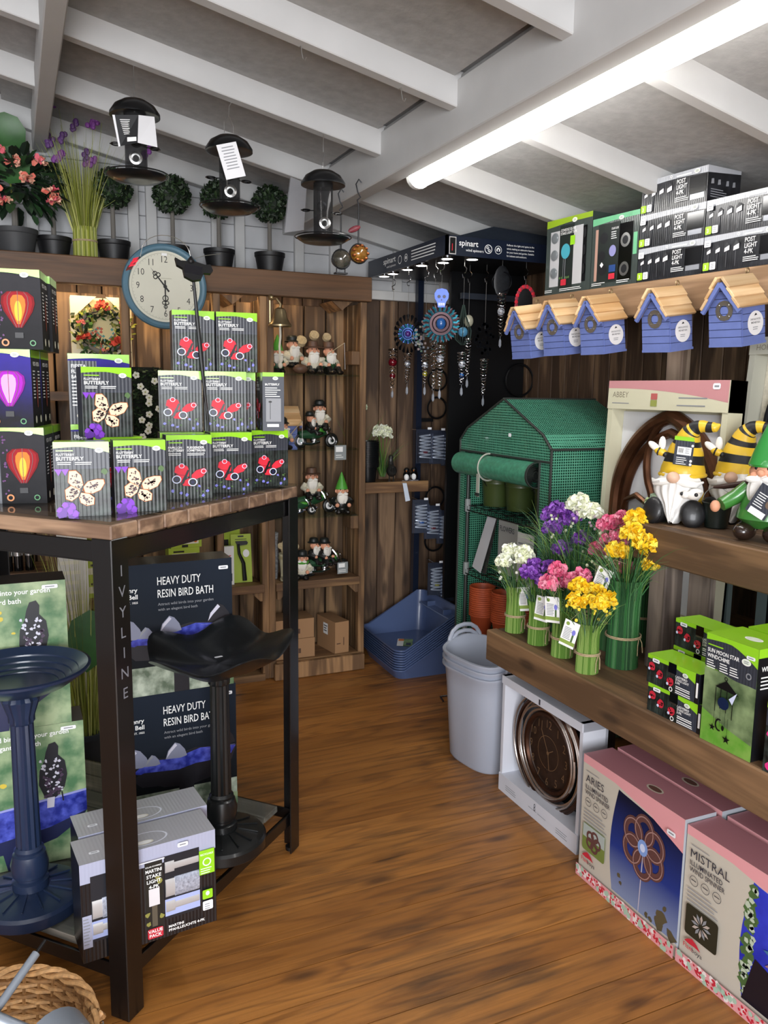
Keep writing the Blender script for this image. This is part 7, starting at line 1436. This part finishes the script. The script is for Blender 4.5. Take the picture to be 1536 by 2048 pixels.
# green gnome with bucket
gg_ = M('gnome_bright_green', '#3d7d35', .3, coat=.5, bump=.15, ns=40); gh_ = M('gnome_hat_green', '#2f8a3b', .3, coat=.5, bump=.2, ns=30)
t = thing('garden_gnome', 'standing gnome in green coat and pointed green hat at the right edge of the shelf', 'gnome', (1.865, 1.575, 1.1005), R(-68))
b_ = MB(); b_.lathe([(.030, .035), (.072, .062), (.070, .075), (.058, .11), (.044, .14), (.030, .158), (.02, .17)], 26, gg_, sy=.85)
for s_ in (-1, 1): b_.tube([(s_*.034, 0, .075), (s_*.036, 0, .03)], .024, 12, bkk)
b_.tube([(-.045, 0, .145), (-.075, -.015, .115), (-.10, -.045, .095)], [.022, .021, .019], 12, gg_).tube([(.045, 0, .145), (.075, -.02, .115), (.06, -.055, .11)], [.022, .020, .017], 12, gg_); b_.build('body', t)
for s_ in (-1, 1): MB().ell((s_*.040, -.022, .025), (.030, .040, .026), M('gnome_shoe', '#2a1d17', .25, coat=.5), 16, 9).build('shoe', t)
MB().ell((0, -.006, .192), (.040, .038, .037), skin, 20, 12).ell((0, -.046, .190), (.011, .010, .010), skin, 10, 7).build('head', t)
hd_ = MB()
for s_ in (-1, 1): hd_.ell((s_*.04, 0, .19), (.008, .006, .014), skin, 10, 6).ell((s_*.016, -.040, .203), (.004, .003, .005), black, 8, 5).ell((s_*.02, -.036, .183), (.012, .008, .010), skin, 10, 6)
hd_.build('face', t)
MB().ell((0, -.036, .142), (.036, .020, .046), wbd, 22, 12, fn=lambda a_, p: 1+.06*math.sin(8*a_)).ell((-.02, -.046, .172), (.022, .010, .010), wbd, 12, 7).ell((.02, -.046, .172), (.022, .010, .010), wbd, 12, 7).build('beard', t)
MB().lathe([(.048, .206), (.050, .212), (.044, .228), (.030, .268), (.014, .306), (.002, .335), (0, .336)], 26, gh_, fn=lambda a_, i: 1+.02*math.sin(3*a_+i)).build('hat', t)
for s_ in (-1, 1): MB().ell(((-.112, -.056, .09) if s_ < 0 else (.05, -.068, .11)), (.014, .014, .017), skin, 12, 8).build('hand', t)
o = MB().box((0, 0, 0), (.058, .0015, .085), slate, Matrix.Translation((.022, -.078, .118)) @ Matrix.Rotation(R(28), 4, 'Y')).build('swing_tag', t, smooth=False); a = Art((-.022, -.0795, .092), (.88, 0, -.47), (.47, 0, .88)); a.rect(.006, .0, .05, .018, white); a.greek(.006, .06, .03, 6, .007, white); a.ell(.045, .045, .01, .012, M('tag_photo', '#6d5a4a', .5)); a.ell(.05, .072, .005, .004, white); a.build('tag_print', o)
t = thing('small_bucket', 'small black bucket with wire handle and brown grip hanging by the green gnome', 'bucket', (1.915, 1.785, 1.1005), R(-60)); MB().lathe([(0, 0), (.030, 0), (.033, .003), (.043, .074), (.045, .078), (.043, .079), (.031, .006), (0, .006)], 28, M('bucket_green_black', '#131b17', .35, coat=.3)).build('body', t)
MB().tube([(.043*math.cos(q), -.01*math.sin(q), .074+.05*math.sin(q)) for q in [math.pi*i/14 for i in range(15)]], .0016, 5, wire).build('handle', t); MB().tube([(-.012, -.01, .123), (.02, -.012, .128), (.06, -.02, .138), (.095, -.03, .150)], [.004, .008, .009, .006], 9, M('grip_brown', '#3b241d', .5)).build('grip', t)

# ================================================================ bouquets on the bench
def bouquet(loc, label, H, r0, col, heads, hr, blade_mats, tagpos=None, tie_z=.06, fan=.55, nbl=150, rz=0, bell=None, stem=None):
    t = thing('flower_bouquet', label, 'bouquet', loc, rz, 'artificial flower bouquets on the bench'); sm_ = stem or [gg[0], gg[3], gg[0]]
    mb = MB(); nb = int(2*math.pi*r0/.0042); hs = H*.56
    for k in range(nb): q = 2*math.pi*k/nb; c, s_ = math.cos(q), math.sin(q); rr_ = random.uniform(.85, 1.0); mb.tube([(r0*c*1.0, r0*s_*1.0, 0), (r0*c*.97, r0*s_*.97, tie_z), (r0*c*rr_, r0*s_*rr_, hs*.7), (r0*c*1.08, r0*s_*1.08, hs)], [.0026, .0024, .002, .0014], 4, random.choice(sm_))
    mb.cyl((0, 0, .0), (0, 0, hs*.8), r0*.93, r0*.85, 16, gg[2] if not stem else stem[1]); mb.build('stems', t)['kind'] = 'stuff'
    tie(t, r0, tie_z); MB().tube([(r0*1.1, 0, tie_z), (r0*1.35, -.01, tie_z-.012), (r0*1.5, -.02, tie_z-.04)], .0014, 4, twine).tube([(r0*1.1, -.004, tie_z), (r0*1.2, -.025, tie_z-.02), (r0*1.25, -.03, tie_z-.05)], .0014, 4, twine).build('twine_ends', t)
    mb = MB()
    for k in range(nbl):
        q = random.uniform(0, 6.283); rr_ = r0*random.random()**.5; sp_ = fan*random.random(); mb.blade((rr_*math.cos(q), rr_*math.sin(q), hs*random.uniform(.75, 1)), (sp_*math.cos(q), sp_*math.sin(q), 1), (H-hs)*random.uniform(.6, 1.15), random.uniform(.1, 1.0)*fan*1.5, random.uniform(.002, .0042), random.choice(blade_mats), 5)
    mb.build('leaves', t, smooth=False)['kind'] = 'stuff'
    for x, y, z in heads:
        mb = MB(); petals(mb, (x, y, z), hr, col, 46, .8, .5); mb.ell((x, y, z), hr*.55, col[2 % len(col)], 8, 5); mb.tube([(x*.3, y*.3, hs*.6), (x*.7, y*.7, z*.8), (x, y, z)], .0018, 4, gg[0]); mb.build('flower', t, smooth=False)
    if bell:
        mb = MB()
        for k in range(26): x, y, z = heads[k % len(heads)]; mb.ell((x*1.3+random.uniform(-.02, .02), y*1.3+random.uniform(-.02, .02), z-random.uniform(-.01, .06)), (.0055, .0055, .006), bell, 6, 4)
        mb.build('bell_blossom', t)['kind'] = 'stuff'
    if tagpos:
        x, y, z, ang = tagpos; T = Matrix.Translation((x, y, z)) @ Matrix.Rotation(R(ang), 4, 'Y'); o = MB().box((0, 0, 0), (.05, .001, .085), white, T).build('swing_tag', t, smooth=False); c, s_ = math.cos(R(ang)), math.sin(R(ang)); U = Vector((c, 0, -s_)); V = Vector((s_, 0, c)); a = Art(Vector((x, y-.0008, z))-U*.025-V*.0425, U, V); a.rect(0, .008, .05, .02, M('tag_green', '#8aa34a', .5)); a.ell(.012, .074, .006, .006, M('tag_green', None)); a.greek(.006, .06, .026, 8, .005, grey, .4, .2); a.line((.037, .02), (.038, .05), .006, leafp); a.ell(.038, .052, .006, .009, lilac); a.build('tag_print', o); MB().tube([(x, y, z+.042), (x*.5, y*.6, z+.07), (0, -.01, z+.06)], .0008, 4, twine).build('tag_string', t)
    return t
def cluster(n, r, z, dz, seed):
    rd = random.Random(seed); out = []
    for k in range(n): q = 2*math.pi*k/n+rd.uniform(-.4, .4); rr_ = r*(.55 if k % 3 == 0 else 1); out.append((1.2*rr_*math.cos(q), rr_*math.sin(q), z+rd.uniform(-dz, dz)))
    return out
ZBN = .6455; FR = R(-62)
mix1 = [gg[1], gg[3], gg[2], M('blade_blue', '#54765a', .55)]
bouquet((1.605, 2.375, ZBN), 'ivory flower bouquet at the far left end of the bench', .30, .033, wcol, cluster(6, .042, .275, .025, 1), .028, mix1, (.045, -.02, .13, -12), .062, .6, 150, FR, wcol[1])
bouquet((1.60, 2.225, ZBN), 'short purple flower bouquet, second from the left end of the bench', .27, .034, pcol, cluster(6, .05, .245, .025, 2), .027, mix1, (.03, -.04, .135, 6), .062, .45, 110, FR)
bouquet((1.597, 2.085, ZBN), 'short pink flower bouquet, third from the left end of the bench', .28, .034, kcol, cluster(6, .052, .255, .03, 3), .029, mix1, (-.02, -.045, .16, -4), .064, .4, 110, FR)
bouquet((1.575, 1.93, ZBN), 'short yellow flower bouquet at the front edge of the bench', .28, .033, ycol, cluster(6, .052, .245, .03, 4), .029, mix1, (-.045, -.04, .12, 14), .062, .6, 150, FR, M('petal_lemon', None))
gdk = [M('stem_deep', '#2f6a35', .5), M('stem_deep2', '#234f2b', .5), M('stem_blue', '#4a7a4a', .5)]
bouquet((1.715, 1.935, ZBN), 'big yellow flower bouquet with thick dark green stems and a twine bow', .50, .048, ycol, [(.02, -.03, .43), (.055, -.01, .40), (-.035, .0, .36), (.05, .04, .37), (.0, .05, .46), (.075, .03, .33)], .033, gdk+[gg[3]], (-.065, -.035, .27, 18), .10, .7, 190, FR, None, gdk)
bouquet((1.80, 2.075, ZBN), 'tall pink flower bouquet in the back row beside the big yellow one', .49, .044, kcol, [(.0, .0, .44), (-.04, -.01, .42), (.035, .0, .41), (-.02, -.03, .37), (.02, -.035, .38), (-.06, -.02, .33), (.03, -.04, .29), (.08, .02, .44)], .031, mix1, None, .1, .6, 170, FR, wcol[0], gdk)
bouquet((1.775, 2.245, ZBN), 'tall ivory flower bouquet in the back row between purple and pink', .50, .042, wcol, [(-.01, 0, .47), (.03, .01, .44), (-.03, .03, .46)], .036, mix1, None, .1, .6, 150, FR, M('tiny_pale_pink', '#d9bcd0', .6), gdk)
bouquet((1.755, 2.345, ZBN), 'tall purple flower bouquet at the left of the back row', .48, .042, pcol, [(.0, -.01, .44), (.02, .02, .40), (-.02, -.01, .37), (.05, .0, .42), (.03, -.03, .30), (-.045, .02, .41), (.09, .0, .34)], .031, mix1, None, .1, .65, 170, FR, wcol[0], gdk)
bouquet((1.93, 2.09, ZBN), 'tall pale green and purple bouquet at the back in front of the mirror', .52, .042, [M('petal_pale_green', None), wcol[0], M('petal_pale_lime', '#c3d69a', .6)], [(.03, 0, .48), (.06, .02, .46)], .038, mix1, None, .1, .6, 140, FR, pcol[1], gdk)
# ================================================================ boxes on the bench front
lbw, lbd, lbh = .185, .085, .0785
t = carton('ladybird_light_box', 'ladybird stake light box at the bottom of the front pair on the bench', 'box', lbw, lbd, lbh, slate, dk_plain, lime, (1.538, 1.528, ZBN), R(-88), 'boxed ladybird lights on the bench')
a = face(lbw); w, h = lbw, lbh; a.rect(0, 0, w*.57, h, dk_photo); a.rect(0, h*.86, w*.42, h, lime); a.poly([(w*.57, h), (w*.57, h*.86), (w*.75, h*.78), (w*.93, h*.62), (w*.93, h)], lime); a.rect(w*.42, h*.62, w*.57, h, gloss_black); a.rect(w*.42, h*.60, w*.55, h*.66, steel); a.rect(w*.93, 0, w, h*.98, dk_plain); a.rect(w*.95, h*.2, w*.985, h*.7, white)
for x, z in ((.10, .60), (.27, .44), (.48, .36)): a.poly(blob(w*x, h*z, h*.15, 10, .12), red); a.many([blob(w*x+random.uniform(-.007, .007), h*z+random.uniform(-.006, .006), .0022, 6, .1) for _ in range(6)], black); a.ell(w*x-h*.12, h*z-h*.1, .004, .004, whiteblue)
a.ring(w*.50, h*.12, .004, .0065, white); sticker_on(a, w*.12, h*.80, w*.14, h*.13); badge(a, w*.76, h*.78, h*.075)
for k, s_ in enumerate(('LADYBIRD', 'STAKE LIGHT', '3-PK')): a.text(w*.59, h*(.60-.10*k), h*.08, s_, white, .015, maxw=w*.25)
a.greek(w*.60, h*.30, w*.28, 2, .005, white, .5, .1); a.greek(w*.60, h*.15, w*.28, 2, .005, white, .5, .1); a.build('front_print', t)
dup(t, (1.535, 1.536, ZBN+.0787), R(-90), 'ladybird stake light box on top of the front pair on the bench')
for k, l in ((0, 'ladybird stake light box hidden at the bottom of the rear stack'), (1, 'ladybird stake light box hidden in the middle of the rear stack'), (2, 'ladybird stake light box topmost of the rear stack beside the windchime box')): dup(t, (1.648+.002*k, 1.565, ZBN+.0787*k), R(-92), l)
t = carton('windchime_box', 'sun moon star windchime box with green garden photo on the bench', 'box', .152, .12, .275, foliage, dk_plain, lime, (1.530, 1.349, ZBN), R(-89)); a = face(.152); w, h = .152, .275
gp = card('garden_photo', '#33472a', c2='#93a878', ns=11, coat=.1); lawn = card('lawn_photo', '#5f9a33', c2='#7ea84c', ns=25, coat=.1); a.rect(0, 0, w, h*.68, gp); a.poly([(0, 0), (w, 0), (w, h*.14), (w*.5, h*.2), (0, h*.30)], lawn)
a.poly([(0, h*.70)]+[(w*i/8, h*(.70-.06*(i/8)+.01*math.sin(i))) for i in range(9)]+[(w, h), (0, h)], slate_p); limeband(a, w, h, .06, .09); a.greek(w*.04, h*.895, w*.3, 1, .005, lime, .6, 0); a.text(w*.04, h*.835, h*.036, 'SUN MOON STAR', white, .018, maxw=w*.62); a.text(w*.04, h*.785, h*.036, 'WINDCHIME', white, .018, maxw=w*.44)
for x in (.04, .3, .5): a.greek(w*x, h*.755, w*.18, 4, .006, white, .4, .3)
a.ring(w*.86, h*.74, .005, .008, grey); badge(a, w*.80, h*.855, h*.03); sticker_on(a, w*.80, h*.89, w*.16, h*.03)
a.poly([(w*.26, h*.545), (w*.72, h*.53), (w*.47, h*.63)], black); a.ring(w*.46, h*.645, .003, .005, black)
for x, z0, z1 in ((.28, .32, .54), (.38, .36, .54), (.50, .34, .54), (.62, .30, .53)): a.line((w*x, h*z0), (w*x, h*z1), .0022, black)
for x, z0, z1 in ((.28, .2, .32), (.40, .2, .36), (.50, .2, .34), (.56, .14, .3)): a.line((w*x, h*z0), (w*x, h*z1), .0008, black)
a.ell(w*.45, h*.42, w*.11, h*.055, bluem); a.poly([(w*.55, h*.48), (w*.7, h*.56), (w*.62, h*.44)], whiteblue)
for x, z, r in ((.27, .17, .010), (.56, .11, .012)): a.poly([(w*x+(r if k % 2 == 0 else r*.4)*math.cos(R(90+36*k)), h*z+(r if k % 2 == 0 else r*.4)*math.sin(R(90+36*k))) for k in range(10)], black)
cr = [(w*.40+.012*math.cos(R(q)), h*.215+.016*math.sin(R(q))) for q in range(60, 301, 20)]; a.poly(cr+[(w*.405+.008*math.cos(R(q)), h*.215+.012*math.sin(R(q))) for q in range(290, 59, -20)], black); a.ell(w*.48, h*.20, .004, .007, black); a.build('front_print', t)
a = side_r(.152); a.rect(0, h*.92, .12, h, lime); a.text(.012, h*.80, .012, 'WINDCHIME', white, .015, maxw=.09); a.greek(.012, h*.74, .09, 4, .009, white); a.build('side_print', t)
a = topf(.152, .275); a.ell(.09, .055, .024, .015, white); a.ell(.09, .055, .020, .012, M('badge_tint', None)); a.build('top_print', t)
dup(t, (1.665, 1.345, ZBN), R(-89), 'second windchime box standing behind the first one on the bench')
t = carton('butterfly_light_box', 'butterfly light box with pink flowers at the right edge of the bench', 'box', BW, BD, BH, slate, dk_plain, lime, (1.502, 1.176, ZBN), R(-86)); t.location.x = 1.53; a = face(BW); w, h = BW, BH
a.rect(0, 0, w, h*.66, dk_photo); a.poly([(0, h*.66)]+[(w*i/6, h*(.66+.02*math.sin(i))) for i in range(7)]+[(w, h), (0, h)], slate_p); limeband(a, w, h); a.text(w*.06, h*.80, h*.04, 'FLUTTERBY', white, .014); a.text(w*.06, h*.735, h*.055, 'BUTTERFLY', white, .02, maxw=w*.7); hotp = M('hot_pink_print', '#d8347f', .4)
a.many([blob(w*x, h*z, h*.06, 9, .3) for x, z in ((.12, .56), (.25, .2), (.15, .1), (.5, .12), (.75, .5), (.4, .05), (.8, .15))], hotp); a.poly([(w*.2, h*.5), (w*.35, h*.56), (w*.5, h*.45), (w*.45, h*.36), (w*.25, h*.36)], navy); a.poly([(w*.2, h*.28), (w*.5, h*.33), (w*.5, h*.22), (w*.25, h*.2)], navy); a.poly([(w*.5, h*.45), (w*.8, h*.58), (w*.85, h*.4), (w*.55, h*.36)], navy); a.ring(w*.38, h*.47, .006, .008, whiteblue); a.build('front_print', t)

# ================================================================ boxes under the bench
wcard = card('white_carton', '#d3d5de', .45, coat=.1); w, h, d = .485, .452, .10
t = thing('boxed_wall_clock', 'round bronze swirl clock in an open white box under the end of the bench', 'clock', (1.612, 2.213, 0), R(-91))
MB().box((0, d-.005, h/2), (w, .01, h), wcard).build('box_back', t, smooth=False); MB().box((0, d-.013, h/2), (w-.02, .005, h-.10), M('clock_backing', '#1b2224', .4)).build('liner', t, smooth=False)
for s_ in (-1, 1): MB().box((s_*(w/2-.008), d/2, h/2), (.016, d, h), wcard).build('box_side', t, smooth=False)
MB().box((0, d/2-.002, h-.015), (w, d+.004, .030), wcard).build('box_header', t, smooth=False); MB().box((0, d/2-.002, .034), (w, d+.004, .068), wcard).build('box_footer', t, smooth=False)
a = face(w, 0, -.0042); a.greek(.05, .035, .07, 3, .008, grey, .3, .2); a.greek(.37, .035, .07, 3, .008, grey, .3, .2); a.text(w*.5, .03, .030, '8', slate, -.01, al='c', sx=.6); a.greek(w*.42, .03, .05, 1, .006, grey, .3, 0); a.greek(w*.54, .03, .05, 1, .006, grey, .3, 0); a.build('footer_print', t); a = face(w, 0, -.0042); a.rect(w*.495, h-.026, w*.515, h-.006, slate); a.build('header_print', t)
cb = M('clock_bronze', '#4a3023', .35, .8, noise=.3, ns=20); cbd = M('clock_bronze_dark', '#3a2a22', .45, .4, noise=.2, ns=30); csil = M('clock_silver', '#bdb4ae', .25, .9); cz = h*.53
MB().lathe([(0, 0), (.130, 0), (.136, .012)], 48, cbd, Matrix.Translation((.0, .055, cz)) @ Matrix.Rotation(R(90), 4, 'X')).build('dial', t)
for k, (r, ox, oz, q, m) in enumerate(((.130, 0, 0, .010, cb), (.145, .003, .002, .006, csil), (.152, -.014, .0, .004, csil), (.158, .014, -.006, .005, csil), (.165, -.018, .006, .005, cb), (.170, .012, .012, .004, csil), (.174, -.006, -.012, .005, csil), (.180, .010, .0, .005, cb), (.186, -.012, .004, .004, csil), (.190, .0, -.004, .006, cb))):
    MB().torus((ox, .045-.005*(k % 3), cz+oz), r*1.06, q, m, 'y', 56, 6).build('swirl_ring', t)
a = Art((0, .0425, cz), (1, 0, 0), (0, 0, 1)); num = M('clock_numeral', '#8a6f52', .4, .5)
for k in range(1, 13): q = R(90-30*k); a.text(.105*math.cos(q), .105*math.sin(q)-.015, .031, str(k), num, -.008, al='c', sx=.85); a.same()
a.k += 1; a.ring(0, 0, .060, .062, num); a.line((0, 0), (-.045, .075), .004, num); a.line((0, 0), (.01, -.06), .004, num); a.line((0, 0), (.03, .02), .003, num); a.ell(0, 0, .007, .007, num); a.ring(0, -.065, .006, .009, black); a.build('numerals', t)
pinkt = card('pink_lid', '#bd7f86', .4, coat=.2); putty = card('putty_card', '#c3bcae', .5, coat=.1); pinkp = M('pink_print', '#df9ca0', .45); copperp = M('copper_print', '#6d4a48', .4, .3)
def spinbox(loc, label, title, rz, kind, w=.424, h=.398, d=.108, art=True):
    t = carton('spinner_gift_box', label, 'box', w, d, h, putty, card('box_side_pale', '#a9adb4', .4), pinkt, loc, rz, 'boxed illuminated wind spinners under the bench'); a = face(w)
    sky = grad('dusk_sky', '#7f8bab', '#10142e', 2, .05, .34, mid=(.45, '#25367f')) if kind == 0 else card('night_sky', '#1d2aa5', c2='#3a48d8', ns=9, coat=.15)
    lx = .36 if kind == 0 else .47
    edge = [(w*(lx+.03-.06*math.sin(math.pi*i/10*.9)), h*(.90-.80*i/10)) for i in range(11)]
    a.poly(edge+[(w, h*.10), (w, h*.78)]+[(w*(1-(1-lx)*i/8), h*(.78+.12*(i/8)**.5)) for i in range(1, 8)], sky) 
    a.poly([(0, h*.935), (w*.35, h*.93), (w*.7, h*.87), (w, h*.76), (w, h), (0, h)], pinkp)
    if kind == 0:
        a.many([blob(w*x, h*z, h*s_, 8, .4) for x, z, s_ in ((.44, .25, .02), (.46, .2, .015), (.83, .15, .05), (.86, .2, .05), (.88, .28, .02), (.72, .13, .02), (.76, .12, .02), (.95, .12, .05))], M('tree_print', '#59503a', .5))
        cx, cy = w*.66, h*.60; a.line((cx, cy), (w*.645, h*.10), .004, M('pole_print', '#b9b3c4', .4))
        for k in range(6): q = R(90+60*k); a.ring(cx+.05*math.cos(q), cy+.05*math.sin(q), .022, .042, copperp, 22, 1.15)
        for k in range(6): q = R(90+60*k); a.ring(cx+.05*math.cos(q), cy+.05*math.sin(q), .034, .037, M('copper_hi_print', '#a5807a', .4), 22, 1.15)
        a.ell(cx, cy, .020, .024, M('hub_print', '#7f9fd8', .3)); a.ell(cx, cy, .010, .012, whiteblue)
    else:
        a.many([blob(w*(.50+random.uniform(-.03, .03)), h*random.uniform(.12, .86), .012, 6, .4) for _ in range(45)], leafp); a.many([blob(w*(.50+random.uniform(-.03, .03)), h*random.uniform(.12, .86), .008, 5, .4) for _ in range(30)], M('leaf_pale_print', '#b9c5b0', .5))
        a.poly([(w*.48, h*.10), (w, h*.10), (w, h*.42), (w*.75, h*.36), (w*.55, h*.42)], M('dusk_ground', '#15131f', .4)); cx, cy = w*.80, h*.52
        for k in range(14): q = R(360/14*k); a.poly([(cx+r_*math.cos(q+o_), cy+r_*math.sin(q+o_)) for r_, o_ in ((.012, 0), (.06, -.16), (.085, 0), (.06, .16))], [M('petal_copper_print', '#9a6f78', .4), M('petal_teal_print', '#3f6f9a', .4)][k % 2])
        a.ell(cx, cy, .014, .014, whiteblue)
    a.greek(w*.05, h*.885, w*.14, 1, .005, grey, .4, 0); a.text(w*.05, h*.80, h*.062, title, slate, 0, maxw=w*(.24 if kind == 0 else .31)); a.text(w*.05, h*.745, h*.036, 'ILLUMINATED', slate, .008, maxw=w*.25); a.text(w*.05, h*.70, h*.036, 'WIND SPINNER', slate, .008, maxw=w*.27)
    for k in range(3): a.ring(w*(.09+.09*k), h*.645, .0125, .014, slate); a.greek(w*(.07+.09*k), h*.645, .018, 1, .005, slate, .5, .2)
    a.greek(w*.05, h*.575, w*.26, 4, .011, grey, .25, .4)
    a.rrect(w*.05, h*.25, w*.30, h*.47, .008, M('inset_green', '#71823f', .5) if kind == 0 else M('inset_dark', '#2a2a1e', .5))
    if kind == 0:
        a.rect(w*.055, h*.36, w*.295, h*.465, M('inset_sky', '#a9b3ae', .5))
        for k in range(5): a.ring(w*.175+.018*math.cos(R(72*k)), h*.36+.018*math.sin(R(72*k)), .010, .018, copperp, 16)
    else:
        for k in range(12): q = R(30*k); a.poly([(w*.175+r_*math.cos(q+o_), h*.37+r_*math.sin(q+o_)) for r_, o_ in ((.006, 0), (.022, -.2), (.032, 0), (.022, .2))], [grey, M('petal_pale_print', '#b7a9a0', .4)][k % 2])
    a.poly([(w*.06, h*.20), (w*.085, h*.225), (w*.12, h*.245), (w*.16, h*.225), (w*.19, h*.195), (w*.14, h*.20), (w*.10, h*.195)], red); a.text(w*.055, h*.155, h*.034, 'Flam', red, .005); a.text(w*.125, h*.155, h*.034, 'boya', slate, .005)
    a.rect(0, 0, w, h*.095, pinkp)
    for m_, n_ in ((M('band_white', '#e9dfdc', .5), 40), (red, 110), (M('band_green', '#a9c4b0', .5), 26)): a.many([blob(random.uniform(.006, w-.006), random.uniform(.005, h*.085), .0042 if n_ > 100 else .008, 6, .35) for _ in range(n_)], m_)
    sticker_on(a, w*.88, h*.845, w*.075, h*.035); a.build('front_print', t)
    a = topf(w, h); a.ell(w*.62, d*.40, .030, .016, M('logo_cream', '#cfc4b0', .5)); a.ell(w*.62, d*.40, .024, .011, M('logo_dark', '#6d4a40', .5)); a.build('top_print', t)
    return t
s1 = spinbox((1.548, 1.679, 0), 'pink topped wind spinner box with a copper six loop spinner on dusk sky', 'ARIES', R(-90.8), 0)
dup(s1, (1.672, 1.672, 0), R(-91), 'pink topped wind spinner box behind the one with the copper spinner')
s2 = spinbox((1.552, 1.25, 0), 'pink topped wind spinner box with a petal spinner on blue, at the right edge', 'MISTRAL', R(-89.5), 1, h=.388)
dup(s2, (1.676, 1.24, 0), R(-91), 'pink topped wind spinner box behind the one with the petal spinner')
